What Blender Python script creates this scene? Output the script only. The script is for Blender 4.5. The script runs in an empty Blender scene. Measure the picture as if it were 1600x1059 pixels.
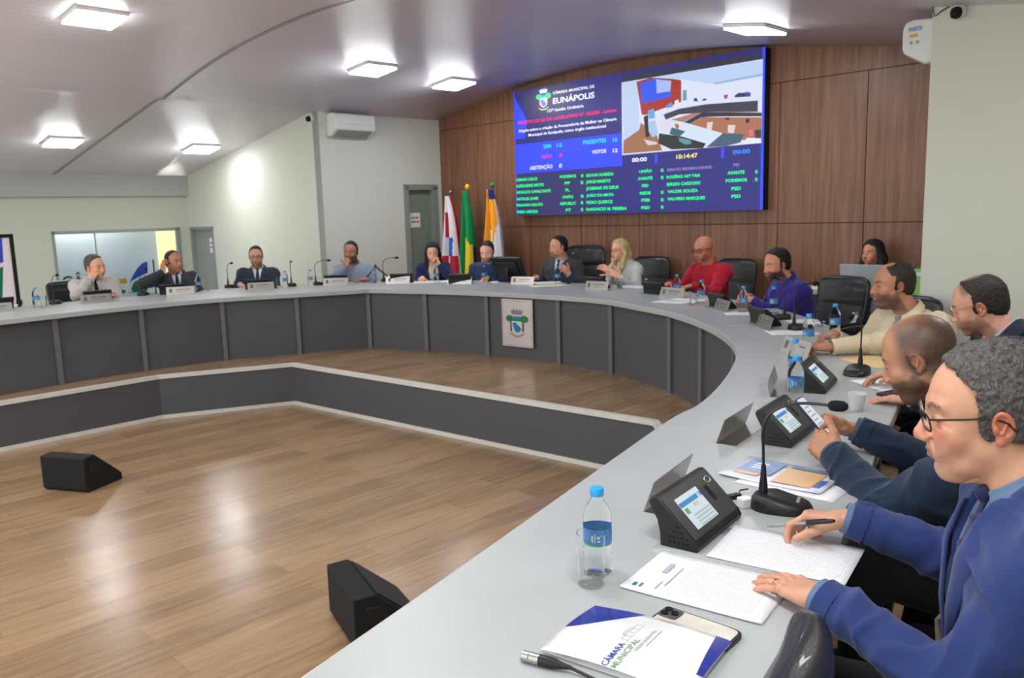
import bpy, math, random
import numpy as np
from mathutils import Matrix, Vector

# ---------------------------------------------------------------- camera, light, exposure
SC = bpy.context.scene
COL = SC.collection
PI = math.pi
EYE = np.array([0.0, 0.0, 1.56])
F_PX = 1280.0
PITCH = math.atan(196.5 / F_PX)
ROLL = 0.029
cp, sp, cr, sr = math.cos(PITCH), math.sin(PITCH), math.cos(ROLL), math.sin(ROLL)
fwd = np.array([0, cp, -sp]); up0 = np.array([0, sp, cp]); rt0 = np.array([1.0, 0, 0])
c_right = rt0 * cr - up0 * sr
c_up = rt0 * sr + up0 * cr
cam_data = bpy.data.cameras.new('camera'); cam = bpy.data.objects.new('camera', cam_data); COL.objects.link(cam)
mw = Matrix.Identity(4)
for i in range(3):
    mw[i][0], mw[i][1], mw[i][2], mw[i][3] = c_right[i], c_up[i], -fwd[i], EYE[i]
cam.matrix_world = mw
cam_data.sensor_width = 36.0
cam_data.lens = 36.0 * F_PX / 1600.0
cam_data.clip_start = 0.05
cam_data.dof.use_dof = True
cam_data.dof.focus_distance = 1.75
cam_data.dof.aperture_fstop = 10.0
SC.camera = cam
world = bpy.data.worlds.new('world'); SC.world = world; world.use_nodes = True
world.node_tree.nodes['Background'].inputs[0].default_value = (0.95, 0.97, 0.94, 1)
world.node_tree.nodes['Background'].inputs[1].default_value = 1.9
SC.view_settings.view_transform = 'Standard'
SC.view_settings.look = 'None'
SC.view_settings.exposure = 0.22
SC.view_settings.gamma = 1.0
LAMP_POWER = 36.0

# ---------------------------------------------------------------- helpers
AX = (0.7027, -0.7115); NX = (0.7115, 0.7027)        # the room's two plan directions
ROT = math.atan2(AX[1], AX[0])
def pw(s, c): return (AX[0]*s + NX[0]*c, AX[1]*s + NX[1]*c)
FLOOR = 0.12; PIT = -0.30; HALL = -0.55; TOP = 0.78
def vault(s):
    if s < -9.5: return 2.983 + .157*(s+9.5)
    if s < -3.3: return 3.29 - .032*(s+6.2)**2
    return 3.021 - .15*(s+3.3)

def tag(o, label=None, cat=None, group=None, kind=None):
    if label: o['label'] = label
    if cat: o['category'] = cat
    if group: o['group'] = group
    if kind: o['kind'] = kind
    return o
def empty(name, loc=(0, 0, 0), rz=0.0, label=None, cat=None, group=None):
    o = bpy.data.objects.new(name, None); COL.objects.link(o)
    o.empty_display_size = .1
    o.location = loc; o.rotation_euler = (0, 0, rz)
    return tag(o, label, cat, group)
def dup(root, loc=None, rz=None, label=None, group=None):
    r = root.copy(); COL.objects.link(r)
    if loc is not None: r.location = loc
    if rz is not None: r.rotation_euler = (0, 0, rz)
    if label: r['label'] = label
    if group: r['group'] = group
    for ch in list(root.children):
        c = ch.copy(); COL.objects.link(c); c.parent = r
        for g in list(ch.children):
            d = g.copy(); COL.objects.link(d); d.parent = c
    return r

class MB:
    """collects faces, then links them as one mesh object"""
    def __init__(s): s.v = []; s.f = []; s.m = []; s.X = Matrix.Identity(4); s.mi = 0
    def at(s, loc=(0, 0, 0), rz=0.0, rx=0.0, ry=0.0, M=None):
        s.X = M if M is not None else Matrix.Translation(loc) @ Matrix.Rotation(rz, 4, 'Z') @ Matrix.Rotation(ry, 4, 'Y') @ Matrix.Rotation(rx, 4, 'X')
        return s
    def mat(s, i): s.mi = i; return s
    def add(s, vs, fs):
        n = len(s.v)
        for v in vs:
            q = s.X @ Vector(v); s.v.append((q.x, q.y, q.z))
        for f in fs: s.f.append([n+i for i in f]); s.m.append(s.mi)
        return s
    def box(s, a, b):
        x0, y0, z0 = a; x1, y1, z1 = b
        return s.add([(x0,y0,z0),(x1,y0,z0),(x1,y1,z0),(x0,y1,z0),(x0,y0,z1),(x1,y0,z1),(x1,y1,z1),(x0,y1,z1)],
                     [(3,2,1,0),(4,5,6,7),(0,1,5,4),(1,2,6,5),(2,3,7,6),(3,0,4,7)])
    def prism(s, poly, z0, z1):
        n = len(poly)
        ar = sum(poly[i][0]*poly[(i+1)%n][1]-poly[(i+1)%n][0]*poly[i][1] for i in range(n))
        if ar < 0: poly = poly[::-1]
        vs = [(x, y, z0) for x, y in poly] + [(x, y, z1) for x, y in poly]
        fs = [list(range(n))[::-1], list(range(n, 2*n))] + [(i, (i+1)%n, n+(i+1)%n, n+i) for i in range(n)]
        return s.add(vs, fs)
    def poly(s, pts): return s.add(pts, [list(range(len(pts)))])
    def lathe(s, prof, n=24, cap=True):
        vs = []; fs = []
        for r, z in prof:
            for i in range(n):
                a = 2*PI*i/n; vs.append((r*math.cos(a), r*math.sin(a), z))
        k = len(prof)
        for j in range(k-1):
            for i in range(n):
                fs.append((j*n+i, j*n+(i+1)%n, (j+1)*n+(i+1)%n, (j+1)*n+i))
        if cap: fs += [list(range(n))[::-1], list(range((k-1)*n, k*n))]
        return s.add(vs, fs)
    def tube(s, path, r, n=8, closed=False, cap=True):
        P = [Vector(p) for p in path]; m = len(P)
        rs = r if isinstance(r, (list, tuple)) else [r]*m
        vs = []; fs = []; ref = None
        for i in range(m):
            if closed: t = P[(i+1) % m]-P[i-1]
            else: t = P[min(i+1, m-1)]-P[max(i-1, 0)]
            t = t.normalized() if t.length > 1e-9 else Vector((0, 0, 1))
            if ref is None:
                ref = t.orthogonal().normalized()
            ref = (ref - t*ref.dot(t))
            ref = ref.normalized() if ref.length > 1e-6 else t.orthogonal().normalized()
            b = t.cross(ref)
            for k in range(n):
                a = 2*PI*k/n
                q = P[i]+(ref*math.cos(a)+b*math.sin(a))*rs[i]
                vs.append((q.x, q.y, q.z))
        for i in range(m if closed else m-1):
            j = (i+1) % m
            for k in range(n):
                fs.append((i*n+k, i*n+(k+1) % n, j*n+(k+1) % n, j*n+k))
        if not closed and cap: fs += [list(range(n))[::-1], list(range((m-1)*n, m*n))]
        return s.add(vs, fs)
    def sheet(s, fn, nu, nv):
        vs = [fn(i/nu, j/nv) for j in range(nv+1) for i in range(nu+1)]
        fs = [(j*(nu+1)+i, j*(nu+1)+i+1, (j+1)*(nu+1)+i+1, (j+1)*(nu+1)+i) for j in range(nv) for i in range(nu)]
        return s.add(vs, fs)
    def build(s, name, mats, parent=None, smooth=False, bevel=0, seg=2, solid=0, sub=0, angle=35):
        me = bpy.data.meshes.new(name); me.from_pydata(s.v, [], s.f)
        mats = mats if isinstance(mats, (list, tuple)) else [mats]
        for m in mats: me.materials.append(m)
        for p, i in zip(me.polygons, s.m): p.material_index = min(i, len(mats)-1)
        if smooth:
            for p in me.polygons: p.use_smooth = True
            me.set_sharp_from_angle(angle=math.radians(angle))
        me.update()
        o = bpy.data.objects.new(name, me); COL.objects.link(o)
        if parent is not None: o.parent = parent
        if solid:
            md = o.modifiers.new('solid', 'SOLIDIFY'); md.thickness = solid; md.offset = 0
        if bevel:
            md = o.modifiers.new('bevel', 'BEVEL'); md.width = bevel; md.segments = seg; md.limit_method = 'ANGLE'; md.angle_limit = math.radians(40)
            for p in me.polygons: p.use_smooth = True
            me.set_sharp_from_angle(angle=math.radians(30))
            md.harden_normals = False
        if sub:
            md = o.modifiers.new('sub', 'SUBSURF'); md.levels = sub; md.render_levels = sub
        return o

# ---------------------------------------------------------------- materials
def srgb(r, g, b):
    f = lambda c: (c/255)/12.92 if c/255 <= .04045 else ((c/255+.055)/1.055)**2.4
    return (f(r), f(g), f(b), 1)
MATS = {}
def mat(name, col, rough=.5, metal=0.0, var=.06, scale=8.0, bump=0.0, bscale=60.0, spec=.5, sheen=0.0, coat=0.0, stretch=(1, 1, 1), emit=0.0, trans=0.0, ior=1.45, sss=0.0, alpha=1.0):
    if name in MATS: return MATS[name]
    m = bpy.data.materials.new(name); m.use_nodes = True; MATS[name] = m
    nt = m.node_tree; b = nt.nodes['Principled BSDF']; L = nt.links.new
    c = srgb(*col)
    b.inputs['Roughness'].default_value = rough; b.inputs['Metallic'].default_value = metal
    b.inputs['Specular IOR Level'].default_value = spec
    b.inputs['Sheen Weight'].default_value = sheen; b.inputs['Coat Weight'].default_value = coat
    b.inputs['Transmission Weight'].default_value = trans; b.inputs['IOR'].default_value = ior
    b.inputs['Alpha'].default_value = alpha
    if sss: b.inputs['Subsurface Weight'].default_value = sss; b.inputs['Subsurface Radius'].default_value = (.012, .005, .003); b.inputs['Subsurface Scale'].default_value = 1.0
    tc = nt.nodes.new('ShaderNodeTexCoord'); mp = nt.nodes.new('ShaderNodeMapping'); L(tc.outputs['Object'], mp.inputs[0]); mp.inputs['Scale'].default_value = stretch
    no = nt.nodes.new('ShaderNodeTexNoise'); no.inputs['Scale'].default_value = scale; no.inputs['Detail'].default_value = 4; L(mp.outputs[0], no.inputs[0])
    mr = nt.nodes.new('ShaderNodeMapRange'); L(no.outputs[0], mr.inputs[0]); mr.inputs[3].default_value = 1-var*2; mr.inputs[4].default_value = 1+var*2
    vm = nt.nodes.new('ShaderNodeVectorMath'); vm.operation = 'SCALE'; vm.inputs[0].default_value = c[:3]; L(mr.outputs[0], vm.inputs['Scale'])
    L(vm.outputs[0], b.inputs['Base Color'])
    if emit:
        b.inputs['Emission Color'].default_value = c; b.inputs['Emission Strength'].default_value = emit
    if bump:
        n2 = nt.nodes.new('ShaderNodeTexNoise'); n2.inputs['Scale'].default_value = bscale; n2.inputs['Detail'].default_value = 3; L(mp.outputs[0], n2.inputs[0])
        bp = nt.nodes.new('ShaderNodeBump'); bp.inputs['Strength'].default_value = bump; bp.inputs['Distance'].default_value = .01
        L(n2.outputs[0], bp.inputs['Height']); L(bp.outputs[0], b.inputs['Normal'])
    return m
def emat(name, col, s=1.0):
    m = mat(name, col, rough=.4, var=0.0, emit=s); b = m.node_tree.nodes['Principled BSDF']
    if name.startswith(('screen_', 'video_', 'terminal_', 'phone_')):          # a dark panel that only glows
        for l in list(b.inputs['Base Color'].links): m.node_tree.links.remove(l)
        b.inputs['Base Color'].default_value = (.01, .01, .012, 1)
    return m

def planks(name, c_dark, c_light, along, width, length, rough, gap=.004, bumpy=.0):
    """wood boards: a brick pattern whose rows run along the given plan direction"""
    m = bpy.data.materials.new(name); m.use_nodes = True; nt = m.node_tree; b = nt.nodes['Principled BSDF']; L = nt.links.new
    ge = nt.nodes.new('ShaderNodeNewGeometry'); mp = nt.nodes.new('ShaderNodeMapping')
    mp.inputs['Rotation'].default_value = (0, 0, -along); L(ge.outputs['Position'], mp.inputs[0])
    br = nt.nodes.new('ShaderNodeTexBrick'); L(mp.outputs[0], br.inputs[0]); br.offset = .37
    br.inputs['Scale'].default_value = 1; br.inputs['Brick Width'].default_value = length; br.inputs['Row Height'].default_value = width
    br.inputs['Mortar Size'].default_value = gap; br.inputs['Mortar Smooth'].default_value = .3
    br.inputs['Color1'].default_value = (.25, .25, .25, 1); br.inputs['Color2'].default_value = (.8, .8, .8, 1); br.inputs['Mortar'].default_value = (.2, .2, .2, 1)
    ms = nt.nodes.new('ShaderNodeMapping'); ms.inputs['Scale'].default_value = (1.2, 14, 1); L(mp.outputs[0], ms.inputs[0])
    n1 = nt.nodes.new('ShaderNodeTexNoise'); n1.inputs['Scale'].default_value = 2.2; n1.inputs['Detail'].default_value = 8; n1.inputs['Roughness'].default_value = .65; L(ms.outputs[0], n1.inputs[0])
    mx = nt.nodes.new('ShaderNodeMix'); mx.data_type = 'RGBA'; mx.inputs[0].default_value = .72
    L(br.outputs['Color'], mx.inputs[6]); L(n1.outputs['Color'], mx.inputs[7])
    bw = nt.nodes.new('ShaderNodeRGBToBW'); L(mx.outputs[2], bw.inputs[0])
    cr_ = nt.nodes.new('ShaderNodeValToRGB'); cr_.color_ramp.elements[0].position = .3; cr_.color_ramp.elements[1].position = .7
    cr_.color_ramp.elements[0].color = srgb(*c_dark); cr_.color_ramp.elements[1].color = srgb(*c_light); L(bw.outputs[0], cr_.inputs[0])
    L(cr_.outputs[0], b.inputs['Base Color'])
    n2 = nt.nodes.new('ShaderNodeTexNoise'); n2.inputs['Scale'].default_value = 1.9; n2.inputs['Detail'].default_value = 5; L(ge.outputs['Position'], n2.inputs[0])
    mr = nt.nodes.new('ShaderNodeMapRange'); L(n2.outputs[0], mr.inputs[0]); mr.inputs[3].default_value = rough-.09; mr.inputs[4].default_value = rough+.10
    L(mr.outputs[0], b.inputs['Roughness'])
    bp = nt.nodes.new('ShaderNodeBump'); bp.inputs['Strength'].default_value = .25; bp.inputs['Distance'].default_value = .002
    n3 = nt.nodes.new('ShaderNodeTexNoise'); n3.inputs['Scale'].default_value = 9; n3.inputs['Detail'].default_value = 6; L(ms.outputs[0], n3.inputs[0])
    bp2 = nt.nodes.new('ShaderNodeBump'); bp2.inputs['Strength'].default_value = .3; bp2.inputs['Distance'].default_value = .0025
    n4 = nt.nodes.new('ShaderNodeTexNoise'); n4.inputs['Scale'].default_value = 3.0; n4.inputs['Detail'].default_value = 2; L(ge.outputs['Position'], n4.inputs[0])
    L(n3.outputs[0], bp.inputs['Height']); L(n4.outputs[0], bp2.inputs['Height']); L(bp2.outputs[0], bp.inputs['Normal']); L(bp.outputs[0], b.inputs['Normal'])
    return m

def grooved(name, col, pitch, rough):
    """glossy ceiling boards: thin grooves every pitch across the room's width"""
    m = mat(name, col, rough=rough, var=.02, scale=1.5); nt = m.node_tree; b = nt.nodes['Principled BSDF']; L = nt.links.new
    tc = nt.nodes.new('ShaderNodeTexCoord'); se = nt.nodes.new('ShaderNodeSeparateXYZ'); L(tc.outputs['Object'], se.inputs[0])
    dv = nt.nodes.new('ShaderNodeMath'); dv.operation = 'DIVIDE'; L(se.outputs[0], dv.inputs[0]); dv.inputs[1].default_value = pitch
    fr = nt.nodes.new('ShaderNodeMath'); fr.operation = 'FRACT'; L(dv.outputs[0], fr.inputs[0])
    ra = nt.nodes.new('ShaderNodeValToRGB'); L(fr.outputs[0], ra.inputs[0])
    e = ra.color_ramp.elements; e[0].position = 0; e[0].color = (0, 0, 0, 1); e[1].position = .09; e[1].color = (1, 1, 1, 1)
    e2 = ra.color_ramp.elements.new(.93); e2.color = (1, 1, 1, 1); e3 = ra.color_ramp.elements.new(1.0); e3.color = (0, 0, 0, 1)
    bp = nt.nodes.new('ShaderNodeBump'); bp.inputs['Strength'].default_value = .8; bp.inputs['Distance'].default_value = .005
    L(ra.outputs[0], bp.inputs['Height']); L(bp.outputs[0], b.inputs['Normal'])
    return m

def wood_panel(name):
    m = bpy.data.materials.new(name); m.use_nodes = True; nt = m.node_tree; b = nt.nodes['Principled BSDF']; L = nt.links.new
    tc = nt.nodes.new('ShaderNodeTexCoord'); mp = nt.nodes.new('ShaderNodeMapping'); mp.inputs['Scale'].default_value = (14, 3, .7); L(tc.outputs['Object'], mp.inputs[0])
    n1 = nt.nodes.new('ShaderNodeTexNoise'); n1.inputs['Scale'].default_value = 1.9; n1.inputs['Detail'].default_value = 9; n1.inputs['Roughness'].default_value = .6; n1.inputs['Distortion'].default_value = .6; L(mp.outputs[0], n1.inputs[0])
    cr_ = nt.nodes.new('ShaderNodeValToRGB'); L(n1.outputs[0], cr_.inputs[0])
    cr_.color_ramp.elements[0].position = .28; cr_.color_ramp.elements[0].color = srgb(100, 64, 45)
    cr_.color_ramp.elements[1].position = .72; cr_.color_ramp.elements[1].color = srgb(150, 106, 78)
    L(cr_.outputs[0], b.inputs['Base Color']); b.inputs['Roughness'].default_value = .42
    return m

M_wall = mat('painted_wall', (214, 216, 205), rough=.75, var=.015, scale=2)
M_wallL = mat('painted_wall_green', (203, 208, 192), rough=.75, var=.015, scale=2)
M_wallB = mat('painted_beam', (186, 188, 184), rough=.75, var=.015, scale=2)
M_ceil = grooved('ceiling_boards', (238, 233, 240), .10, .38)
M_floor = planks('laminate_floor', (112, 88, 62), (176, 144, 108), math.atan2(NX[1], NX[0]), .19, 1.25, .22, .0025)
M_woodwall = wood_panel('wood_wall_panels')
M_groove = mat('dark_groove', (58, 38, 28), rough=.8)
M_grey = mat('graphite_laminate', (78, 78, 82), rough=.5, var=.04, scale=5)
M_grey2 = mat('graphite_post', (98, 98, 102), rough=.45, var=.04, scale=5)
M_top = mat('stone_grey_laminate', (170, 175, 175), rough=.33, var=.05, scale=3.5, bump=.02, bscale=40)
M_trim = mat('white_trim', (205, 203, 195), rough=.5)
M_black = mat('black_plastic', (24, 25, 27), rough=.42, bump=.05, bscale=300)
M_blackm = mat('black_matt', (14, 14, 15), rough=.75)
M_chrome = mat('chrome', (200, 200, 200), rough=.15, metal=1.0, var=.01)
M_steel = mat('brushed_steel', (178, 176, 172), rough=.34, metal=1.0, var=.04, stretch=(1, 20, 1))
M_white = mat('white_plastic', (228, 230, 228), rough=.35, var=.01)
M_leather = mat('black_leather', (30, 32, 36), rough=.33, bump=.12, bscale=330, coat=.15)
M_lamp = emat('led_diffuser', (250, 252, 255), LAMP_POWER)

def obj_text(s, size=1.0, bold=.0, font=None):
    cu = bpy.data.curves.new('t', 'FONT'); cu.body = s; cu.size = size; cu.offset = bold; cu.align_x = 'LEFT'; cu.resolution_u = 3
    o = bpy.data.objects.new('t', cu); COL.objects.link(o)
    dg = bpy.context.evaluated_depsgraph_get(); dg.update()
    me = bpy.data.meshes.new_from_object(o.evaluated_get(dg))
    vs = [tuple(v.co) for v in me.vertices]; fs = [list(p.vertices) for p in me.polygons]
    bpy.data.objects.remove(o); bpy.data.curves.remove(cu); bpy.data.meshes.remove(me)
    return vs, fs
_TXT = {}
def text_into(mb, s, x0, x1, y0, y1, fn, bold=.0):
    """letters of s stretched to the box x0..x1, y0..y1; fn maps (x, y) to a 3D point"""
    key = (s, bold)
    if key not in _TXT: _TXT[key] = obj_text(s, 1.0, bold)
    vs, fs = _TXT[key]
    if not vs: return
    ax = [v[0] for v in vs]
    lo, hi = min(ax), max(ax)
    ymax = .75 if any(ch in 'ÂÁÃÇÕÉ' for ch in s) else .70
    k = (x1-x0)/max(hi-lo, 1e-6)
    mb.add([fn(x0+(v[0]-lo)*k, y0+(v[1])/ymax*(y1-y0)) for v in vs], fs)
TV_TEXT= [('CÂMARA MUNICIPAL DE', 0.81, 1.48, 1.487, 1.533, 'w'), ('EUNÁPOLIS', 0.81, 1.48, 1.372, 1.455, 'w'), ('127ª Sessão Ordinária', 0.71, 1.31, 1.28, 1.326, 'w'), ('PROJETO DE LEI DO LEGISLATIVO Nº 12/2025 - Leitura', 0.19, 1.81, 1.177, 1.227, 'r'), ('Dispõe sobre a criação da Procuradoria da Mulher na Câmara', 0.2, 1.81, 1.077, 1.123, 'w'), ('Municipal de Eunápolis, como órgão institucional', 0.37, 1.65, 1.011, 1.057, 'w'), ('SIM', 0.63, 0.76, 0.841, 0.896, 't'), ('12', 0.86, 0.95, 0.84, 0.893, 't'), ('NÃO', 0.6, 0.77, 0.718, 0.772, 'p'), ('0', 0.9, 0.95, 0.715, 0.769, 'p'), ('ABSTENÇÃO', 0.38, 0.78, 0.585, 0.645, 'y'), ('0', 0.89, 0.94, 0.583, 0.642, 'y'), ('PRESENTES', 1.29, 1.65, 0.839, 0.896, 't'), ('16', 1.75, 1.82, 0.834, 0.891, 't'), ('VOTOS', 1.43, 1.65, 0.716, 0.77, 'w'), ('12', 1.75, 1.82, 0.711, 0.764, 'w'), ('00:00', 2.03, 2.24, 0.581, 0.637, 'w'), ('10:14:47', 2.64, 2.91, 0.577, 0.634, 'y2'), ('00:00', 3.34, 3.54, 0.579, 0.632, 'b'), ('ADRIANO CARLOS', 0.12, 0.51, 0.45, 0.497, 'g'), ('ALESSANDRO MATOS', 0.12, 0.62, 0.368, 0.416, 'g'), ('ARNALDO CAVALCANTE', 0.12, 0.74, 0.287, 0.334, 'g'), ('ARTHUR DAPE', 0.12, 0.52, 0.198, 0.245, 'g'), ('FERNANDA GALVÃO', 0.12, 0.6, 0.119, 0.167, 'g'), ('FABIO ARRUDA', 0.13, 0.51, 0.029, 0.077, 'g'), ('PODEMOS', 0.9, 1.17, 0.452, 0.497, 'g'), ('PP', 0.98, 1.07, 0.37, 0.415, 'g'), ('PL', 0.99, 1.06, 0.284, 0.329, 'g'), ('UNIÃO', 0.94, 1.12, 0.201, 0.246, 'g'), ('REPUBLIC', 0.9, 1.16, 0.118, 0.164, 'g'), ('PT', 0.99, 1.08, 0.035, 0.081, 'g'), ('S', 1.25, 1.29, 0.449, 0.493, 'g'), ('S', 1.24, 1.29, 0.366, 0.411, 'g'), ('S', 1.24, 1.29, 0.2, 0.245, 'g'), ('S', 1.24, 1.28, 0.121, 0.166, 'g'), ('S', 1.24, 1.28, 0.037, 0.082, 'g'), ('GILVAN ALMEIDA', 1.33, 1.76, 0.446, 0.492, 'g'), ('JORGE MARETO', 1.33, 1.71, 0.368, 0.414, 'g'), ('JOSEMAR DE DEUS', 1.33, 1.83, 0.288, 0.334, 'g'), ('JOÃO DA MATA', 1.33, 1.76, 0.204, 0.25, 'g'), ('PEDRO QUEIROZ', 1.33, 1.74, 0.12, 0.166, 'g'), ('RANUNCIO M. PEREIRA', 1.33, 1.95, 0.036, 0.082, 'g'), ('UNIÃO', 2.13, 2.31, 0.452, 0.495, 'g'), ('AVANTE', 2.11, 2.32, 0.37, 0.414, 'g'), ('PSD', 2.17, 2.26, 0.287, 0.331, 'g'), ('REDE', 2.14, 2.29, 0.203, 0.247, 'g'), ('PSB', 2.16, 2.28, 0.123, 0.167, 'g'), ('PSD', 2.16, 2.28, 0.037, 0.081, 'g'), ('S', 2.43, 2.47, 0.449, 0.492, 'g'), ('S', 2.43, 2.47, 0.369, 0.412, 'g'), ('S', 2.43, 2.47, 0.203, 0.246, 'g'), ('S', 2.43, 2.47, 0.12, 0.163, 'g'), ('S', 2.43, 2.47, 0.038, 0.081, 'g'), ('RENATO BROMOCHENKEL', 2.52, 3.1, 0.449, 0.49, 'v'), ('ROGÉRIO ASTÓRIA', 2.51, 2.95, 0.369, 0.413, 'g'), ('SERGIO CARDOSO', 2.51, 2.95, 0.287, 0.331, 'g'), ('VALDIR SOUZA', 2.52, 2.92, 0.207, 0.251, 'g'), ('VALVIRIO MARQUES', 2.52, 3.01, 0.125, 0.169, 'g'), ('PSD', 3.35, 3.42, 0.455, 0.494, 'v'), ('AVANTE', 3.28, 3.48, 0.372, 0.416, 'g'), ('PODEMOS', 3.26, 3.51, 0.293, 0.336, 'g'), ('PSD', 3.33, 3.44, 0.207, 0.251, 'g'), ('PSD', 3.33, 3.44, 0.127, 0.171, 'g'), ('S', 3.6, 3.63, 0.369, 0.412, 'g'), ('S', 3.6, 3.63, 0.291, 0.334, 'g')]
TV_POLY={
'ceil': [(1.88, 1.52), (3.66, 1.49), (3.67, 1.33), (3.09, 1.33), (2.7, 1.43), (2.29, 1.5)] ,
'lwall': [(1.88, 1.51), (2.13, 1.48), (2.13, 0.94), (1.91, 0.84)] ,
'redwall': [(2.1, 1.48), (2.29, 1.5), (2.58, 1.45), (2.7, 1.42), (2.7, 1.19), (2.22, 1.1), (2.17, 1.11)] ,
'scr': [(2.15, 1.46), (2.36, 1.48), (2.57, 1.43), (2.56, 1.26), (2.17, 1.23)] ,
'scrv': [(2.37, 1.47), (2.57, 1.43), (2.56, 1.32), (2.38, 1.32)] ,
'door': [(2.72, 1.31), (2.77, 1.31), (2.77, 1.2), (2.72, 1.2)] ,
'rwall': [(2.7, 1.41), (3.09, 1.34), (3.67, 1.33), (3.67, 1.11), (2.76, 1.18), (2.7, 1.2)] ,
'tab': [(2.4, 1.06), (2.48, 1.11), (2.76, 1.15), (3.67, 1.12), (3.67, 1.08), (3.02, 1.13), (2.7, 1.12), (2.51, 1.08), (2.5, 1.03), (2.74, 0.97), (3.22, 0.81), (3.1, 0.72), (2.71, 0.82), (2.47, 0.96)] ,
'front': [(2.47, 1.08), (2.68, 1.12), (3.02, 1.13), (3.62, 1.1), (3.62, 0.99), (3.14, 1.04), (2.68, 1.06), (2.5, 1.02)] ,
'fl1': [(2.55, 1.01), (2.97, 1.07), (3.27, 1.03), (3.67, 0.98), (3.67, 0.95), (3.27, 1.02), (2.97, 1.05), (2.7, 0.96)] ,
'step': [(2.71, 0.96), (2.97, 1.05), (3.27, 1.02), (3.67, 0.97), (3.67, 0.94), (3.15, 0.99), (2.96, 1.0), (2.79, 0.94)] ,
'pit': [(2.79, 0.94), (2.97, 1.0), (3.67, 0.93), (3.67, 0.69), (3.46, 0.72), (3.22, 0.81)] ,
'refl1': [(3.03, 0.94), (3.1, 0.94), (3.08, 0.83), (3.02, 0.86)] ,
'refl2': [(3.28, 0.89), (3.37, 0.88), (3.35, 0.8), (3.28, 0.81)] ,
'floorl': [(1.91, 0.84), (2.13, 0.94), (2.16, 1.02), (2.38, 0.86), (2.45, 0.69), (1.9, 0.69)] ,
'dark1': [(2.41, 0.88), (2.71, 0.82), (3.02, 0.72), (2.98, 0.67), (2.58, 0.69), (2.4, 0.77)] ,
'mon': [(3.22, 0.81), (3.47, 0.78), (3.43, 0.7), (3.27, 0.66), (3.02, 0.68)] ,
'p1': [(2.26, 1.02), (2.36, 1.03), (2.4, 0.88), (2.33, 0.84), (2.27, 0.91)] ,
'p1b': [(2.2, 1.08), (2.26, 1.1), (2.28, 0.86), (2.23, 0.85)] ,
'p2': [(2.26, 1.14), (2.34, 1.16), (2.36, 1.05), (2.27, 1.05)] ,
'p3': [(2.41, 1.01), (2.55, 1.01), (2.58, 0.88), (2.43, 0.91)] ,
'p4': [(2.58, 0.93), (2.76, 0.87), (2.68, 0.82), (2.55, 0.86)] ,
'p5': [(2.62, 0.97), (2.68, 0.95), (2.67, 0.9), (2.63, 0.92)] ,
'p6': [(3.46, 0.7), (3.51, 0.74), (3.66, 0.72), (3.67, 0.67), (3.5, 0.67)] ,
'p7': [(3.59, 0.81), (3.67, 0.81), (3.67, 0.73), (3.6, 0.73)] ,
'p8': [(3.52, 0.81), (3.57, 0.82), (3.58, 0.75), (3.53, 0.75)] ,
'h1': [(2.51, 1.17), (2.58, 1.2), (2.6, 1.15), (2.52, 1.14)] ,
'h2': [(2.62, 1.21), (2.67, 1.22), (2.68, 1.14), (2.62, 1.15)] ,
'h3': [(2.87, 1.21), (2.9, 1.21), (2.92, 1.17), (2.86, 1.18)] ,
'h4': [(2.98, 1.19), (3.02, 1.19), (3.02, 1.17), (2.97, 1.17)] ,
'h5': [(3.23, 1.2), (3.28, 1.2), (3.27, 1.16), (3.24, 1.16)] ,
'h6': [(3.36, 1.18), (3.4, 1.2), (3.54, 1.19), (3.54, 1.15), (3.36, 1.16)] ,
'h7': [(3.48, 1.2), (3.51, 1.2), (3.53, 1.15), (3.49, 1.16)] ,
'sp1': [(3.24, 0.95), (3.29, 0.97), (3.3, 0.94)] ,
'sp2': [(3.49, 0.93), (3.53, 0.93), (3.53, 0.89), (3.49, 0.89)] ,
'beam': [(3.1, 1.34), (3.66, 1.36), (3.67, 1.34), (3.12, 1.32)] ,
'ch': [(2.2, 0.84), (2.24, 0.82), (2.4, 0.78), (2.38, 0.76), (2.26, 0.76)] ,
'chair2': [(2.68, 0.81), (2.83, 0.77), (2.84, 0.73), (2.76, 0.73), (2.68, 0.77)] ,
}

from mathutils.geometry import tessellate_polygon
def room(o, name=None):
    o.rotation_euler = (0, 0, ROT); o['kind'] = 'structure'; return o
S0, S1, SB, SL, SR = -9.5, -2.02, -2.66, -13.676, 1.5     # side wall, right corner, left hall wall, far right wall
CB, CM, CN = 8.0, 5.965, -3.2
# ceiling following the shallow vault
m = MB()
ns = 90
ss = [SL-.3 + (SR+.3-SL+.2)*i/ns for i in range(ns+1)]
m.add([(s, c, vault(s)) for c in (CN, CB+.1) for s in ss], [(i, ns+1+i, ns+2+i, i+1) for i in range(ns)])
o = room(m.build('ceiling', M_ceil, smooth=True, solid=.03))
m = MB()
m.add([(s, c, vault(s)-.022) for c in (3.93, 3.965) for s in ss], [(i, ns+1+i, ns+2+i, i+1) for i in range(ns)])
room(m.build('trim_1', mat('ceiling_joint', (160, 156, 160), rough=.4), smooth=True))
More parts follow.
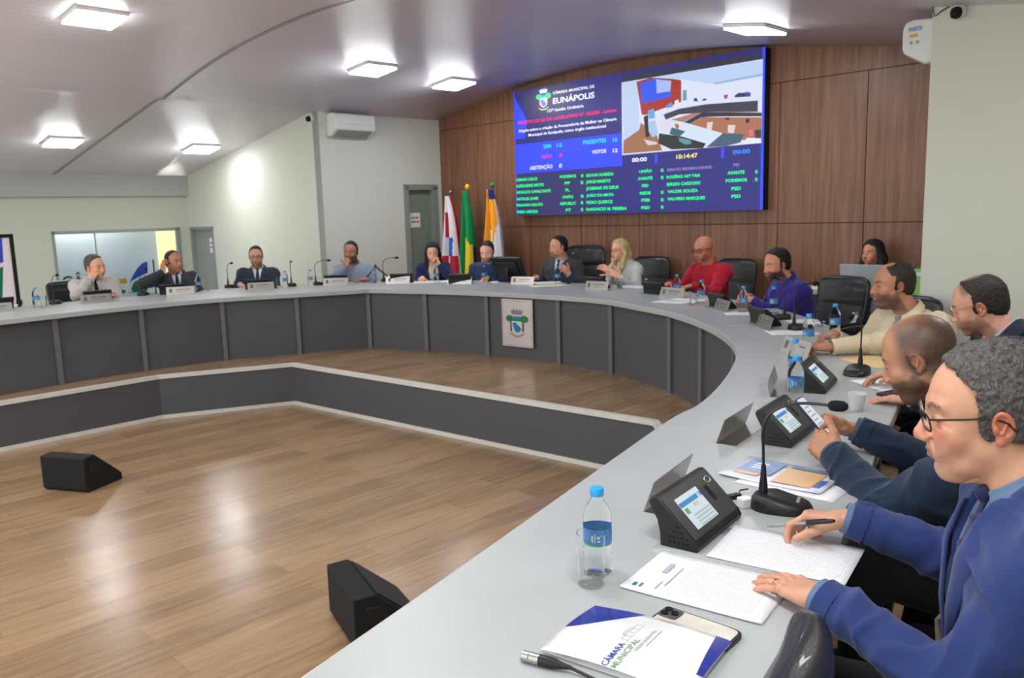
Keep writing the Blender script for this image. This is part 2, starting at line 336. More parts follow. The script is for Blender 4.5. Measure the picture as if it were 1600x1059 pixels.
# dais floor with the sunken pit
OUT = [pw(-11.0, CN), pw(SR, CN), pw(SR, CM+2.1), pw(-11.0, CB+.1)]
PITP = [(-6.6, 4.24), (-4.302, 6.721), (-3.388, 7.707), (-2.227, 8.163), (.959, 5.472), (.96, 5.237), (-1.6, .83), (-3.6, .2)]
def holed(outer, hole, z):
    tri = tessellate_polygon([[Vector((x, y, 0)) for x, y in outer], [Vector((x, y, 0)) for x, y in hole]])
    return [(x, y, z) for x, y in outer+hole], [tuple(t) for t in tri]
vs, fs = holed(OUT, PITP, FLOOR)
fs = [f if (Vector(vs[f[1]])-Vector(vs[f[0]])).cross(Vector(vs[f[2]])-Vector(vs[f[0]])).z > 0 else f[::-1] for f in fs]
m = MB(); m.add(vs, fs)
tag(m.build('floor', M_floor), kind='structure')
m = MB(); m.poly([(x, y, PIT) for x, y in PITP]);
if m.v and sum(PITP[i][0]*PITP[(i+1)%8][1]-PITP[(i+1)%8][0]*PITP[i][1] for i in range(8)) < 0: m.f = [f[::-1] for f in m.f]
tag(m.build('floor_pit', M_floor), kind='structure')
m = MB(); m.box((SL-1.2, CN, HALL-.05), (-10.98, CB, HALL))
room(m.build('floor_hall', mat('hall_floor', (150, 146, 138), rough=.4)))
m = MB(); m.box((-11.0, CN, HALL), (-10.98, CB, FLOOR)); room(m.build('wall_step', M_grey))
# riser round the pit, white nosing and white skirting
def offs(P, d):
    """polygon pushed outward by d (P is the pit outline)"""
    n = len(P); out = []
    cx = sum(p[0] for p in P)/n; cy = sum(p[1] for p in P)/n
    for i in range(n):
        a, b, c = Vector(P[i-1]), Vector(P[i]), Vector(P[(i+1) % n])
        e1 = (b-a).normalized(); e2 = (c-b).normalized()
        n1 = Vector((e1.y, -e1.x)); n2 = Vector((e2.y, -e2.x))
        if n1.dot(Vector((cx, cy))-a) > 0: n1 = -n1
        if n2.dot(Vector((cx, cy))-b) > 0: n2 = -n2
        k = (n1+n2); k = k/ max(.3, k.dot(n1)); out.append((b.x+k.x*d, b.y+k.y*d))
    return out
def ring(mb, P, d0, d1, z0, z1):
    A, B = offs(P, d0), offs(P, d1); n = len(P)
    vs = [(x, y, z0) for x, y in A]+[(x, y, z0) for x, y in B]+[(x, y, z1) for x, y in A]+[(x, y, z1) for x, y in B]
    fs = []
    for i in range(n):
        j = (i+1) % n
        fs += [(i, j, 2*n+j, 2*n+i), (n+j, n+i, 3*n+i, 3*n+j), (2*n+i, 2*n+j, 3*n+j, 3*n+i), (j, i, n+i, n+j)]
    mb.add(vs, fs)
m = MB(); ring(m, PITP, 0.0, .03, PIT, FLOOR-.001); tag(m.build('wall_pit', M_grey), kind='structure')
m = MB(); ring(m, PITP, -.012, .035, FLOOR-.03, FLOOR+.006); tag(m.build('trim_2', M_trim), kind='structure')
m = MB(); ring(m, PITP, -.012, .0, PIT, PIT+.035); tag(m.build('trim_3', M_trim), kind='structure')

# ---- wood wall (back): boards with open joints over a dark ground
gx = [S0, -8.678, -7.686, -6.794, -5.895, -5.0, -4.134, -3.252, SB+.64]
m = MB(); m.mat(1).add([(S0-.1, CB+.013, FLOOR), (S1+.1, CB+.013, FLOOR)]+[(S0-.1+(S1+.2-S0)*i/40, CB+.013, vault(S0-.1+(S1+.2-S0)*i/40)+.03) for i in range(40, -1, -1)], [list(range(43))])
m.mat(0); g = .004
for a, b in zip(gx[:-1], gx[1:]):
    m.box((a+g, CB, FLOOR+.1), (b-g, CB+.012, 1.375-g)); m.box((a+g, CB, 1.375+g), (b-g, CB+.012, 2.785-g))
for k in range(40):
    a = S0+(S1-S0)*k/40; b = S0+(S1-S0)*(k+1)/40
    m.add([(a, CB, 2.785+g), (b, CB, 2.785+g), (b, CB, vault(b)+.02), (a, CB, vault(a)+.02)], [(0, 1, 2, 3)])
room(m.build('wall_back', [M_woodwall, M_groove]))
m = MB(); m.box((S0, CB-.012, FLOOR), (S1, CB, FLOOR+.1)); room(m.build('baseboard_back', M_groove))
# ---- side wall by the flags (s = -9.5) with its doorway
D0, D1, DT = 7.33, 7.92, 1.98
m = MB()
zt = vault(S0)+.02
m.box((S0-.15, CM, FLOOR-.7), (S0, D0, zt)); m.box((S0-.15, D1, FLOOR-.7), (S0, CB, zt)); m.box((S0-.15, D0, DT), (S0, D1, zt))
room(m.build('wall_side', M_wall))
M_door = mat('grey_green_paint', (130, 142, 126), rough=.45, var=.02)
M_frame = mat('grey_door_frame', (142, 150, 142), rough=.45, var=.02)
m = MB(); m.box((S0-.12, D0, FLOOR), (S0+.012, D0+.05, DT)); m.box((S0-.12, D1-.09, FLOOR), (S0+.012, D1, DT)); m.box((S0-.12, D0, DT-.05), (S0+.012, D1, DT)); m.box((S0+.0, D0-.04, FLOOR), (S0+.014, D0, DT+.03)); m.box((S0+.0, D0-.04, DT), (S0+.014, D1, DT+.03))
room(m.build('trim_4', M_frame))
m = MB(); m.box((S0-.11, D0+.05, FLOOR), (S0-.07, D1-.13, DT-.05)); m.box((S0-.11, D1-.125, FLOOR), (S0-.08, D1-.09, DT-.05))
room(m.build('door_1', M_door, bevel=.004))
# ---- wall facing the room (c = 5.965) on the left, with door 2
E0, E1, ET = -13.64, -12.79, 1.485
m = MB()
def vwall(mb, s0, s1, c0, c1, zb, n=24):
    for k in range(n):
        a = s0+(s1-s0)*k/n; b = s0+(s1-s0)*(k+1)/n
        mb.add([(a, c0, zb), (b, c0, zb), (b, c0, vault(b)+.03), (a, c0, vault(a)+.03)], [(0, 1, 2, 3)])
        mb.add([(a, c1, zb), (b, c1, zb), (b, c1, vault(b)+.03), (a, c1, vault(a)+.03)], [(3, 2, 1, 0)])
vwall(m, E1, S0, CM, CM+.15, HALL); vwall(m, SL, E1, CM, CM+.15, ET, 6); m.box((SL-.05, CM, HALL), (E0, CM+.15, ET+.01))
m.box((S0-.15, CM+.001, FLOOR-.7), (S0-.001, CM+.15, 2.97))
room(m.build('wall_left', M_wall))
m = MB(); m.box((E0, CM-.012, HALL), (E0+.05, CM+.12, ET)); m.box((E1-.05, CM-.012, HALL), (E1, CM+.12, ET)); m.box((E0, CM-.012, ET-.05), (E1, CM+.12, ET)); room(m.build('trim_5', M_frame))
m = MB(); m.box((E0+.05, CM+.05, HALL), (E1-.05, CM+.09, ET-.05)); o = room(m.build('door_2', mat('grey_door_paint', (150, 156, 150), rough=.45, var=.02), bevel=.004))
# ---- far left wall (s = -13.676): plaster, beam, glass window opening, black framed glass door
m = MB()
W0, W1, WT = 3.85, 5.79, 1.485
B0, B1, BT = 2.2, 3.34, 1.47
zt = vault(SL)+.02
m.box((SL-.2, W1, HALL), (SL, CM+.1, zt)); m.box((SL-.2, B1, HALL), (SL, W0, zt)); m.box((SL-.2, W0, WT), (SL, W1, zt)); m.box((SL-.2, B0, BT), (SL, B1, zt)); m.box((SL-.2, CN, HALL), (SL, B0, zt))
room(m.build('wall_hall', M_wallL))
m = MB(); m.box((SL, CN, 2.0), (SL+.10, CM, zt-.01)); room(m.build('trim_6', M_wallB))
m = MB(); al = .035
m.box((SL-.06, W0, WT-.05), (SL+.02, W1, WT)); m.box((SL-.06, W1-.05, HALL), (SL+.02, W1, WT)); m.box((SL-.06, W0, HALL), (SL+.02, W0+al, WT)); m.box((SL-.05, 4.46, HALL), (SL-.02, 4.475, WT-.05))
room(m.build('window_1', mat('aluminium_frame', (168, 172, 170), rough=.4, metal=.6, var=.02)))
M_glass = mat('window_glass', (235, 242, 242), rough=.02, trans=1.0, var=0, ior=1.08)
m = MB(); m.box((SL-.045, W0+al, HALL), (SL-.039, W1-.05, WT-.05)); room(m.build('window_2', M_glass))
# hall beyond the glass: white-blue panel screen, warm yellow wall, brightened by added unseen lamps
M_blue_panel = mat('pale_blue_panel', (196, 204, 218), rough=.5, var=.01)
M_yel = mat('warm_yellow_wall', (218, 202, 156), rough=.7, var=.01)
m = MB(); m.box((-14.3, 3.3, HALL), (-14.25, 5.62, 2.2)); room(m.build('wall_panel', M_blue_panel))
m = MB(); m.box((-16.0, 3.2, HALL), (-15.95, 8.0, 2.3)); m.box((-16, 7.6, HALL), (SL-.2, 7.65, 2.3)); room(m.build('wall_lobby', M_yel))
m = MB(); m.box((-16, 1.8, 2.3), (SL-.2, 7.65, 2.34)); room(m.build('ceiling_lobby', M_white))
m = MB(); m.box((-16, 1.8, HALL-.05), (SL-1.2, 7.65, HALL)); room(m.build('floor_lobby', mat('hall_floor', (150, 146, 138), rough=.4)))
def lamp_panel(s, c, z, w, rz, label, group, up=0.0, mt=None):
    x, y = pw(s, c)
    t = empty('ceiling_light', (x, y, z), rz, label, 'light', group)
    t.rotation_euler = Matrix.Rotation(rz, 4, 'Z').to_euler() if not up else (Matrix.Rotation(rz, 4, 'Z') @ Matrix.Rotation(-up, 4, 'Y')).to_euler()
    h = w/2
    m = MB(); m.box((-h, -h, -.035), (h, h, .0)); m.build('housing', M_white, t, bevel=.008)
    m = MB(); m.box((-h+.012, -h+.012, -.050), (h-.012, h-.012, -.0355)); m.build('diffuser', mt or M_lamp, t)
    return t
G = 'square ceiling panel lights'
lights = [(-7.264, 2.54, 'square panel light nearest the camera at the top left of the ceiling'),
          (-7.728, 5.587, 'square panel light in the middle of the ceiling, left one of the close pair'),
          (-7.907, 6.928, 'square panel light of the close pair, the one nearer the wood wall and screen'),
          (-3.668, 6.643, 'square panel light above the right end of the big screen'),
          (-11.591, 3.509, 'square panel light at the far left, above the glass door side of the hall'),
          (-11.681, 5.367, 'square panel light at the far left, nearest the white corner wall')]
for s, c, lb in lights:
    sl = (vault(s+.1)-vault(s-.1))/.2
    lamp_panel(s, c, vault(s)-.014, .40, ROT, lb, G, up=math.atan(sl))
for s, c in [(-3.7, 2.6), (-3.5, -.4), (-7.3, -.4), (-11.5, .6), (-.5, 3.9), (-.4, .9), (-5.5, -2.2), (-2.0, -1.8), (-9.4, -1.9), (-2.0, 1.4), (.7, -1.5), (-5.4, 1.0)]:  # unseen panels; the later ones are added to spread the light wider
    sl = (vault(s+.1)-vault(s-.1))/.2
    lamp_panel(s, c, vault(s)-.014, .40, ROT, 'unseen square ceiling panel light, of a set partly added to spread light', G+' outside the picture', up=math.atan(sl))
M_lamp2 = emat('lobby_added_light', (255, 250, 242), 80)  # unseen lamps added so the lobby reads brighter through the glass
lamp_panel(-14.9, 6.2, 2.29, .5, ROT, 'unseen light added to brighten the lobby beyond the glass window', 'added lobby lights', mt=M_lamp2)
lamp_panel(-14.02, 4.4, 2.29, .40, ROT, 'unseen light added to brighten the lobby beyond the glass window', 'added lobby lights', mt=M_lamp2)
# ---- right-hand wall: corner at s=-2.02, face at c=5.965
m = MB(); vwall(m, S1, SR, CM, CM+.15, FLOOR); m.add([(S1, CM, FLOOR), (S1, CB, FLOOR), (S1, CB, vault(S1)+.05), (S1, CM, vault(S1)+.05)], [(0, 1, 2, 3)])
room(m.build('wall_right', M_wall))
m = MB(); m.box((SR, CN, FLOOR), (SR+.15, CM, vault(SR)+.02)); room(m.build('wall_far_right', M_wall))

# ---- black framed glass door with the city emblem, logo panel behind the window
M_lb = mat('logo_blue', (52, 76, 196), rough=.5, var=.01); M_lg = mat('logo_green', (18, 116, 84), rough=.5, var=.01); M_lo = mat('logo_orange', (236, 172, 32), rough=.5, var=.01)
t = empty('glass_door', (*pw(SL-.04, 2.2), HALL), ROT, 'black framed glass door with white film and blue green emblem at far left', 'door')
m = MB(); m.box((-.02, 1.09, 0), (.03, 1.14, BT-HALL)); m.box((-.02, 0, BT-HALL-.05), (.03, 1.14, BT-HALL)); m.box((-.02, 0, 0), (.03, .04, BT-HALL)); m.build('frame', M_blackm, t)
m = MB(); m.box((0, .04, 0), (.01, 1.09, BT-HALL-.05)); m.build('door_pane', mat('frosted_film', (246, 232, 236), rough=.35, var=.01), t)
m = MB(); m.box((.03, 1.08, .98), (.06, 1.15, 1.05)); m.build('lock', M_blackm, t)
def emblem(mb, O, k, z0):
    """sail of blue over green with an orange flag and a white star, drawn in the plane x = const"""
    P = lambda y, z: (O[0], O[1]+y*k, z0+z*k)
    arc = lambda a0, a1, r, cy, cz, n=14: [(cy+r*math.cos(a0+(a1-a0)*i/n), cz+r*math.sin(a0+(a1-a0)*i/n)) for i in range(n+1)]
    up = [(1.0, 1.0)] + [(1.0-.62*(i/10)**1.0, 1.0-.62*(i/10)**1.9) for i in range(1, 11)] + [(.36+.62*(i/8), .33+.30*(i/8)**.7) for i in range(0, 9)]
    mb.mat(0).poly([P(y, z) for y, z in up])
    dn = [(.97, .56)]+[(.97-.45*(i/8), .56-.2*(i/8)**1.3) for i in range(1, 9)]+[(.42, .2), (.35, .02), (.9, .02)]
    mb.mat(1).poly([P(y, z) for y, z in dn])
    mb.mat(1).poly([P(y, z) for y, z in [(.05, .02), (.2, .02), (.22, .12), (.02, .16)]])
    mb.mat(2).poly([P(y, z) for y, z in [(-.05, .32), (.3, .34), (.28, .5), (-.03, .5)]])
    st = []
    for i in range(10):
        r = .19 if i % 2 == 0 else .09; a = PI/2+i*PI/5+.2
        st.append((.3+r*math.cos(a), .16+r*math.sin(a)))
    mb.mat(3).poly([(O[0]+.004, O[1]+y*k, z0+z*k) for y, z in st])
M_lw = mat('logo_white', (238, 240, 244), rough=.5, var=.01)
m = MB(); emblem(m, (.014, .05, 0), .95, 1.02); m.build('emblem', [M_lb, M_lg, M_lo, M_lw], t)
t = empty('panel_screen', (*pw(-13.92, 4.60), HALL), ROT, 'white display panel with blue green emblem standing behind the glass', 'sign')
m = MB(); m.box((-.02, -.75, 0), (0, .83, .98)); m.build('board', mat('white_panel', (214, 220, 230), rough=.5, var=.01), t)
m = MB(); emblem(m, (.004, .21, 0), .50, .99); m.build('emblem', [M_lb, M_lg, M_lo, M_lw], t)
m = MB(); m.tube([(.02, .80, .6), (.02, .80, 1.52)], .012); m.build('pole', M_blackm, t)
m = MB(); text_into(m, 'CÂM', -.62, -.12, 1.14, 1.36, lambda x, y: (.022, x, y), .01); m.box((.0, -.65, .97), (.016, -.08, 1.4)) if False else None
o = m.build('lettering', mat('dark_letters', (70, 76, 86), rough=.5), t)

# ---- council desk
INNER = [(-1.02,.19),(-.225,1.577),(.527,2.898),(.737,3.205),(.922,3.578),(1.098,4.018),(1.213,4.379),(1.296,4.82),(1.317,5.375),(1.27,5.9),(1.197,6.308),(.865,7.15),(.433,7.678),(-.243,8.25),(-.937,8.692),(-1.562,8.99),(-2.275,8.72),(-3.03,8.42),(-3.622,7.923),(-4.098,7.371),(-4.383,6.986),(-5.3,5.7)]
OUTER = [(-.38,-.18),(.415,1.212),(1.163,2.533),(1.40,2.94),(1.63,3.36),(1.80,3.82),(1.92,4.25),(2.02,4.8),(2.07,5.45),(2.05,6.1),(1.98,6.62),(1.62,7.85),(1.14,8.62),(.35,9.28),(-.55,9.85),(-1.6,10.25),(-2.62,9.92),(-3.55,9.48),(-4.36,8.80),(-4.9,8.10),(-5.22,7.6),(-6.13,6.29)]
desk = empty('council_desk', (0, 0, FLOOR), 0, 'large curved council desk with pale grey top and graphite front panels', 'desk')
cuts = [0, 2, 5, 8, 10, 13, 15, 18, 21]
for a, b in zip(cuts[:-1], cuts[1:]):
    m = MB(); n = b-a
    def sub(P):                                    # slight rounding between the traced points
        out = []
        for i in range(a, b):
            p0 = P[max(i-1, 0)]; p1 = P[i]; p2 = P[i+1]; p3 = P[min(i+2, len(P)-1)]
            lin = i in (0, 1, 14, 15, 9, 10) 
            for k in range(4):
                t_ = k/4
                if lin: q = (p1[0]+(p2[0]-p1[0])*t_, p1[1]+(p2[1]-p1[1])*t_)
                else: q = tuple(.5*(2*p1[d]+(p2[d]-p0[d])*t_+(2*p0[d]-5*p1[d]+4*p2[d]-p3[d])*t_*t_+(3*p1[d]-p0[d]-3*p2[d]+p3[d])*t_**3) for d in (0, 1))
                out.append(q)
        out.append(P[b]); return out
    A = sub(INNER); B = sub(OUTER); N_ = len(A)
    vs = []
    z0, z1 = TOP-.045-FLOOR, TOP-FLOOR
    for z in (z0, z1):
        vs += [(x, y, z) for x, y in A]+[(x, y, z) for x, y in B]
    fs = []
    for i in range(N_-1):
        fs += [(i, i+1, N_+i+1, N_+i)[::-1] if False else (i, N_+i, N_+i+1, i+1)[::-1], (2*N_+i, 2*N_+i+1, 3*N_+i+1, 3*N_+i)[::-1], (i, 2*N_+i, 2*N_+i+1, i+1)[::-1], (N_+i, N_+i+1, 3*N_+i+1, 3*N_+i)[::-1]]
    fs += [(0, N_, 3*N_, 2*N_), (N_-1, 3*N_-1, 4*N_-1, 2*N_-1)]
    m.add(vs, fs)
    o = m.build('tabletop', M_top, desk, bevel=.004)
    import bmesh
    bm = bmesh.new(); bm.from_mesh(o.data); bmesh.ops.recalc_face_normals(bm, faces=bm.faces); bm.to_mesh(o.data); bm.free()
posts = [(-4.9, 6.26), (-4.108,7.358),(-3.599,7.942),(-2.986,8.437),(-2.291,8.714),(-1.579,8.983),(-.93,8.687),(-.271,8.268),(.416,7.692),(.843,7.177),(1.19,6.32),(1.285,5.70),(1.30,4.92),(1.19,4.30),(.98,3.72),(.70,3.15),(.33,2.55),(-.06,1.87),(-.45,1.18),(-.83,.52)]
cen = Vector((-1.6, 5.0))
pin = []
for x, y in posts:
    d = (Vector((x, y))-cen).normalized(); pin.append((x+d.x*.05, y+d.y*.05))
for i, (x, y) in enumerate(pin):
    d = (Vector((x, y))-cen).normalized(); a = math.atan2(d.y, d.x)
    if i in (0,): pass
    m = MB(); m.at((x, y, 0), a); m.box((-.012, -.022, 0), (.055, .022, TOP-.045-FLOOR)); m.build('post', M_grey2, desk, bevel=.002)
for (x0, y0), (x1, y1) in zip(pin[:-1], pin[1:]):
    d = (Vector(((x0+x1)/2, (y0+y1)/2))-cen).normalized()*.02
    v = Vector((x1-x0, y1-y0)); L_ = v.length; a = math.atan2(v.y, v.x)
    m = MB(); m.at((x0+d.x, y0+d.y, 0), a); s_ = 1 if Vector((-v.y, v.x)).dot(d) > 0 else -1
    m.box((.022, min(0, s_*.018), .0), (L_-.022, max(0, s_*.018), TOP-.045-FLOOR)); m.build('front_panel', M_grey, desk)

# ---- plaque with the coat of arms
def crest(mb, k, fn, mats0=0):
    """the town's coat of arms: grey crown, two green trees, blue river shield, ribbon"""
    ell = lambda cx, cy, rx, ry, n=18: [(cx+rx*math.cos(2*PI*i/n), cy+ry*math.sin(2*PI*i/n)) for i in range(n)]
    P = lambda pts, dz=0.0: [fn(x*k, y*k, dz) for x, y in pts]
    mb.mat(mats0+0).poly(P([(-.28, .42), (-.2, .26), (.2, .26), (.28, .42), (.2, .38), (.14, .46), (.07, .38), (0, .47), (-.07, .38), (-.14, .46), (-.2, .38)]))
    mb.mat(mats0+1).poly(P([(-.24, .2), (.24, .2), (.24, -.15), (.16, -.3), (0, -.38), (-.16, -.3), (-.24, -.15)], .0005))
    mb.mat(mats0+2).poly(P([(-.16, .2), (.16, .2), (.14, .1), (-.14, .1)], .001))
    mb.mat(mats0+2).poly(P([(-.2, -.02), (-.04, .0), (.02, -.08), (.1, -.12), (.17, -.2), (.12, -.3), (0, -.34), (-.1, -.28), (-.18, -.12)], .001))
    mb.mat(mats0+4).poly(P([(-.29, .1), (-.23, .1), (-.22, -.3), (-.28, -.3)], .0015)); mb.poly(P([(.23, .1), (.29, .1), (.28, -.3), (.22, -.3)], .0015))
    mb.mat(mats0+3).poly(P(ell(-.3, .12, .17, .11), .002)); mb.poly(P(ell(.3, .12, .18, .12), .002)); mb.poly(P([(-.2, .1), (.2, .1), (.2, .04), (-.2, .04)], .0018))
    rb = [(-.3+.6*i/12, -.34-.1*math.sin(PI*i/12)) for i in range(13)]
    mb.mat(mats0+5).poly(P(rb+[(x, y-.045) for x, y in rb[::-1]], .002))
M_cg = mat('crest_grey', (128, 120, 126), rough=.5); M_cw = mat('crest_white', (200, 206, 200), rough=.5); M_cb = mat('crest_blue', (30, 110, 170), rough=.45, var=.1)
M_cgr = mat('crest_green', (24, 116, 66), rough=.5, var=.15, scale=60); M_cbr = mat('crest_brown', (74, 54, 40), rough=.5); M_crb = mat('crest_ribbon', (138, 112, 84), rough=.5)
pa, pb = Vector((*pin[7], 0)), Vector((*pin[8], 0))
pv = (pb-pa).normalized(); pang = math.atan2(pv.y, pv.x); nrm = Vector((pv.y, -pv.x, 0)) 
mid = pa+(pb-pa)*.46 - Vector((cen.x-pa.x, cen.y-pa.y, 0)).normalized()*0 
plq = empty('plaque', (mid.x+nrm.x*.004, mid.y+nrm.y*.004, .245), pang, 'pale metal plaque with a coloured coat of arms on the desk front', 'plaque')
m = MB(); m.box((-.20, -.012, 0), (.19, .0, .475)); m.build('plate', mat('plaque_metal', (206, 198, 196), rough=.38, metal=.35, var=.05, scale=6), plq, bevel=.002)
m = MB(); z_ = lambda x, z: (x, -.0125, z)
for a, b, c, d in [(-.185, .175, .455, .458), (-.185, .175, .014, .017), (-.185, -.182, .014, .458), (.172, .175, .014, .458)]: m.poly([z_(a, c), z_(b, c), z_(b, d), z_(a, d)])
m.build('border', M_cg, plq)
m = MB(); crest(m, .30, lambda x, y, d: (x-.005, -.0135-d, .245+y)); m.build('coat_of_arms', [M_cg, M_cw, M_cb, M_cgr, M_cbr, M_crb], plq)

# ---- LED wall screen
tv = empty('display_screen', (*pw(-7.93, 7.88), 1.52), ROT, 'huge LED voting display with blue panels and green name lists on wood wall', 'screen')
U0, U1, V1 = .115, 3.69, 1.612
m = MB(); m.box((U0, 0, 0), (U1, .11, V1)); m.build('cabinet', M_blackm, tv)
E_ = lambda n, c, s: emat('screen_'+n, c, s)
ES = {'navy': E_('navy', (36, 36, 118), 1.0), 'blue': E_('blue', (40, 62, 232), 1.25), 'slate': E_('slate', (44, 42, 98), 1.0), 'w': E_('white', (236, 238, 255), 1.1), 'r': E_('red', (255, 20, 100), 1.15), 't': E_('teal', (10, 226, 176), 1.0), 'p': E_('pink', (250, 20, 150), 1.1), 'y': E_('straw', (236, 232, 170), 1.0), 'y2': E_('yellow', (246, 226, 96), 1.1), 'b': E_('cyan', (40, 140, 255), 1.1), 'g': E_('green', (20, 246, 120), 1.15), 'v': E_('violet', (160, 140, 215), .9), 'bright': E_('royal', (36, 76, 255), 1.2), 'ink': E_('ink', (42, 44, 66), 1.0)}
m = MB(); qd = lambda a, b, c, d, y: m.poly([(a, y, c), (b, y, c), (b, y, d), (a, y, d)])
m.mat(0); qd(U0, U1, 0, V1, -.002)
m.mat(1); m.poly([(U0, -.003, 1.0), (U0, -.003, 1.56), (.35, -.003, 1.22), (.30, -.003, 1.0)]); qd(U0+.02, 1.885, .553, .93, -.0035); qd(U0, .13, 0, V1, -.003); qd(U1-.03, U1, 0, V1, -.003)
m.mat(2); m.poly([(.16, -.0032, V1), (1.15, -.0032, V1), (1.0, -.0032, 1.24), (.45, -.0032, 1.22)]); m.poly([(U0+.02, -.0032, .0), (U0+.02, -.0032, .54), (1.9, -.0032, .5), (1.2, -.0032, .25), (1.5, -.0032, .0)])
m.mat(3); qd(1.883, 3.66, 1.50, 1.575, -.004)
m.mat(1); qd(2.35, 2.386, .552, .66, -.004); qd(3.20, 3.236, .552, .66, -.004)
m.build('screen_background', [ES['navy'], ES['blue'], ES['slate'], ES['ink']], tv)
order = ['w', 'r', 't', 'p', 'y', 'y2', 'b', 'g', 'v']
m = MB()
for s_, a, b, c, d, col in TV_TEXT:
    m.mat(order.index(col)); text_into(m, s_, a, b, c+.006, d-.006, lambda x, y: (x, -.006, y), .034 if col == 'g' else .022)
m.build('screen_text', [ES[k] for k in order], tv)
m = MB(); crest(m, .27, lambda x, y, d: (.65+x, -.006-d, 1.455+y*1.05)); m.build('screen_crest', [ES['w'], ES['w'], ES['b'], ES['g'], ES['r'], ES['y']], tv)
VC = {'ceil': (190, 214, 250), 'lwall': (196, 214, 244), 'redwall': (168, 52, 42), 'scr': (50, 90, 240), 'scrv': (170, 190, 250), 'door': (110, 160, 176), 'rwall': (226, 230, 252), 'beam': (150, 180, 220), 'tab': (216, 232, 248), 'front': (62, 62, 80), 'fl1': (180, 128, 112), 'step': (44, 46, 66), 'pit': (176, 114, 86), 'refl1': (232, 214, 206), 'refl2': (232, 214, 206), 'floorl': (166, 112, 78), 'dark1': (42, 44, 44), 'mon': (66, 96, 120), 'p1': (170, 200, 236), 'p1b': (20, 26, 50), 'p2': (110, 170, 220), 'p3': (226, 220, 240), 'p4': (50, 104, 120), 'p5': (216, 96, 80), 'p6': (236, 240, 255), 'p7': (60, 62, 50), 'p8': (240, 110, 130), 'h1': (110, 150, 220), 'h2': (236, 236, 248), 'h3': (50, 56, 100), 'h4': (60, 60, 80), 'h5': (150, 80, 90), 'h6': (60, 60, 90), 'h7': (60, 80, 200), 'sp1': (40, 34, 34), 'sp2': (40, 34, 34), 'ch': (220, 210, 220), 'chair2': (100, 150, 170)}
m = MB(); ks = list(VC); m.mat(ks.index('rwall')); m.poly([(1.885, -.004, .675), (3.665, -.004, .675), (3.665, -.004, 1.50), (1.885, -.004, 1.50)])
for i, k in enumerate(['rwall', 'lwall', 'ceil', 'beam', 'redwall', 'door', 'scr', 'scrv', 'floorl', 'fl1', 'step', 'pit', 'refl1', 'refl2', 'tab', 'front', 'dark1', 'mon', 'p1b', 'p1', 'p2', 'p3', 'p4', 'p5', 'p6', 'p7', 'p8', 'h1', 'h2', 'h3', 'h4', 'h5', 'h6', 'h7', 'sp1', 'sp2', 'ch', 'chair2']):
    m.mat(ks.index(k)); m.poly([(max(1.885, min(3.665, x)), -.0045-.0003*i, max(.675, min(1.5, z))) for x, z in TV_POLY[k]])
m.build('live_video_picture', [E_('video_'+k, c, .82) for k, c in VC.items()], tv)
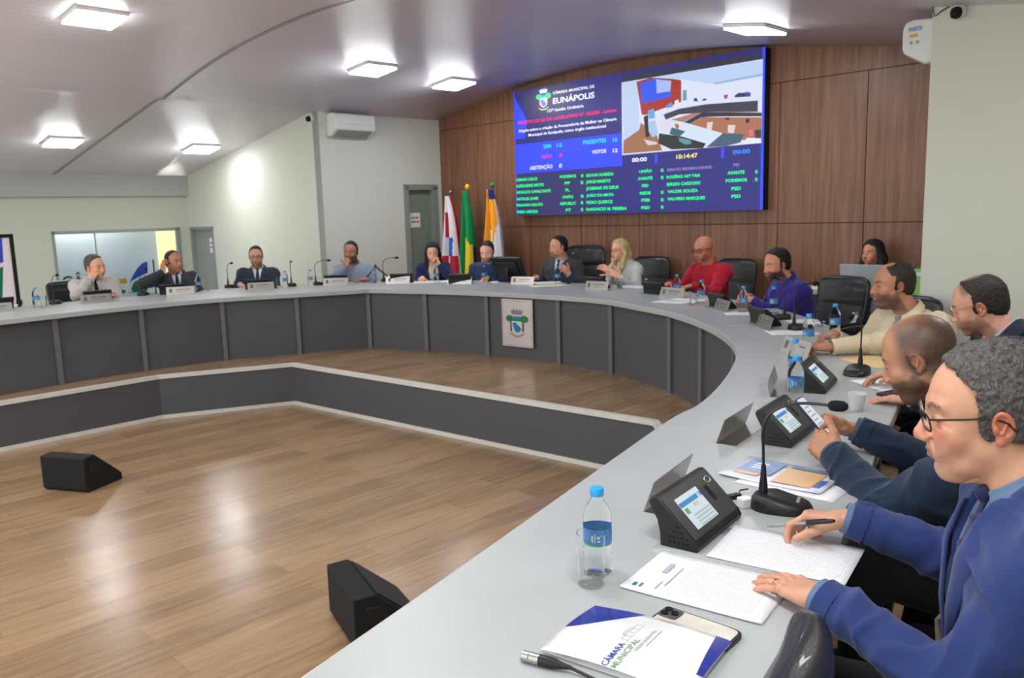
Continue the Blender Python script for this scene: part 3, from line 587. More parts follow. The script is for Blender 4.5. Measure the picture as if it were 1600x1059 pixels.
# ---------------------------------------------------------------- smooth bodies: signed distance fields meshed with surface nets
def vec(*a): return np.array(a[0] if len(a) == 1 else a, float)
def unit(v): v = np.array(v, float); return v/max(1e-9, np.linalg.norm(v))
def frame(fwd_, up_):
    """3x3 with columns x (right), y (forward), z (up)"""
    y = unit(fwd_); z = np.array(up_, float); z = unit(z-y*np.dot(z, y)); x = np.cross(y, z)
    return np.array([x, y, z]).T
class Grid:
    def __init__(s, lo, hi, h):
        s.lo = np.array(lo, float); s.h = h
        s.n = np.maximum(4, np.ceil((np.array(hi, float)-s.lo)/h).astype(int)+1)
        s.v = np.full(tuple(s.n), 1.0, np.float32)
        s.fr = (np.eye(3), np.zeros(3), 1.0)
    def use(s, R=None, o=None, k=1.0):
        s.fr = (np.eye(3) if R is None else R, np.zeros(3) if o is None else np.array(o, float), k); return s
    def sub(s, c, r):
        """window round centre c (frame coordinates) with reach r"""
        R, o, k = s.fr; C = R @ (np.array(c, float)*k)+o; r = r*k
        a = np.clip(np.floor((C-r-s.lo)/s.h).astype(int), 0, s.n-1); b = np.clip(np.ceil((C+r-s.lo)/s.h).astype(int)+1, 1, s.n)
        if np.any(b <= a): return None
        ax = [s.lo[i]+s.h*np.arange(a[i], b[i]) for i in range(3)]
        X, Y, Z = np.meshgrid(*ax, indexing='ij', sparse=False)
        P = np.stack([X-o[0], Y-o[1], Z-o[2]], -1) @ R / k
        return tuple(slice(a[i], b[i]) for i in range(3)), P.astype(np.float32)
    def mix(s, sl, d, kk, op):
        R, o, k = s.fr; d = d*k; kk = max(kk*k, 1e-5); v = s.v[sl]
        if op == '+':
            h = np.maximum(kk-np.abs(v-d), 0)/kk; s.v[sl] = np.minimum(v, d)-h*h*kk*.25
        else:
            d = -d; h = np.maximum(kk-np.abs(v-d), 0)/kk; s.v[sl] = np.maximum(v, d)+h*h*kk*.25
    def ell(s, c, r, k=.01, op='+', R=None):
        r = np.array(r, float) if np.ndim(r) else np.array([r]*3, float)
        w = s.sub(c, r.max()+k+3*s.h/s.fr[2]+.01)
        if w is None: return s
        sl, P = w; q = P-np.array(c, np.float32)
        if R is not None: q = q @ R
        k0 = np.sqrt(((q/r)**2).sum(-1)); k1 = np.sqrt(((q/(r*r))**2).sum(-1))
        s.mix(sl, k0*(k0-1)/np.maximum(k1, 1e-6), k, op); return s
    def cap(s, a, b, ra, rb=None, k=.01, op='+', flat=None):
        """tapered capsule; flat = (axis, scale) squashes it along an axis"""
        rb = ra if rb is None else rb
        a = np.array(a, float); b = np.array(b, float); c = (a+b)/2
        w = s.sub(c, np.linalg.norm(b-a)/2+max(ra, rb)*(flat[1] if flat and flat[1] > 1 else 1)+k+3*s.h/s.fr[2]+.01)
        if w is None: return s
        sl, P = w; q = P-a.astype(np.float32); ba = (b-a).astype(np.float32)
        t = np.clip((q @ ba)/max(1e-9, float(ba @ ba)), 0, 1); d = q-t[..., None]*ba
        if flat is not None:
            n = unit(flat[0]).astype(np.float32); dn = d @ n; d = d+(dn*(1/flat[1]-1))[..., None]*n
        s.mix(sl, np.sqrt((d**2).sum(-1))-(ra+(rb-ra)*t), k, op); return s
    def chain(s, pts, rs, k=.01, op='+', flat=None):
        for i in range(len(pts)-1): s.cap(pts[i], pts[i+1], rs[i], rs[i+1], k, op, flat)
        return s
    def fn(s, c, r, f, k=.01, op='+'):
        w = s.sub(c, r)
        if w is None: return s
        sl, P = w; s.mix(sl, f(P).astype(np.float32), k, op); return s
    def disp(s, f):
        """add f(P) to the field, P in world coordinates"""
        ax = [s.lo[i]+s.h*np.arange(s.n[i]) for i in range(3)]
        near = np.argwhere(np.abs(s.v) < .03)
        P = s.lo+near*s.h
        s.v[near[:, 0], near[:, 1], near[:, 2]] += f(P).astype(np.float32); return s
    def mesh(s):
        v = s.v; n = s.n; v[0] = v[-1] = 1; v[:, 0] = v[:, -1] = 1; v[:, :, 0] = v[:, :, -1] = 1
        inside = v < 0; strd = np.array([n[1]*n[2], n[2], 1]); cid = []; pos = []; quads = []
        allq = []
        for a in range(3):
            s0 = [slice(None)]*3; s1 = [slice(None)]*3; s0[a] = slice(0, -1); s1[a] = slice(1, None)
            e = np.argwhere(inside[tuple(s0)] != inside[tuple(s1)])
            if len(e) == 0: continue
            i0 = tuple(e.T); e1 = e.copy(); e1[:, a] += 1; v0 = v[i0]; v1 = v[tuple(e1.T)]
            p = e.astype(float); p[:, a] += v0/(v0-v1)
            b, c = (a+1) % 3, (a+2) % 3; q = []
            for db, dc in ((0, 0), (1, 0), (1, 1), (0, 1)):
                ce = e.copy(); ce[:, b] -= db; ce[:, c] -= dc
                idx = ce @ strd; q.append(idx); cid.append(idx); pos.append(p)
            q = np.stack(q, 1); fl = v0 < 0
            q[~fl] = q[~fl][:, ::-1]; allq.append(q)
        if not allq: return np.zeros((0, 3)), np.zeros((0, 4), int)
        cid = np.concatenate(cid); pos = np.concatenate(pos); Q = np.concatenate(allq)
        u, inv = np.unique(cid, return_inverse=True); cnt = np.bincount(inv)
        V = np.stack([np.bincount(inv, pos[:, i])/cnt for i in range(3)], 1)
        Q = np.searchsorted(u, Q)
        # one light smoothing pass
        for _ in range(1):
            acc = np.zeros_like(V); c2 = np.zeros(len(V))
            for i in range(4):
                j = (i+1) % 4
                for d in range(3):
                    acc[:, d] += np.bincount(Q[:, i], V[Q[:, j], d], len(V))+np.bincount(Q[:, j], V[Q[:, i], d], len(V))
                c2 += np.bincount(Q[:, i], None, len(V))+np.bincount(Q[:, j], None, len(V))
            V = V*.5+.5*acc/np.maximum(c2, 1)[:, None]
        return V*s.h+s.lo, Q
def np_mesh(name, V, Q, m, parent=None, colors=None, tri=None, origin=None):
    """link arrays as one mesh object; origin: world position of the parent"""
    me = bpy.data.meshes.new(name)
    if origin is not None: V = V-np.array(origin)
    nq = len(Q); me.vertices.add(len(V)); me.vertices.foreach_set('co', V.astype(np.float32).ravel())
    me.loops.add(nq*4); me.loops.foreach_set('vertex_index', Q.astype(np.int32).ravel())
    me.polygons.add(nq); me.polygons.foreach_set('loop_start', np.arange(nq, dtype=np.int32)*4)
    me.polygons.foreach_set('use_smooth', np.ones(nq, bool))
    if colors is not None:
        at = me.color_attributes.new('Col', 'FLOAT_COLOR', 'POINT')
        at.data.foreach_set('color', np.concatenate([colors, np.ones((len(V), 1))], 1).astype(np.float32).ravel())
    me.update(calc_edges=True); me.validate()
    me.materials.append(m)
    o = bpy.data.objects.new(name, me); COL.objects.link(o)
    if parent is not None: o.parent = parent
    return o
_rng = np.random.RandomState(7)
_NT = _rng.rand(32, 32, 32).astype(np.float32)
def noise(P, sc):
    """smooth value noise in [-1, 1]"""
    q = np.asarray(P)*sc; i = np.floor(q).astype(int); f = q-i; f = f*f*(3-2*f); out = 0
    for dx in (0, 1):
        for dy in (0, 1):
            for dz in (0, 1):
                w = (f[..., 0] if dx else 1-f[..., 0])*(f[..., 1] if dy else 1-f[..., 1])*(f[..., 2] if dz else 1-f[..., 2])
                out = out+w*_NT[(i[..., 0]+dx) % 32, (i[..., 1]+dy) % 32, (i[..., 2]+dz) % 32]
    return out*2-1
def lin(c): return np.array(srgb(*c)[:3])
def sstep(a, b, x): t = np.clip((x-a)/(b-a), 0, 1); return t*t*(3-2*t)

def skin_material():
    m = bpy.data.materials.new('skin'); m.use_nodes = True; nt = m.node_tree; b = nt.nodes['Principled BSDF']; L = nt.links.new
    at = nt.nodes.new('ShaderNodeAttribute'); at.attribute_name = 'Col'
    tc = nt.nodes.new('ShaderNodeTexCoord'); no = nt.nodes.new('ShaderNodeTexNoise'); no.inputs['Scale'].default_value = 45; no.inputs['Detail'].default_value = 5; L(tc.outputs['Object'], no.inputs[0])
    mr = nt.nodes.new('ShaderNodeMapRange'); L(no.outputs[0], mr.inputs[0]); mr.inputs[3].default_value = .86; mr.inputs[4].default_value = 1.14
    vm = nt.nodes.new('ShaderNodeVectorMath'); vm.operation = 'SCALE'; L(at.outputs['Color'], vm.inputs[0]); L(mr.outputs[0], vm.inputs['Scale']); L(vm.outputs[0], b.inputs['Base Color'])
    b.inputs['Roughness'].default_value = .46; b.inputs['Subsurface Weight'].default_value = .12; b.inputs['Subsurface Radius'].default_value = (.01, .004, .002); b.inputs['Subsurface Scale'].default_value = 1
    n2 = nt.nodes.new('ShaderNodeTexNoise'); n2.inputs['Scale'].default_value = 420; n2.inputs['Detail'].default_value = 3; L(tc.outputs['Object'], n2.inputs[0])
    bp = nt.nodes.new('ShaderNodeBump'); bp.inputs['Strength'].default_value = .22; bp.inputs['Distance'].default_value = .0015; L(n2.outputs[0], bp.inputs['Height']); L(bp.outputs[0], b.inputs['Normal'])
    return m
M_skin = skin_material()
def fabric(name, col, rough=.85, sheen=.15, var=.05, weave=900, bump=.25, spec=.2):
    return mat('fabric_'+name, col, rough=rough, sheen=sheen, var=var, scale=14, bump=bump, bscale=weave, spec=spec)
def hairmat(name, col, rough=.5):
    return mat('hair_'+name, col, rough=rough, var=.25, scale=90, bump=.6, bscale=260, stretch=(1, 1, .35))

# ---- head, in head coordinates: x right, y face, z up, centre between the eyes' level and the ears
def head_field(g, R, o, k, nose=1.0, jaw=1.0, fat=0.0, brow=1.0, ears=1.0, lipz=1.0, neck_to=None, neck_r=.058, age=0.0):
    g.use(R, o, k)
    g.ell((0, -.018, .036), (.074+.2*fat, .094, .083), .01)
    g.ell((0, .018, .002), (.066+.25*fat, .074, .098), .03)
    g.ell((0, .030, -.058), (.050*jaw+.5*fat, .056, .050), .03)
    for sx in (-1, 1):
        g.ell((sx*.046*jaw+sx*.5*fat, .004, -.058), (.016+.3*fat, .022, .020), .035)
        g.ell((sx*.042, .058, -.028), (.022+.4*fat, .022, .020), .022)
        g.ell((sx*.030, .068, -.052), (.020+.4*fat, .018, .022), .02)
    g.ell((0, .070, -.100), (.021*jaw, .019, .016), .022)
    if fat > .005: g.ell((0, .035, -.105), (.04, .04, .022+.3*fat), .03)
    g.cap((-.040, .070, .026), (-.012, .082, .024), .009*brow, .010*brow, .014); g.cap((.040, .070, .026), (.012, .082, .024), .009*brow, .010*brow, .014)
    for sx in (-1, 1):
        g.ell((sx*.032, .100, .004), (.019, .015, .012), .016, '-')
        g.ell((sx*.032, .0715, .003), (.0155, .0145, .0135), .003)
        g.cap((sx*.020, .0845, -.0035), (sx*.044, .0795, -.0045), .0022, .002, .003)
        g.cap((sx*.019, .0850, .0035), (sx*.046, .0785, .0025), .0026, .002, .004)
    g.cap((0, .081, .018), (0, .084+.019*nose, -.028), .0082, .0115, .012)
    g.ell((0, .0860+.0195*nose, -.0350), (.0118, .0120, .0112), .008)
    for sx in (-1, 1):
        g.ell((sx*.0130, .088+.010*nose, -.0385), (.0080, .0110, .0074), .007)
        g.ell((sx*.007, .092+.011*nose, -.0470), (.0032, .0045, .003), .003, '-')
    g.ell((0, .079, -.064), (.027, .020, .026), .016)
    g.cap((-.017, .0905, -.0635), (0, .0975, -.0625), .0026*lipz, .0038*lipz, .007); g.cap((.017, .0905, -.0635), (0, .0975, -.0625), .0026*lipz, .0038*lipz, .007)
    g.cap((-.014, .0895, -.0720), (0, .0950, -.0735), .0034*lipz, .0046*lipz, .008); g.cap((.014, .0895, -.0720), (0, .0950, -.0735), .0034*lipz, .0046*lipz, .008)
    g.cap((-.020, .0945, -.0678), (0, .1020, -.0672), .0006, .0013, .0035, '-'); g.cap((.020, .0945, -.0678), (0, .1020, -.0672), .0006, .0013, .0035, '-')
    g.cap((-.010, .0930, -.0850), (.010, .0930, -.0850), .004, .004, .010, '-')
    for sx in (-1, 1):          # nasolabial fold
        g.cap((sx*.019, .094, -.042), (sx*.031, .081, -.062), .0006, .0006, .008, '-')
    if ears:
        for sx in (-1, 1):
            E = frame((0, 1, -.18), (sx*.28, .18, 1))
            c = (sx*(.0775+.2*fat), -.013, -.006)
            g.ell(c, (.0075, .0185, .031), .006, R=E)
            g.ell((c[0]+sx*.006, c[1]+.001, c[2]+.004), (.0062, .0115, .0200), .003, '-', R=E)
            g.ell((c[0]+sx*.003, c[1]+.012, c[2]-.004), (.004, .0045, .008), .004, R=E)
            g.cap((c[0]+sx*.003, c[1]-.006, c[2]+.012), (c[0]+sx*.003, c[1]+.003, c[2]-.010), .0024, .003, .003)
            g.ell((c[0]-sx*.002, c[1]+.006, c[2]-.026), (.005, .008, .009), .006)
    if age:
        for sx in (-1, 1):
            g.cap((sx*.021, .093, -.040), (sx*.036, .079, -.062), .0008*age, .0010*age, .009, '-'); g.cap((sx*.038, .077, -.070), (sx*.040, .069, -.090), .0006*age, .0006*age, .010, '-')
            g.cap((sx*.048, .066, -.040), (sx*.050, .052, -.078), .0012*age, .0012*age, .009, '-')
            g.cap((sx*.050, .076, -.004), (sx*.060, .062, -.012), .0010*age, .0008*age, .004, '-'); g.cap((sx*.051, .075, .001), (sx*.061, .062, .002), .0009*age, .0007*age, .004, '-')
            g.cap((sx*.024, .088, -.013), (sx*.046, .078, -.016), .0016*age, .0010*age, .005, '-')
            g.ell((sx*.038, .040, -.088), (.016, .024, .014), .025)
        g.ell((0, .045, -.112), (.034, .034, .014), .025)
    if neck_to is not None:
        n = (R.T @ (np.array(neck_to)-o))/k
        g.cap((0, -.022, -.055), n, neck_r, neck_r+.006, .022)
        for sx in (-1, 1): g.cap((sx*.05, -.018, -.05), (sx*.016+n[0], n[1]+.045, n[2]+.01), .010, .010, .02)
        if age:
            for sx in (-1, 1):
                for dz in (0, .022, .044): g.cap((sx*.058, .000-dz*.3, -.085-dz), (sx*.030, .052-dz, -.118-dz*.6), .0016*age, .0014*age, .008, '-')

def head_colors(P, R, o, k, skin, beard=None, beard_amt=0.0, beard_kind='full', lips=(166, 100, 92), brows=(50, 38, 32), stub=None, stub_fn=None, rosy=.35, eyes=False):
    """P world vertices -> linear colours; all of it is the person's own colouring"""
    q = ((P-o) @ R)/k; x, y, z = q[:, 0], q[:, 1], q[:, 2]; n = len(P)
    C = np.tile(lin(skin), (n, 1)); ax = np.abs(x)
    def blend(w, col):
        w = np.clip(w, 0, 1)[:, None]; C[:] = C*(1-w)+lin(col)*w
    red = tuple(np.clip(np.array(skin)*np.array([1.02, .74, .70]), 0, 255))
    head = sstep(-.15, -.12, z)
    blend(rosy*head*np.exp(-((ax-.042)/.02)**2-((z+.028)/.022)**2)*(y > .03), red)
    blend(rosy*1.3*head*np.exp(-(ax/.014)**2-((z+.035)/.014)**2)*(y > .09), red)
    blend(rosy*1.2*head*sstep(.072, .080, ax)*(np.abs(z+.01) < .045)*(y < .02)*(y > -.05), red)
    if stub is not None and stub_fn is not None:
        blend(stub_fn(q)*(.9+.1*noise(q, 260)), stub)
    if beard is not None:
        top = -.030-.35*np.clip(ax-.03, 0, 1) + .9*np.clip(.03-y, 0, .05)
        w = sstep(top+.006, top-.012, z)*sstep(-.155, -.125, z)*sstep(-.012, .006, y+.0*z+np.clip(-.05-z, 0, 1)*.6)
        w = np.maximum(w, sstep(.012, .004, np.abs(y-.006))*(ax > .055)*(z < .02)*(z > -.04))
        if beard_kind == 'goatee': w = w*sstep(.040, .030, ax)*(y > .05)
        w = w*(1-np.exp(-(ax/.022)**2-((z+.067)/.0085)**2)*(y > .07))
        nose_m = (z > -.05)*(ax < .022); w = w*(1-nose_m)
        blend(w*beard_amt*(.92+.12*noise(q, 220)), beard)
    lipw = sstep(.0235, .019, ax)*sstep(.0105, .0075, np.abs(z+.0675))*(y > .084)
    blend(lipw*.8, lips)
    bw = sstep(.0062, .003, np.abs(z-(.0275-.22*np.clip(ax-.034, 0, 1)-1.6*np.clip(.026-ax, 0, 1)*.4)))*sstep(.010, .014, ax)*sstep(.053, .046, ax)*(y > .045)
    blend(bw*.9*(.8+.3*noise(q, 300)), brows)
    lw = sstep(.0024, .0012, np.abs(z+.0002+.05*(ax-.032)))*sstep(.0185, .021, ax)*sstep(.047, .044, ax)*(y > .07)
    blend(lw*.9, (40, 28, 24))
    if eyes:
        op = sstep(.0042, .0030, np.abs(z+.0012)+1.2*np.maximum(0, np.abs(ax-.032)-.006))*(y > .07)
        blend(op, (214, 206, 200)); blend(op*sstep(.0056, .0046, np.hypot(ax-.031, z+.0012)), (44, 30, 24))
        blend(sstep(.0018, .0009, np.abs(z-.0034+2.2*(ax-.032)**2*30))*sstep(.0175, .02, ax)*sstep(.048, .045, ax)*(y > .07), (36, 26, 22))
    blend(sstep(.0052, .003, np.hypot(ax-.007, (z+.0445)))*(y > .095)*.8, (70, 36, 30))  # nostril shade painted into the skin colour
    return C

def hair_field(g, R, o, k, thick=.010, line=None, side=None, crown=None, volume=(0, 0, 0), side_k=.45, amp=.003, fr=130, seed=0):
    """hair cap over the skull; line = y of the hairline at each height"""
    g.use(R, o, k)
    g.ell((0, -.018, .036), (.0745+thick*side_k, .094+thick, .083+thick+volume[2]), .01)
    g.ell((0, .016, .004), (.064+thick*.8*side_k, .074+thick*.5, .096+thick*.6), .03)
    g.ell((0, -.05, -.02), (.058+thick*.4, .055+thick*.6, .06), .03)
    zz, yy = line or ([-.12, -.085, -.07, -.030, -.026, .02, .045, .075, .1, .13], [-.10, -.075, -.045, -.030, .016, .018, .034, .058, .066, .066])
    def cut(P):
        yh = np.interp(P[..., 2], zz, yy)
        if side is not None: yh = yh-side*sstep(.015, .055, np.abs(P[..., 0]))*(P[..., 2] > .05)
        return (P[..., 1]-yh)*.7
    def keep(P): return -cut(P)
    w = g.sub((0, 0, 0), .2)
    sl, P = w; v = g.v[sl]; d = cut(P)*k; kk = .006*k
    h = np.maximum(kk-np.abs(v-d), 0)/kk; g.v[sl] = np.maximum(v, d)+h*h*kk*.25
    for sx in (-1, 1): g.ell((sx*.088, -.012, -.010), (.020, .017, .033), .004, '-')
    if crown is not None: g.ell(crown[0], crown[1], .012, '-')
    g.disp(lambda W: -amp*k*(noise((W-o) @ R/k, fr)+.6*noise((W-o) @ R/k+3.1, fr*2.1)))

# ---- hands: wrist at the origin, y to the fingertips, z back of the hand, x towards the thumb
FING = [(.030, .088, .044, .025, .020, .0086), (.010, .093, .047, .029, .021, .0088), (-.010, .090, .043, .027, .020, .0083), (-.029, .081, .034, .020, .018, .0073)]
def hand_joints(curl, splay=.06, thumb=(.75, .62, -.22), tcurl=.25):
    """joint positions of each finger; curl = one list of three bends (radians) per finger"""
    out = []
    for i, (x, y, a, b, c, r) in enumerate(FING):
        ang = 0; p = np.array([x, y, .002]); pts = [p.copy()]; sp_ = splay*(1.5-i)
        for L_, dc in zip((a, b, c), curl[i]):
            ang += dc; d = np.array([math.sin(sp_), math.cos(ang)*math.cos(sp_), -math.sin(ang)]); p = p+d*L_; pts.append(p.copy())
        out.append((pts, [r*1.06, r, r*.93, r*.80]))
    t = unit(thumb); p = np.array([.026, .022, -.006]); pts = [p.copy()]
    for j, L_ in enumerate((.040, .033, .026)):
        t = unit(t+np.array([-tcurl*.5, tcurl*.6, -tcurl*.35])*(j > 0)); p = p+t*L_; pts.append(p.copy())
    out.append((pts, [.0140, .0118, .0105, .0088]))
    return out
RELAX = [[.35, .45, .3], [.4, .5, .3], [.45, .5, .35], [.5, .5, .35]]
FLAT = [[.12, .12, .08], [.10, .14, .08], [.12, .15, .1], [.16, .16, .1]]
GRIP = [[.8, .9, .5], [.95, 1.0, .6], [1.05, 1.05, .6], [1.1, 1.05, .6]]
FIST = [[1.25, 1.3, .8], [1.3, 1.3, .8], [1.3, 1.3, .8], [1.3, 1.3, .8]]
def hand_field(g, R, o, side, curl=RELAX, elbow=None, k=1.0, **kw):
    """side = +1: thumb on +x"""
    Rm = R.copy(); Rm[:, 0] *= side                     # mirrored frame for the other hand
    g.use(Rm, o, k)
    for a, b, ra, rb in [((.026, .024, 0), (.029, .080, 0), .0125, .0115), ((.010, .020, 0), (.010, .086, .001), .0140, .0120), ((-.010, .020, 0), (-.010, .084, 0), .0135, .0115), ((-.024, .022, -.001), (-.027, .074, -.002), .0125, .0105)]:
        g.cap(a, b, ra, rb, .012)
    g.ell((.0, .03, -.004), (.032, .034, .0145), .012)
    g.cap((.018, .012, -.006), (.034, .040, -.010), .015, .012, .012)
    g.cap((0, -.012, 0), (0, .02, 0), .0255, .0265, .016, flat=((0, 0, 1), .72))
    for i, (pts, rs) in enumerate(hand_joints(curl, **kw)):
        for j in range(3): g.cap(pts[j], pts[j+1], rs[j], rs[j+1], .0028 if j else .006)
        if i < 4: g.ell(pts[0]+np.array([0, 0, .0035]), .0088, .006)
        g.ell(pts[1], rs[1]*1.07, .003); g.ell(pts[2], rs[2]*1.06, .003)
    if elbow is not None:
        e = (R.T @ (np.array(elbow)-o))/k; e[0] *= side
        g.cap((0, -.005, 0), e*.5, .0265, .036, .014, flat=((0, 0, 1), .82)); g.cap(e*.5, e*.92, .036, .042, .01)

# ---- a seated person
def ik(S, W, l1, l2, hint):
    S, W = np.array(S, float), np.array(W, float); d = W-S; L_ = np.linalg.norm(d)
    if L_ > (l1+l2)*.995: f = L_/((l1+l2)*.995); l1 *= f; l2 *= f
    a = (l1*l1-l2*l2+L_*L_)/(2*L_); h = math.sqrt(max(0, l1*l1-a*a)); u = d/L_
    hn = np.array(hint, float); hn = unit(hn-u*np.dot(hn, u)); return S+u*a+hn*h
def torso_fn(P0, R, L_, prof, off=0.0, t0=0.0, t1=1.0, bow=0.0):
    """elliptic loft along the spine; R columns right, forward, up"""
    tt = [p[0] for p in prof]; ww = [p[1] for p in prof]; dd = [p[2] for p in prof]; yy = [p[3] if len(p) > 3 else 0 for p in prof]
    def f(P):
        q = (P-np.array(P0, np.float32)) @ R.astype(np.float32); t = q[..., 2]/L_
        w = np.interp(t, tt, ww)+off; d = np.interp(t, tt, dd)+off; yo = np.interp(t, tt, yy)+bow*np.sin(np.clip(t, 0, 1)*PI)
        k = (np.abs(q[..., 0]/w)**2.4+np.abs((q[..., 1]-yo)/d)**2.4)**(1/2.4)
        r = (k-1)*np.minimum(w, d); e = np.maximum((t0-t)*L_-off*.5, (t-t1)*L_-off*.5)
        return np.where(e > 0, np.sqrt(np.maximum(r, 0)**2+e**2)*1.0+np.minimum(r, 0)*0, np.maximum(r, e))
    return f
MALE = [(-.05, .165, .125, 0), (.12, .168, .130, .006), (.35, .165, .128, .012), (.6, .178, .128, .008), (.8, .186, .118, 0), (.90, .160, .096, -.004), (.97, .095, .072, 0), (1.03, .062, .058, .006)]
HEAVY = [(-.05, .18, .15, .01), (.12, .185, .165, .02), (.35, .185, .165, .03), (.6, .192, .148, .015), (.8, .196, .128, 0), (.90, .168, .102, -.004), (.97, .10, .076, 0), (1.03, .066, .062, .006)]
FEMALE = [(-.05, .165, .12, 0), (.12, .150, .108, .004), (.35, .130, .098, .004), (.6, .148, .118, .02), (.8, .150, .098, .004), (.90, .135, .080, 0), (.97, .075, .058, 0), (1.03, .050, .048, .006)]
def rig(head, face, pitch=0.0, roll=0.0, fwd_=None, neck=None, seat=None, k=1.0, spine=.50, lean=.0):
    """frames and joints of one sitter; face / fwd_ are plan directions"""
    face = unit((face[0], face[1], 0)); fwd_ = unit((*(fwd_ if fwd_ is not None else face[:2]), 0))
    H = np.array(head, float)
    fy = face*math.cos(pitch)+np.array([0, 0, -math.sin(pitch)]); up = face*math.sin(pitch)+np.array([0, 0, math.cos(pitch)])
    rt = np.cross(fy, up); up = up*math.cos(roll)+rt*math.sin(roll)
    RH = frame(fy, up)
    Nb = np.array(neck, float) if neck is not None else H-fwd_*(.045+.05*max(0, pitch))+np.array([0, 0, -.165])
    P0 = np.array(seat, float) if seat is not None else Nb-fwd_*lean+np.array([0, 0, -spine])
    z = unit(Nb-P0); RT = frame(fwd_-z*np.dot(fwd_, z), z)
    return dict(H=H, RH=RH, Nb=Nb, P0=P0, RT=RT, L=float(np.linalg.norm(Nb-P0)), k=k, f=fwd_)

def person(label, head, face, body=None, pitch=0.0, roll=0.0, k=1.0, skin=(190, 140, 112), prof=MALE, neck=None, seat=None, spine=.50, lean=.05,
           hands=(), kind='suit', c1=(50, 56, 70), c2=(220, 226, 235), tie=None, c3=(28, 28, 32), hair=None, beard=None, bkind='full', bamt=.85, glasses=None,
           res=(.0045, .011, .0040), sh=.168, headopt=None, group=None, stub=None, stub_fn=None, brows=(45, 35, 30), lips=(160, 96, 88), vdepth=.42, arm=1.0, wr=1.0, rosy=.35, cuff=None, legs=True, sleeve=1.0, hint=None, vneck=.055, drop=.075, lr=None, mouth=None, bow=0.0, offj=.012, root_name='person'):
    rg = rig(head, face, pitch, roll, body, neck, seat, k, spine, lean)
    H, RH, Nb, P0, RT, L_ = rg['H'], rg['RH'], rg['Nb'], rg['P0'], rg['RT'], rg['L']
    base = np.array([P0[0], P0[1], FLOOR]); hr, cr_, ar = res
    root = empty(root_name, tuple(base), 0, label, 'person', group)
    rt, fw, up = RT[:, 0], RT[:, 1], RT[:, 2]
    cen = P0+up*L_
    arms = []
    for sd, hd in zip((1, -1), hands):
        S = cen+rt*sd*sh-up*drop
        W = np.array(hd['pos'], float)
        hn = hint if hint is not None else (rt*sd*.55-np.array([0, 0, 1.0])-fw*.35)
        if 'hint' in hd: hn = np.array(hd['hint'], float)
        E = ik(S, W, .285*arm, .255*arm, hn); arms.append((S, E, W, sd, hd))
    # ---- body: head and neck, hands and forearms, trunk: one mesh
    Vs, Qs, Cs = [], [], []
    def push(V, Q, C): n = sum(len(v) for v in Vs); Vs.append(V); Qs.append(Q+n); Cs.append(C)
    g = Grid(H-.175*k-np.array([0, 0, .06]), H+.17*k, hr)
    neck_to = Nb-up*.03
    head_field(g, RH, H, k, neck_to=neck_to, **(headopt or {}))
    V, Q = g.mesh()
    push(V, Q, head_colors(V, RH, H, k, skin, beard=beard, beard_amt=bamt, beard_kind=bkind, lips=lips, brows=brows, stub=stub, stub_fn=stub_fn, rosy=rosy, eyes=pitch < .16 and head[1] > 4))
    for S, E, W, sd, hd in arms:
        HR = frame(hd['dir'], hd['up'])
        lo = np.minimum(W, W+HR[:, 1]*.2)-.11; hi = np.maximum(W, W+HR[:, 1]*.2)+.11
        g = Grid(lo, hi, ar); el = W+unit(E-W)*.10
        kk = hd.get('k', .97)
        # thumb side: for the right hand (sd=+1) with the back of the hand up, the thumb is on the -x side
        hand_field(g, HR, W, -sd, curl=hd.get('curl', RELAX), elbow=el, k=kk, **{a: hd[a] for a in ('splay', 'thumb', 'tcurl') if a in hd})
        V, Q = g.mesh(); C = np.tile(lin(skin), (len(V), 1))
        red = lin(tuple(np.clip(np.array(skin)*np.array([1.03, .80, .76]), 0, 255)))
        q = ((V-W) @ HR)/kk; w = (sstep(.12, .19, q[:, 1])*.55+.25*(noise(V, 60) > .2)*sstep(.05, .1, q[:, 1]))[:, None]*.8; C = C*(1-w)+red*w
        push(V, Q, C)
    lo = np.minimum(P0, Nb)-.35; hi = np.maximum(P0, Nb)+.35
    g = Grid(lo, hi, .014); g.fn((P0+Nb)/2, .5, torso_fn(P0, RT, L_, prof, off=-.016, t0=-.02, t1=.99, bow=bow), .01)
    bare = kind == 'top'
    for S, E, W, sd, hd in arms:
        g.cap(S, E, .044 if bare else .038, .038 if bare else .034, .03); g.cap(E, E+(W-E)*.6, .036 if bare else .032, .028, .02)
    V, Q = g.mesh(); push(V, Q, np.tile(lin(skin), (len(V), 1)))
    np_mesh('body', np.concatenate(Vs), np.concatenate(Qs), M_skin, root, np.concatenate(Cs), origin=base)
    # ---- shirt / jacket
    def wrinkle(g, amt=.004, ext=None):
        def f(W_):
            n1 = noise(W_*np.array([1, 1, 1.5]), 11); n2 = noise(W_+5.2, 27); d = amt*.9*n1+amt*.4*n2-amt*1.6*np.maximum(0, 1-np.abs(noise(W_+2.7, 7))*5)**2
            for S, E, Wr, sd, hd in arms:
                for J, r_, am in ((E, .12, 1.0), (S, .13, .7), (E+(Wr-E)*.5, .1, .5)):
                    w = np.exp(-((W_-J)**2).sum(-1)/(r_*r_)); ax_ = unit(Wr-E if J is not S else E-S)
                    ph = (W_-J) @ ax_; d = d-am*w*amt*1.9*np.maximum(0, .4*noise(W_*3+ax_*7, 9)+np.sin(ph*95+6*noise(W_, 10)))**2*.7
            return d
        g.disp(f)
    def sleeves(g, r0, r1, r2, k_=.035, short=.02):
        for S, E, W, sd, hd in arms:
            d = unit(W-E); g.cap(S-rt*sd*.01, E, r0, r1, k_); g.cap(E, W-d*short, r1, r2, .02)
            g.cap(S-rt*sd*.07+up*.005, S, r0*.8, r0, .05)
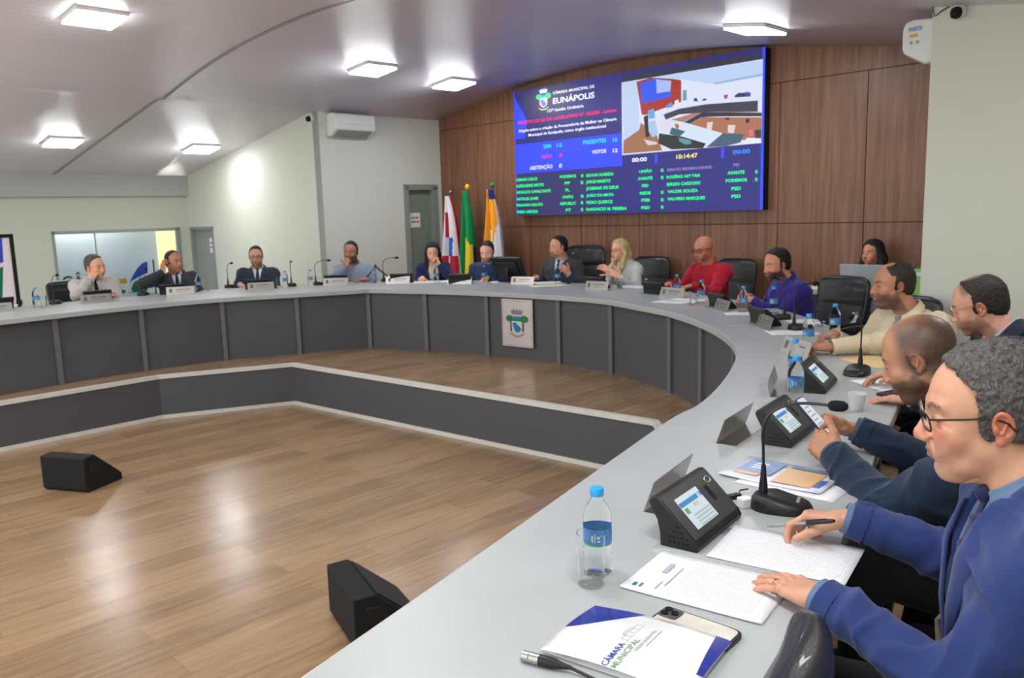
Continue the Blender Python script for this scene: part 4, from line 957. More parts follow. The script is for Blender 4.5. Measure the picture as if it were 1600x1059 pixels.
    def cuffs(g, r2, short=.02):
        for S, E, W, sd, hd in arms:
            d = unit(W-E); W0 = (W-d*.004).astype(np.float32); d32 = d.astype(np.float32)
            g.fn(W+d*.05, .075, lambda P: np.maximum(-((P-W0) @ d32), np.linalg.norm((P-W0)-((P-W0) @ d32)[..., None]*d32, axis=-1)-.055), .002, '-')
            g.cap(W-d*.02, W+d*.05, r2*.74, r2*.74, .002, '-')
    def merged(parts):
        VV, QQ, n = [], [], 0
        for V, Q in parts:
            VV.append(V); QQ.append(Q+n); n += len(V)
        return np.concatenate(VV), np.concatenate(QQ)
    def collar_mesh():
        gc = Grid(Nb-.10, Nb+.10, min(hr, .0034)); collar(gc, Nb, up, neck_frame(Nb, RT, H, RH, k), H, kind); return gc.mesh()
    hi = np.maximum.reduce([P0, Nb]+[a[i] for a in arms for i in (0, 1, 2)])+.19; lo = np.minimum.reduce([P0, Nb]+[a[i] for a in arms for i in (0, 1, 2)])-.19
    lo[2] = P0[2]-.10; hi[2] = Nb[2]+.12 if not arms else max(Nb[2]+.12, max(a[2][2] for a in arms)+.08)
    def vcut(P, add=0.0, tv=vdepth, wv=vneck):
        q = (P-P0.astype(np.float32)) @ RT.astype(np.float32); t = q[..., 2]/L_
        v = np.interp(t, [tv, .95, 1.1], [0, wv, wv+.01])+add
        return np.where((q[..., 1] > .01) & (q[..., 1] < .20) & (t > tv-.02-add), np.abs(q[..., 0])-v, .05+0*t)
    sc_ = sleeve
    if kind in ('suit', 'blazer'):
        gs = Grid(lo, hi, cr_*1.0); gs.fn((P0+Nb)/2, .5, torso_fn(P0, RT, L_, prof, off=-.001, t0=.2, t1=1.0, bow=bow), .01)
        for S, E, W, sd, hd in arms:
            d = unit(W-E); 
            if cuff is not None or kind == 'suit': gs.cap(W-d*.10, W-d*.030, .036*wr, .034*wr, .005); gs.cap(W-d*.008, W+d*.06, .0325*wr, .05, .003, '-')
        V, Q = merged([gs.mesh(), collar_mesh()]); np_mesh('shirt', V, Q, fabric('shirt_%d_%d_%d' % c2, c2, weave=1100, bump=.15), root, origin=base)
        g = Grid(lo, hi, cr_)
        tf = torso_fn(P0, RT, L_, prof, off=offj, t0=-.06, t1=.995, bow=bow); tf2 = torso_fn(P0, RT, L_, prof, off=offj+(.006 if cr_ > .007 else .011), t0=-.06, t1=.995, bow=bow)
        g.fn((P0+Nb)/2, .55, tf, .01)
        sleeves(g, .066*sc_, .056*sc_, .041*sc_*wr)
        g.fn((P0+Nb)/2+up*L_*.2, .42, lambda P: vcut(P), .002, '-')
        # open front below the button
        def slit(P):
            q = (P-P0.astype(np.float32)) @ RT.astype(np.float32); t = q[..., 2]/L_
            return np.maximum.reduce([np.abs(q[..., 0]-.006)-.0025-.10*np.clip(.30-t, 0, .4), .02-q[..., 1], q[..., 1]-.2])
        g.fn(P0+up*L_*.2, .3, slit, .003, '-')
        wrinkle(g, .0065 if cr_ < .009 else .006); cuffs(g, .041*sc_*wr)
        V, Q = g.mesh(); np_mesh('jacket', V, Q, fabric('jacket_%d_%d_%d' % c1, c1, weave=1500, bump=.12), root, origin=base)
        tt_ = [p[0] for p in prof]; fw_ = lambda t: np.interp(t, tt_, [p[1] for p in prof]); fd_ = lambda t: np.interp(t, tt_, [p[2] for p in prof]); fy_ = lambda t: np.interp(t, tt_, [p[3] for p in prof])+bow*math.sin(PI*min(1, max(0, t)))
        def surf(x, t, o_):
            w_, d_ = fw_(t)+offj, fd_(t)+offj; y = fy_(t)+d_*max(.02, 1-min(.98, abs(x)/w_)**2.4)**(1/2.4)+o_
            q = P0+rt*x+fw*y+up*(t*L_); return tuple(q-base)
        m = MB()
        for sx in (-1, 1):
            def lp(u, v):
                t = vdepth-.03+(.93-vdepth+.03)*v; x0 = np.interp(t, [vdepth-.03, vdepth, .95], [-.004, .002, vneck-.002]); wd = .062*min(1, max(0, (v)*1.35))**.8*(1 if v < .84 else 1-.9*(v-.84)/.16)
                return surf(sx*(x0+wd*u), t, .007+.004*math.sin(u*PI)-.010*u*u)
            m.sheet(lp, 8, 30)
        o_ = m.build('lapel', fabric('jacket_%d_%d_%d' % c1, c1), root, smooth=True, solid=.0045, angle=180)
        NF = neck_frame(Nb, RT, H, RH, k); m = MB()
        def jcol(u, v):
            a = PI*.5+(u-.5)*2*PI*.80+PI; r = .069+.033*v; zc = .022-.052*v+.012*math.cos(a-PI*1.5)*(1)-.018*abs(2*u-1)**3
            q = Nb+NF @ np.array([r*1.10*math.cos(a), .004+r*math.sin(a)*1.0, zc]); return tuple(q-base)
        m.sheet(jcol, 40, 6); m.build('jacket_collar', fabric('jacket_%d_%d_%d' % c1, c1), root, smooth=True, solid=.005, angle=180)
        hems(arms, .041*sc_*wr, 'sleeve_hem', fabric('jacket_%d_%d_%d' % c1, c1), .034, root, base, .001, 1.04)
        if kind == 'suit': hems(arms, .041*sc_*wr, 'shirt_cuff', fabric('shirt_%d_%d_%d' % c2, c2), .034, root, base, -.012, .88)
        if tie is not None:
            gt = Grid(Nb-.32, Nb+.16, min(cr_, .006)*.6)
            pr = lambda t, o_: P0+up*(t*L_)+fw*(np.interp(t, [p[0] for p in prof], [p[2] for p in prof])+np.interp(t, [p[0] for p in prof], [p[3] for p in prof])+bow*math.sin(PI*t)+o_)
            gt.ell(pr(.985, .006), (.017, .012, .018), .004)
            gt.chain([pr(t, .002) for t in (.96, .88, .78, .66, .54, max(.42, vdepth-.02))], [.011, .018, .022, .026, .029, .031], .003, flat=(fw, .22))
            V, Q = gt.mesh(); np_mesh('tie', V, Q, fabric('tie_%d_%d_%d' % tie, tie, rough=.5), root, origin=base)
    else:
        g = Grid(lo, hi, cr_)
        tf = torso_fn(P0, RT, L_, prof, off=.007 if kind != 'top' else .003, t0=-.05, t1=.99 if kind != 'top' else .86, bow=bow)
        g.fn((P0+Nb)/2, .55, tf, .01)
        if kind in ('shirt', 'blouse'):
            sleeves(g, .062*sc_, .050*sc_, .037*sc_*wr)
            if lr is not None:
                pass
        if kind == 'top':
            for sd in (1, -1): g.cap(cen+rt*sd*.10-up*.10+fw*.05, cen+rt*sd*.08-up*.0-fw*.03, .014, .014, .01)
        if kind == 'blouse': g.fn((P0+Nb)/2+up*L_*.2, .42, lambda P: vcut(P, 0, .68, .05), .002, '-')
        wrinkle(g, .0055)
        if kind != 'top':
            cuffs(g, .037*sc_*wr); hems(arms, .037*sc_*wr, 'shirt_cuff', fabric('shirt_%d_%d_%d' % c1, c1), .045, root, base, .0, 1.05)
        if kind == 'shirt':
            def placket(P):
                q = (P-P0.astype(np.float32)) @ RT.astype(np.float32); return np.maximum(tf(P)-.003, np.abs(q[..., 0])-.016)
            g.fn((P0+Nb)/2, .5, placket, .002)
        V, Q = g.mesh() if kind != 'shirt' else merged([g.mesh(), collar_mesh()]); np_mesh('shirt' if kind != 'top' else 'top', V, Q, fabric('shirt_%d_%d_%d' % c1, c1, weave=1300, bump=.15), root, origin=base)
        if tie is not None:
            gt = Grid(Nb-.36, Nb+.16, min(cr_, .006)*.6)
            pr = lambda t, o_: P0+up*(t*L_)+fw*(np.interp(t, [p[0] for p in prof], [p[2] for p in prof])+np.interp(t, [p[0] for p in prof], [p[3] for p in prof])+bow*math.sin(PI*t)+o_)
            gt.ell(pr(.985, .016), (.019, .013, .019), .004)
            gt.chain([pr(t, .021) for t in (.96, .88, .78, .66, .54, .42, .3)], [.012, .020, .025, .030, .033, .036, .036], .003, flat=(fw, .2))
            V, Q = gt.mesh(); np_mesh('tie', V, Q, stripe_mat('tie_stripes', tie, tuple(min(255, int(c*1.5)+14) for c in tie)), root, origin=base)
    # ---- trousers and shoes
    if legs:
        lo = P0-.6; hi = P0+.6; lo[2] = FLOOR-.02; hi[2] = P0[2]+.2
        g = Grid(lo, hi, max(.012, cr_*1.6)); g.ell(P0+up*.01, (.17, .14, .11), .02)
        ft = []
        for sd in (1, -1):
            kn = P0+rt*sd*.11+rg['f']*.40; kn[2] = min(P0[2]+.03, .60); hp = P0+rt*sd*.085
            an = kn.copy()+rg['f']*.02; an[2] = FLOOR+.10; ft.append(an)
            g.cap(hp, kn, .085, .062, .05); g.cap(kn, an, .060, .045, .03)
        V, Q = g.mesh(); np_mesh('trousers', V, Q, fabric('trousers_%d_%d_%d' % c3, c3), root, origin=base)
        for an in ft:
            g = Grid(an-.22, an+.24, .012); a = an.copy(); a[2] = FLOOR+.045; b_ = a+rg['f']*.15
            g.cap(a, b_, .040, .036, .02); g.cap(an, a, .034, .036, .02)
            g.fn(a, .3, lambda P: (FLOOR-P[..., 2])*-1.0*-1.0, .003, '-') if False else None
            V, Q = g.mesh(); V[:, 2] = np.maximum(V[:, 2], FLOOR); np_mesh('shoe', V, Q, mat('shoe_leather', (22, 20, 20), rough=.35), root, origin=base)
    # ---- hair
    if hair is not None:
        hc = dict(hair); c = hc.pop('col'); locks = hc.pop('locks', None); strands = hc.pop('strands', dict(n=2600, length=.013, curl=.35, r=.0011, seg=3) if not hc.get('locks_') else None); hh = hc.pop('res', hr)
        ext = np.array([.17, .17, .17]) if not locks else np.array([.24, .24, .24])
        g = Grid(H-ext*k-(np.array([0, 0, .22]) if locks else 0), H+ext*k, hh if not locks else max(hh, .0045))
        hair_field(g, RH, H, k, **hc)
        if locks:
            g.use(RH, H, k)
            for pts, rs, fl in locks: g.chain(pts, rs, .02, flat=fl)
            g.disp(lambda W: -.0035*(noise(((W-H) @ RH)*np.array([1, 1, .18]), 120)))
        V, Q = g.mesh()
        if strands and len(V): V, Q = grow(V, Q, RH, H, k, **strands)
        if len(V): np_mesh('hair', V, Q, c, root, origin=base)
    # ---- glasses
    if glasses is not None:
        G = Matrix([[*(RH[0]*k), H[0]-base[0]], [*(RH[1]*k), H[1]-base[1]], [*(RH[2]*k), H[2]-base[2]], [0, 0, 0, 1]])
        go = make_glasses(root, G, **glasses)
    rg.update(root=root, base=base, arms=arms); return rg

def grow(V, Q, RH, H, k, n=5000, length=.010, curl=.6, r=.0004, seg=5, seed=3, lift=.55, flow=(0, -.6, -.5)):
    """short curled strands standing on the hair cap, in the same mesh"""
    rs = np.random.RandomState(seed)
    a = V[Q[:, 2]]-V[Q[:, 0]]; b = V[Q[:, 3]]-V[Q[:, 1]]; N_ = np.cross(a, b); ar = np.linalg.norm(N_, axis=1); N_ /= np.maximum(ar, 1e-12)[:, None]
    c = V[Q].mean(1); out = ((c-H)*N_).sum(1) > 0; ar = ar*out
    i = rs.choice(len(Q), n, p=ar/ar.sum()); P = c[i]+(rs.rand(n, 3)-.5)*.002; nr = N_[i]
    fl = RH @ np.array(flow, float); T = np.cross(nr, rs.randn(n, 3)); T /= np.linalg.norm(T, axis=1)[:, None]
    D = nr*lift+T*.5+fl*.5; D /= np.linalg.norm(D, axis=1)[:, None]; S2 = np.cross(nr, T); Ls = length*(.6+.8*rs.rand(n))*k
    pts = [P-nr*.0015]; ph = rs.rand(n)*6.28
    for j in range(1, seg+1):
        t = j/seg; an = (ph+t*curl*7)[:, None]
        pts.append(pts[-1]+(D*(1-.5*t)+(T*np.cos(an)+S2*np.sin(an))*curl-nr*.35*t)*(Ls/seg)[:, None])
    vs, qs = [], []; base_n = len(V); rr = r*k
    offs_ = [(T*math.cos(x)+S2*math.sin(x)) for x in (0, 2.09, 4.19)]
    for j, p in enumerate(pts):
        for o in offs_: vs.append(p+o*rr*(1-.6*j/seg))
    for j in range(seg):
        for u in range(3):
            w = (u+1) % 3; A = base_n+(j*3+u)*n+np.arange(n); B = base_n+(j*3+w)*n+np.arange(n); C_ = base_n+((j+1)*3+w)*n+np.arange(n); D_ = base_n+((j+1)*3+u)*n+np.arange(n)
            qs.append(np.stack([A, B, C_, D_], 1))
    return np.concatenate([V]+vs), np.concatenate([Q]+qs)

def neck_frame(Nb, RT, H, RH, k):
    top_ = H+RH @ np.array([0, -.022, -.055])*k; a = unit(unit(top_-Nb)+RT[:, 2]*.35); return frame(RT[:, 1]-a*np.dot(a, RT[:, 1]), a)
def collar(g, Nb, up, RT, H, kind):
    """turned-down shirt collar round the neck"""
    O = (Nb+RT[:, 2]*.006)
    def f(P):
        q = (P-O.astype(np.float32)) @ RT.astype(np.float32); yy = q[..., 1]-.006+.25*q[..., 2]
        r = np.sqrt((q[..., 0]/1.0)**2+(yy/1.04)**2); zz = q[..., 2]-.010*(-q[..., 1]/.06)
        leaf = .020+.016*np.clip(q[..., 1]/.06, 0, 1)
        return np.maximum.reduce([np.abs(r-.0655-.35*np.clip(.014-zz, 0, .06))-.0030, zz-.022, -zz-leaf, .012+.5*np.clip(.02-zz, 0, .1)-np.abs(q[..., 0])-5*np.clip(.02-q[..., 1], 0, 1)])
    g.fn(O, .13, f, .003)

def hems(arms, r, name, m_, ln, root, base, back, k_):
    for S, E, W, sd, hd in arms:
        d = unit(W-E); M4 = Vector(d).to_track_quat('Z', 'Y').to_matrix().to_4x4(); O = W-d*back-np.array(base)
        m = MB().at(M=Matrix.Translation(Vector(O)) @ M4)
        m.lathe([(r*k_*1.03, -ln), (r*k_, -ln*.4), (r*k_*1.0, 0), (r*k_*.93, .0015), (r*k_*.90, -.004), (r*k_*.90, -ln*.7)], 32, cap=False); m.build(name, m_, root, smooth=True, angle=50)
def stripe_mat(name, ca, cb, sc=95):
    if name in MATS: return MATS[name]
    m = mat(name, ca, rough=.55, var=0); nt = m.node_tree; b = nt.nodes['Principled BSDF']; L = nt.links.new
    tc = nt.nodes.new('ShaderNodeTexCoord'); w = nt.nodes.new('ShaderNodeTexWave'); w.inputs['Scale'].default_value = sc; w.bands_direction = 'DIAGONAL'; L(tc.outputs['Object'], w.inputs[0])
    r = nt.nodes.new('ShaderNodeValToRGB'); r.color_ramp.elements[0].color = srgb(*ca); r.color_ramp.elements[1].color = srgb(*cb); L(w.outputs[0], r.inputs[0]); L(r.outputs[0], b.inputs['Base Color']); return m

def make_glasses(root, G, col=(18, 18, 20), w=.026, h=.017, r=.0012, half=False, lens=True, dy=0.0, dz=0.0, metal=0.0, top_r=None):
    M_f = mat('spectacle_frame_%d' % col[0], col, rough=.3, metal=metal)
    def rim(cx, n=28, a0=0, a1=2*PI):
        out = []
        for i in range(n+1):
            a = a0+(a1-a0)*i/n; c, s = math.cos(a), math.sin(a)
            x = w*abs(c)**.55*(1 if c > 0 else -1); z = h*abs(s)**.6*(1 if s > 0 else -1)
            out.append((cx+x, .1045+dy-.9*((cx+x)/.09)**2*.022-.10*(-z), .002+z+dz))
        return out
    o = MB(); o.at(M=G)
    for cx in (-.033, .033):
        if half: o.tube(rim(cx, 16, -.35, PI+.35), top_r or r*1.6, 6)
        else: o.tube(rim(cx)[:-1], r, 6, closed=True)
    o.tube([(-.008, .104+dy, .008+dz), (0, .107+dy, .010+dz), (.008, .104+dy, .008+dz)], r, 6)
    for sx in (-1, 1):
        o.tube([(sx*.058, .095+dy, .010+dz), (sx*.068, .085+dy, .012+dz), (sx*.0765, .045, .012+dz*.8), (sx*.0815, .004, .012+dz*.5), (sx*.082, -.018, .002), (sx*.080, -.03, -.014)], r*1.3, 6)
    fr = o.build('glasses', M_f, root, smooth=True)
    if lens:
        l = MB(); l.at(M=G)
        for cx in (-.033, .033):
            p = rim(cx, 24)[:-1]; l.poly(p)
        l.build('lens', mat('spectacle_lens', (240, 245, 248), rough=.02, trans=1.0, var=0, ior=1.03), fr)
    return fr
LINE_FULL = ([-.12, -.085, -.070, -.040, -.034, -.002, .020, .045, .075, .10, .13], [-.10, -.080, -.055, -.040, .018, .023, .020, .024, .050, .062, .066])
LINE_FAR = ([-.12, -.085, -.070, -.040, -.034, -.002, .020, .045, .075, .10, .13], [-.10, -.080, -.055, -.040, .000, .010, .012, .014, .032, .052, .058])
LINE_REC = ([-.12, -.085, -.070, -.040, -.034, -.002, .020, .045, .075, .10, .13], [-.10, -.080, -.055, -.040, .016, .020, .014, .010, .026, .036, .04])
H_black = hairmat('black', (24, 21, 21)); H_dark = hairmat('dark_brown', (40, 33, 29)); H_grey = hairmat('grey', (84, 80, 76)); H_blonde = hairmat('blonde', (208, 184, 130)); H_salt = hairmat('salt_pepper', (92, 88, 84)); H_buzz = hairmat('buzz', (62, 48, 40))
FAR = (.0050, .012, .0042); MID = (.0034, .008, .0030); NEAR = (.0022, .0055, .0018)
OVER = dict(curl=RELAX)
def rest(pos, d, up=(0, 0, 1), **k): return dict(pos=pos, dir=d, up=up, **k)
# near man in the blue suit
P15 = person('person in bright blue suit and glasses with grey curly hair, nearest the camera',
    head=(.842, 1.419, 1.187), face=(-.93, .37), body=(-.95, .31), pitch=.13, roll=-.05, k=1.01, skin=(196, 146, 118), prof=MALE, neck=(0.898, 1.362, 1.064), drop=.062, spine=.52, lean=.06,
    hands=[dict(pos=(.762, 1.790, .845), dir=(-.82, .56, -.10), up=(.25, .1, 1), curl=[[.55, .75, .5], [.75, .8, .5], [.95, .9, .6], [1.1, .9, .6]], thumb=(.45, .85, -.42), tcurl=.12, splay=.10, k=1.0),
           dict(pos=(.574, 1.456, .822), dir=(-.42, .91, -.12), up=(-.1, .1, 1), curl=FLAT, thumb=(.80, .55, -.15), splay=.05, k=1.0)],
    kind='suit', c1=(42, 57, 108), c2=(96, 118, 150), tie=(34, 40, 76), c3=(20, 20, 24),
    hair=dict(col=H_salt, thick=.0105, side_k=.9, line=LINE_FULL, side=.010, amp=.0032, fr=170, res=.0024, strands=dict(n=16000, length=.010, curl=.8, r=.00042)), brows=(70, 60, 54), lips=(150, 92, 84),
    glasses=dict(col=(14, 14, 16), w=.027, h=.0165, r=.0014, dz=-.002), headopt=dict(nose=1.15, jaw=1.08, lipz=.8, age=.75),
    res=NEAR, sh=.172, rosy=.55, cuff=1)
# balding man with the phone
def scalp(front=.05):
    return lambda q: .95*sstep(front+.012, front-.03, q[:, 1]-.5*np.clip(q[:, 2]-.06, 0, 1)*0)*sstep(-.06, -.02, q[:, 2]+.6*np.clip(-q[:, 1], 0, 1))*(1-.85*np.exp(-((q[:, 0]/.055)**2+((q[:, 1]+.005)/.06)**2+((q[:, 2]-.12)/.04)**2)))*(np.abs(q[:, 0])+np.abs(q[:, 2]+.01)*.2 > -1)*(1-np.exp(-(((np.abs(q[:, 0])-.086)/.012)**2+((q[:, 1]+.012)/.03)**2+((q[:, 2]+.006)/.035)**2)))
P14 = person('person with shaved head and beard in dark navy suit, looking at a phone',
    head=(1.09, 2.16, 1.147), face=(-.78, .63), body=(-.82, .57), pitch=.42, roll=0, k=.93, skin=(172, 122, 92), prof=HEAVY, neck=(1.200, 2.055, 1.007), spine=.46, lean=.16, drop=.07,
    hands=[dict(pos=(1.085, 2.515, .850), dir=(-.93, .30, .10), up=(.1, .55, .85), curl=GRIP, thumb=(.5, .8, .25), k=1.0),
           dict(pos=(.925, 2.290, .842), dir=(-.25, .93, .22), up=(-.75, -.1, .7), curl=GRIP, thumb=(.55, .75, .3), k=1.0)],
    kind='suit', c1=(30, 44, 66), c2=(70, 84, 104), c3=(14, 14, 16), beard=(52, 36, 30), bamt=.85, stub=(52, 42, 37), stub_fn=scalp(.035), brows=(44, 32, 26), lips=(128, 78, 66),
    headopt=dict(nose=1.0, jaw=1.1, fat=.012), res=(.0025, .006, .0020), sh=.185, rosy=.15, sleeve=1.12, glasses=None)
# man by the wall with thin dark hair
P13 = person('person in dark suit with thin glasses and bowed head, by the white wall',
    head=(1.88, 3.27, 1.142), face=(-.83, .56), body=(-.85, .52), pitch=.34, roll=-.08, k=.97, skin=(204, 150, 124), neck=(1.965, 3.205, 1.030), spine=.46, lean=.10,
    hands=[rest((1.66, 3.42, .83), (-.92, .38, -.05), (0, .3, 1), curl=RELAX), rest((1.53, 3.06, .812), (-.70, .70, -.12), (.1, 0, 1), curl=FLAT)],
    kind='suit', c1=(28, 34, 48), c2=(176, 172, 186), tie=(236, 120, 70), c3=(20, 20, 22), beard=(62, 46, 40), bamt=.55, brows=(50, 38, 32),
    stub=(62, 48, 42), stub_fn=lambda q: .8*sstep(.055, .030, q[:, 1])*sstep(.04, .08, q[:, 2]),
    hair=dict(col=H_dark, thick=.006, line=LINE_REC, side=.006, amp=.002, fr=160, crown=((0, -.01, .135), (.045, .07, .024)), strands=dict(n=5000, length=.007, curl=.4, r=.0005)),
    glasses=dict(col=(120, 100, 96), w=.024, h=.014, r=.0009, metal=.6), headopt=dict(jaw=1.0, lipz=.9), res=MID)
P12 = person('person in beige shirt and grey striped tie with receding dark hair',
    head=(2.056, 4.398, 1.119), face=(-.98, .05), body=(-.93, -.36), pitch=.04, roll=.03, k=1.0, skin=(172, 118, 88), prof=HEAVY, neck=(2.150, 4.370, 0.974), spine=.44, lean=.08, drop=.062,
    hands=[rest((1.80, 4.52, .835), (-.95, -.28, -.1), (0, .1, 1), curl=GRIP), rest((1.66, 4.20, .825), (-.90, .36, -.05), (0, -.2, 1), curl=GRIP)],
    kind='shirt', c1=(204, 189, 158), tie=(92, 94, 98), c3=(40, 38, 40), beard=(74, 62, 56), bamt=.8, brows=(40, 30, 26),
    hair=dict(col=H_dark, thick=.010, line=LINE_REC, side=-.012, amp=.003, fr=120, crown=((0, .03, .125), (.045, .05, .03)), strands=dict(n=4000, length=.010, curl=.5, r=.0006)), headopt=dict(jaw=1.08, fat=.006), res=MID, sh=.18, sleeve=1.05)
P10 = person('person in a deep violet blue shirt with black hair and beard, holding a phone',
    head=(2.112, 6.5, 1.098), face=(-.97, -.25), body=(-.98, -.15), pitch=0.18, k=1.0, skin=(211, 145, 117), neck=(2.210, 6.500, 0.972), spine=.42, lean=.08,
    hands=[rest((1.93, 6.60, .84), (-.92, -.3, .1), (0, .4, 1), curl=GRIP), rest((1.88, 6.34, .84), (-.95, .15, .05), (0, -.4, 1), curl=GRIP)],
    kind='shirt', c1=(52, 40, 132), c3=(24, 24, 30), beard=(30, 24, 24), bamt=.95, hair=dict(col=H_black, thick=.013, line=LINE_FAR, side=.004, amp=.004, fr=110), headopt=dict(jaw=1.05), res=FAR, prof=HEAVY)
P9 = person('person with a bald head and glasses in a red shirt, looking down',
    head=(1.909, 8.1, 1.157), face=(-.80, -.60), body=(-.80, -.60), pitch=0.22, k=1.03, skin=(195, 130, 102), neck=(1.990, 8.160, 1.007), spine=.45, lean=.05,
    hands=[rest((1.58, 8.14, .82), (-.7, -.7, -.1), curl=RELAX), rest((1.72, 7.82, .82), (-.85, -.4, -.1), curl=RELAX)],
    kind='shirt', c1=(172, 26, 48), c3=(24, 24, 30), glasses=dict(col=(16, 16, 18), w=.026, h=.016, r=.0022), headopt=dict(jaw=.95), res=FAR, sh=.18, sleeve=1.15)
P8 = person('person with long blonde hair and glasses in pale grey, gesturing with both hands',
    head=(1.204, 9.0, 1.130), face=(-.85, -.52), body=(-.72, -.70), pitch=0.08, k=.96, skin=(238, 182, 156), prof=FEMALE, neck=(1.265, 9.050, 0.990), spine=.45, lean=.04, sh=.15,
    hands=[rest((1.10, 8.86, .895), (-.80, -.1, .55), (.2, -.9, .2), curl=RELAX), rest((1.16, 8.72, .86), (-.80, .05, .45), (-.2, -.8, .4), curl=RELAX)],
    kind='blazer', c1=(204, 206, 202), c2=(226, 224, 220), c3=(30, 30, 36), brows=(120, 92, 70), lips=(190, 90, 90),
    hair=dict(col=H_blonde, side_k=1.0, thick=.013, line=([-.14, -.10, -.03, .0, .03, .06, .08, .1, .13], [-.06, -.05, -.02, .01, .025, .045, .066, .07, .07]), side=.008, amp=.003, fr=90,
              locks=[([(sx*.070, .015, .05), (sx*.086, -.005, -.03), (sx*.088, .02, -.11), (sx*.075, .045, -.19), (sx*.07, .05, -.24)], [.020, .024, .028, .026, .014], None) for sx in (-1, 1)]+[([(0, -.08, .03), (0, -.095, -.06), (0, -.09, -.16), (0, -.08, -.22)], [.05, .06, .06, .035], None)]),
    glasses=dict(col=(150, 40, 50), w=.025, h=.016, r=.0016), headopt=dict(jaw=.88, nose=.85, brow=.6, lipz=1.3, ears=False), res=FAR)
P7 = person('person in charcoal suit, pale blue shirt and dark tie, with black hair and goatee',
    head=(.556, 9.4, 1.165), face=(-.88, -.48), body=(-.52, -.85), pitch=0.08, k=1.0, skin=(217, 158, 130), neck=(0.600, 9.470, 1.017), spine=.46, lean=.03,
    hands=[rest((.30, 9.42, .818), (-.95, -.15, -.1), curl=RELAX), rest((.66, 9.22, .86), (-.5, -.4, .7), (.3, -.8, .2), curl=GRIP)],
    kind='suit', c1=(66, 68, 74), c2=(190, 204, 232), tie=(48, 54, 76), c3=(30, 30, 34), beard=(96, 84, 80), bamt=.75, bkind='goatee',
    hair=dict(col=H_black, thick=.013, line=LINE_FAR, side=.004, amp=.003, fr=110), res=FAR, sh=.178)
P6 = person('person in navy blue shirt with trimmed beard, writing beside the black monitor',
    head=(-.266, 9.75, 1.114), face=(-.28, -.96), body=(-.25, -.97), pitch=0.30, k=1.0, skin=(237, 178, 150), neck=(-0.250, 9.860, 0.987), spine=.44, lean=.08,
    hands=[rest((-.55, 9.76, .82), (-.2, -.95, -.2), curl=RELAX), rest((-.27, 9.60, .82), (-.3, -.95, -.2), curl=RELAX)],
    kind='shirt', c1=(44, 62, 92), c3=(30, 30, 34), beard=(50, 38, 32), bamt=.75, hair=dict(col=H_dark, thick=.014, line=LINE_FAR, side=.0, amp=.003, fr=110), res=FAR, sh=.18)
P5 = person('person with long black hair in navy blazer over beige top, cheek on hand',
    head=(-.942, 10.1, 1.116), face=(.05, -1), body=(.0, -1), pitch=0.28, k=.97, skin=(228, 174, 145), prof=FEMALE, neck=(-0.945, 10.180, 0.987), spine=.44, lean=.06, sh=.15,
    hands=[rest((-1.06, 9.88, .82), (-.1, -.95, -.2), curl=GRIP), rest((-.855, 10.0, .965), (-.35, .25, .9), (.6, .2, .2), curl=FIST, hint=(.8, .2, -1))],
    kind='blazer', c1=(34, 38, 78), c2=(222, 202, 174), c3=(26, 26, 34), vneck=.075, vdepth=.2, lips=(180, 92, 88),
    hair=dict(col=H_black, side_k=1.0, thick=.014, line=([-.14, -.10, -.03, .0, .03, .06, .08, .1, .13], [-.06, -.05, -.02, .01, .025, .045, .066, .07, .07]), side=.012, amp=.0015, fr=90,
              locks=[([(sx*.068, .02, .05), (sx*.084, .0, -.03), (sx*.086, .02, -.11), (sx*.075, .05, -.2)], [.020, .022, .024, .014], None) for sx in (-1, 1)]+[([(0, -.08, .03), (0, -.095, -.06), (0, -.09, -.16), (0, -.08, -.22)], [.05, .058, .055, .03], None)]),
    headopt=dict(jaw=.88, nose=.85, brow=.6, lipz=1.1, ears=False), res=FAR)
P4 = person('person in a blue grey shirt with short dark hair, covering the mouth with a hand',
    head=(-1.965, 10.2, 1.142), face=(-.12, -1), body=(.05, -1), pitch=0.06, k=1.06, skin=(167, 117, 91), neck=(-1.950, 10.300, 0.987), spine=.44, lean=.02,
    hands=[rest((-1.99, 9.97, .99), (.12, .45, .80), (-.1, -.9, .3), curl=GRIP, hint=(-.9, -.3, -.8)), rest((-1.74, 9.95, .82), (-.9, -.2, 0), curl=RELAX)],
    kind='shirt', c1=(140, 148, 168), c3=(30, 30, 34), beard=(40, 32, 30), bamt=.8, hair=dict(col=H_dark, thick=.011, line=LINE_FAR, side=.002, amp=.003, fr=110), res=FAR, sh=.185, sleeve=1.1)
P3 = person('person in dark blue grey suit, white shirt and glasses, sitting upright',
    head=(-3.095, 10.05, 1.128), face=(.25, -.97), body=(.20, -.98), pitch=0.10, k=1.02, skin=(206, 150, 126), neck=(-3.110, 10.140, 0.987), spine=.44, lean=.02,
    hands=[rest((-3.25, 9.86, .80), (.5, -.8, -.1), curl=RELAX), rest((-2.95, 9.84, .80), (-.5, -.8, -.1), curl=RELAX)],
    kind='suit', c1=(50, 58, 72), c2=(226, 228, 240), tie=(48, 52, 74), c3=(28, 30, 36), beard=(70, 56, 50), bamt=.5, hair=dict(col=H_dark, thick=.010, line=LINE_FAR, side=.002, amp=.003, fr=110), glasses=dict(col=(20, 20, 22), w=.026, h=.015, r=.0018), res=FAR, sh=.182)
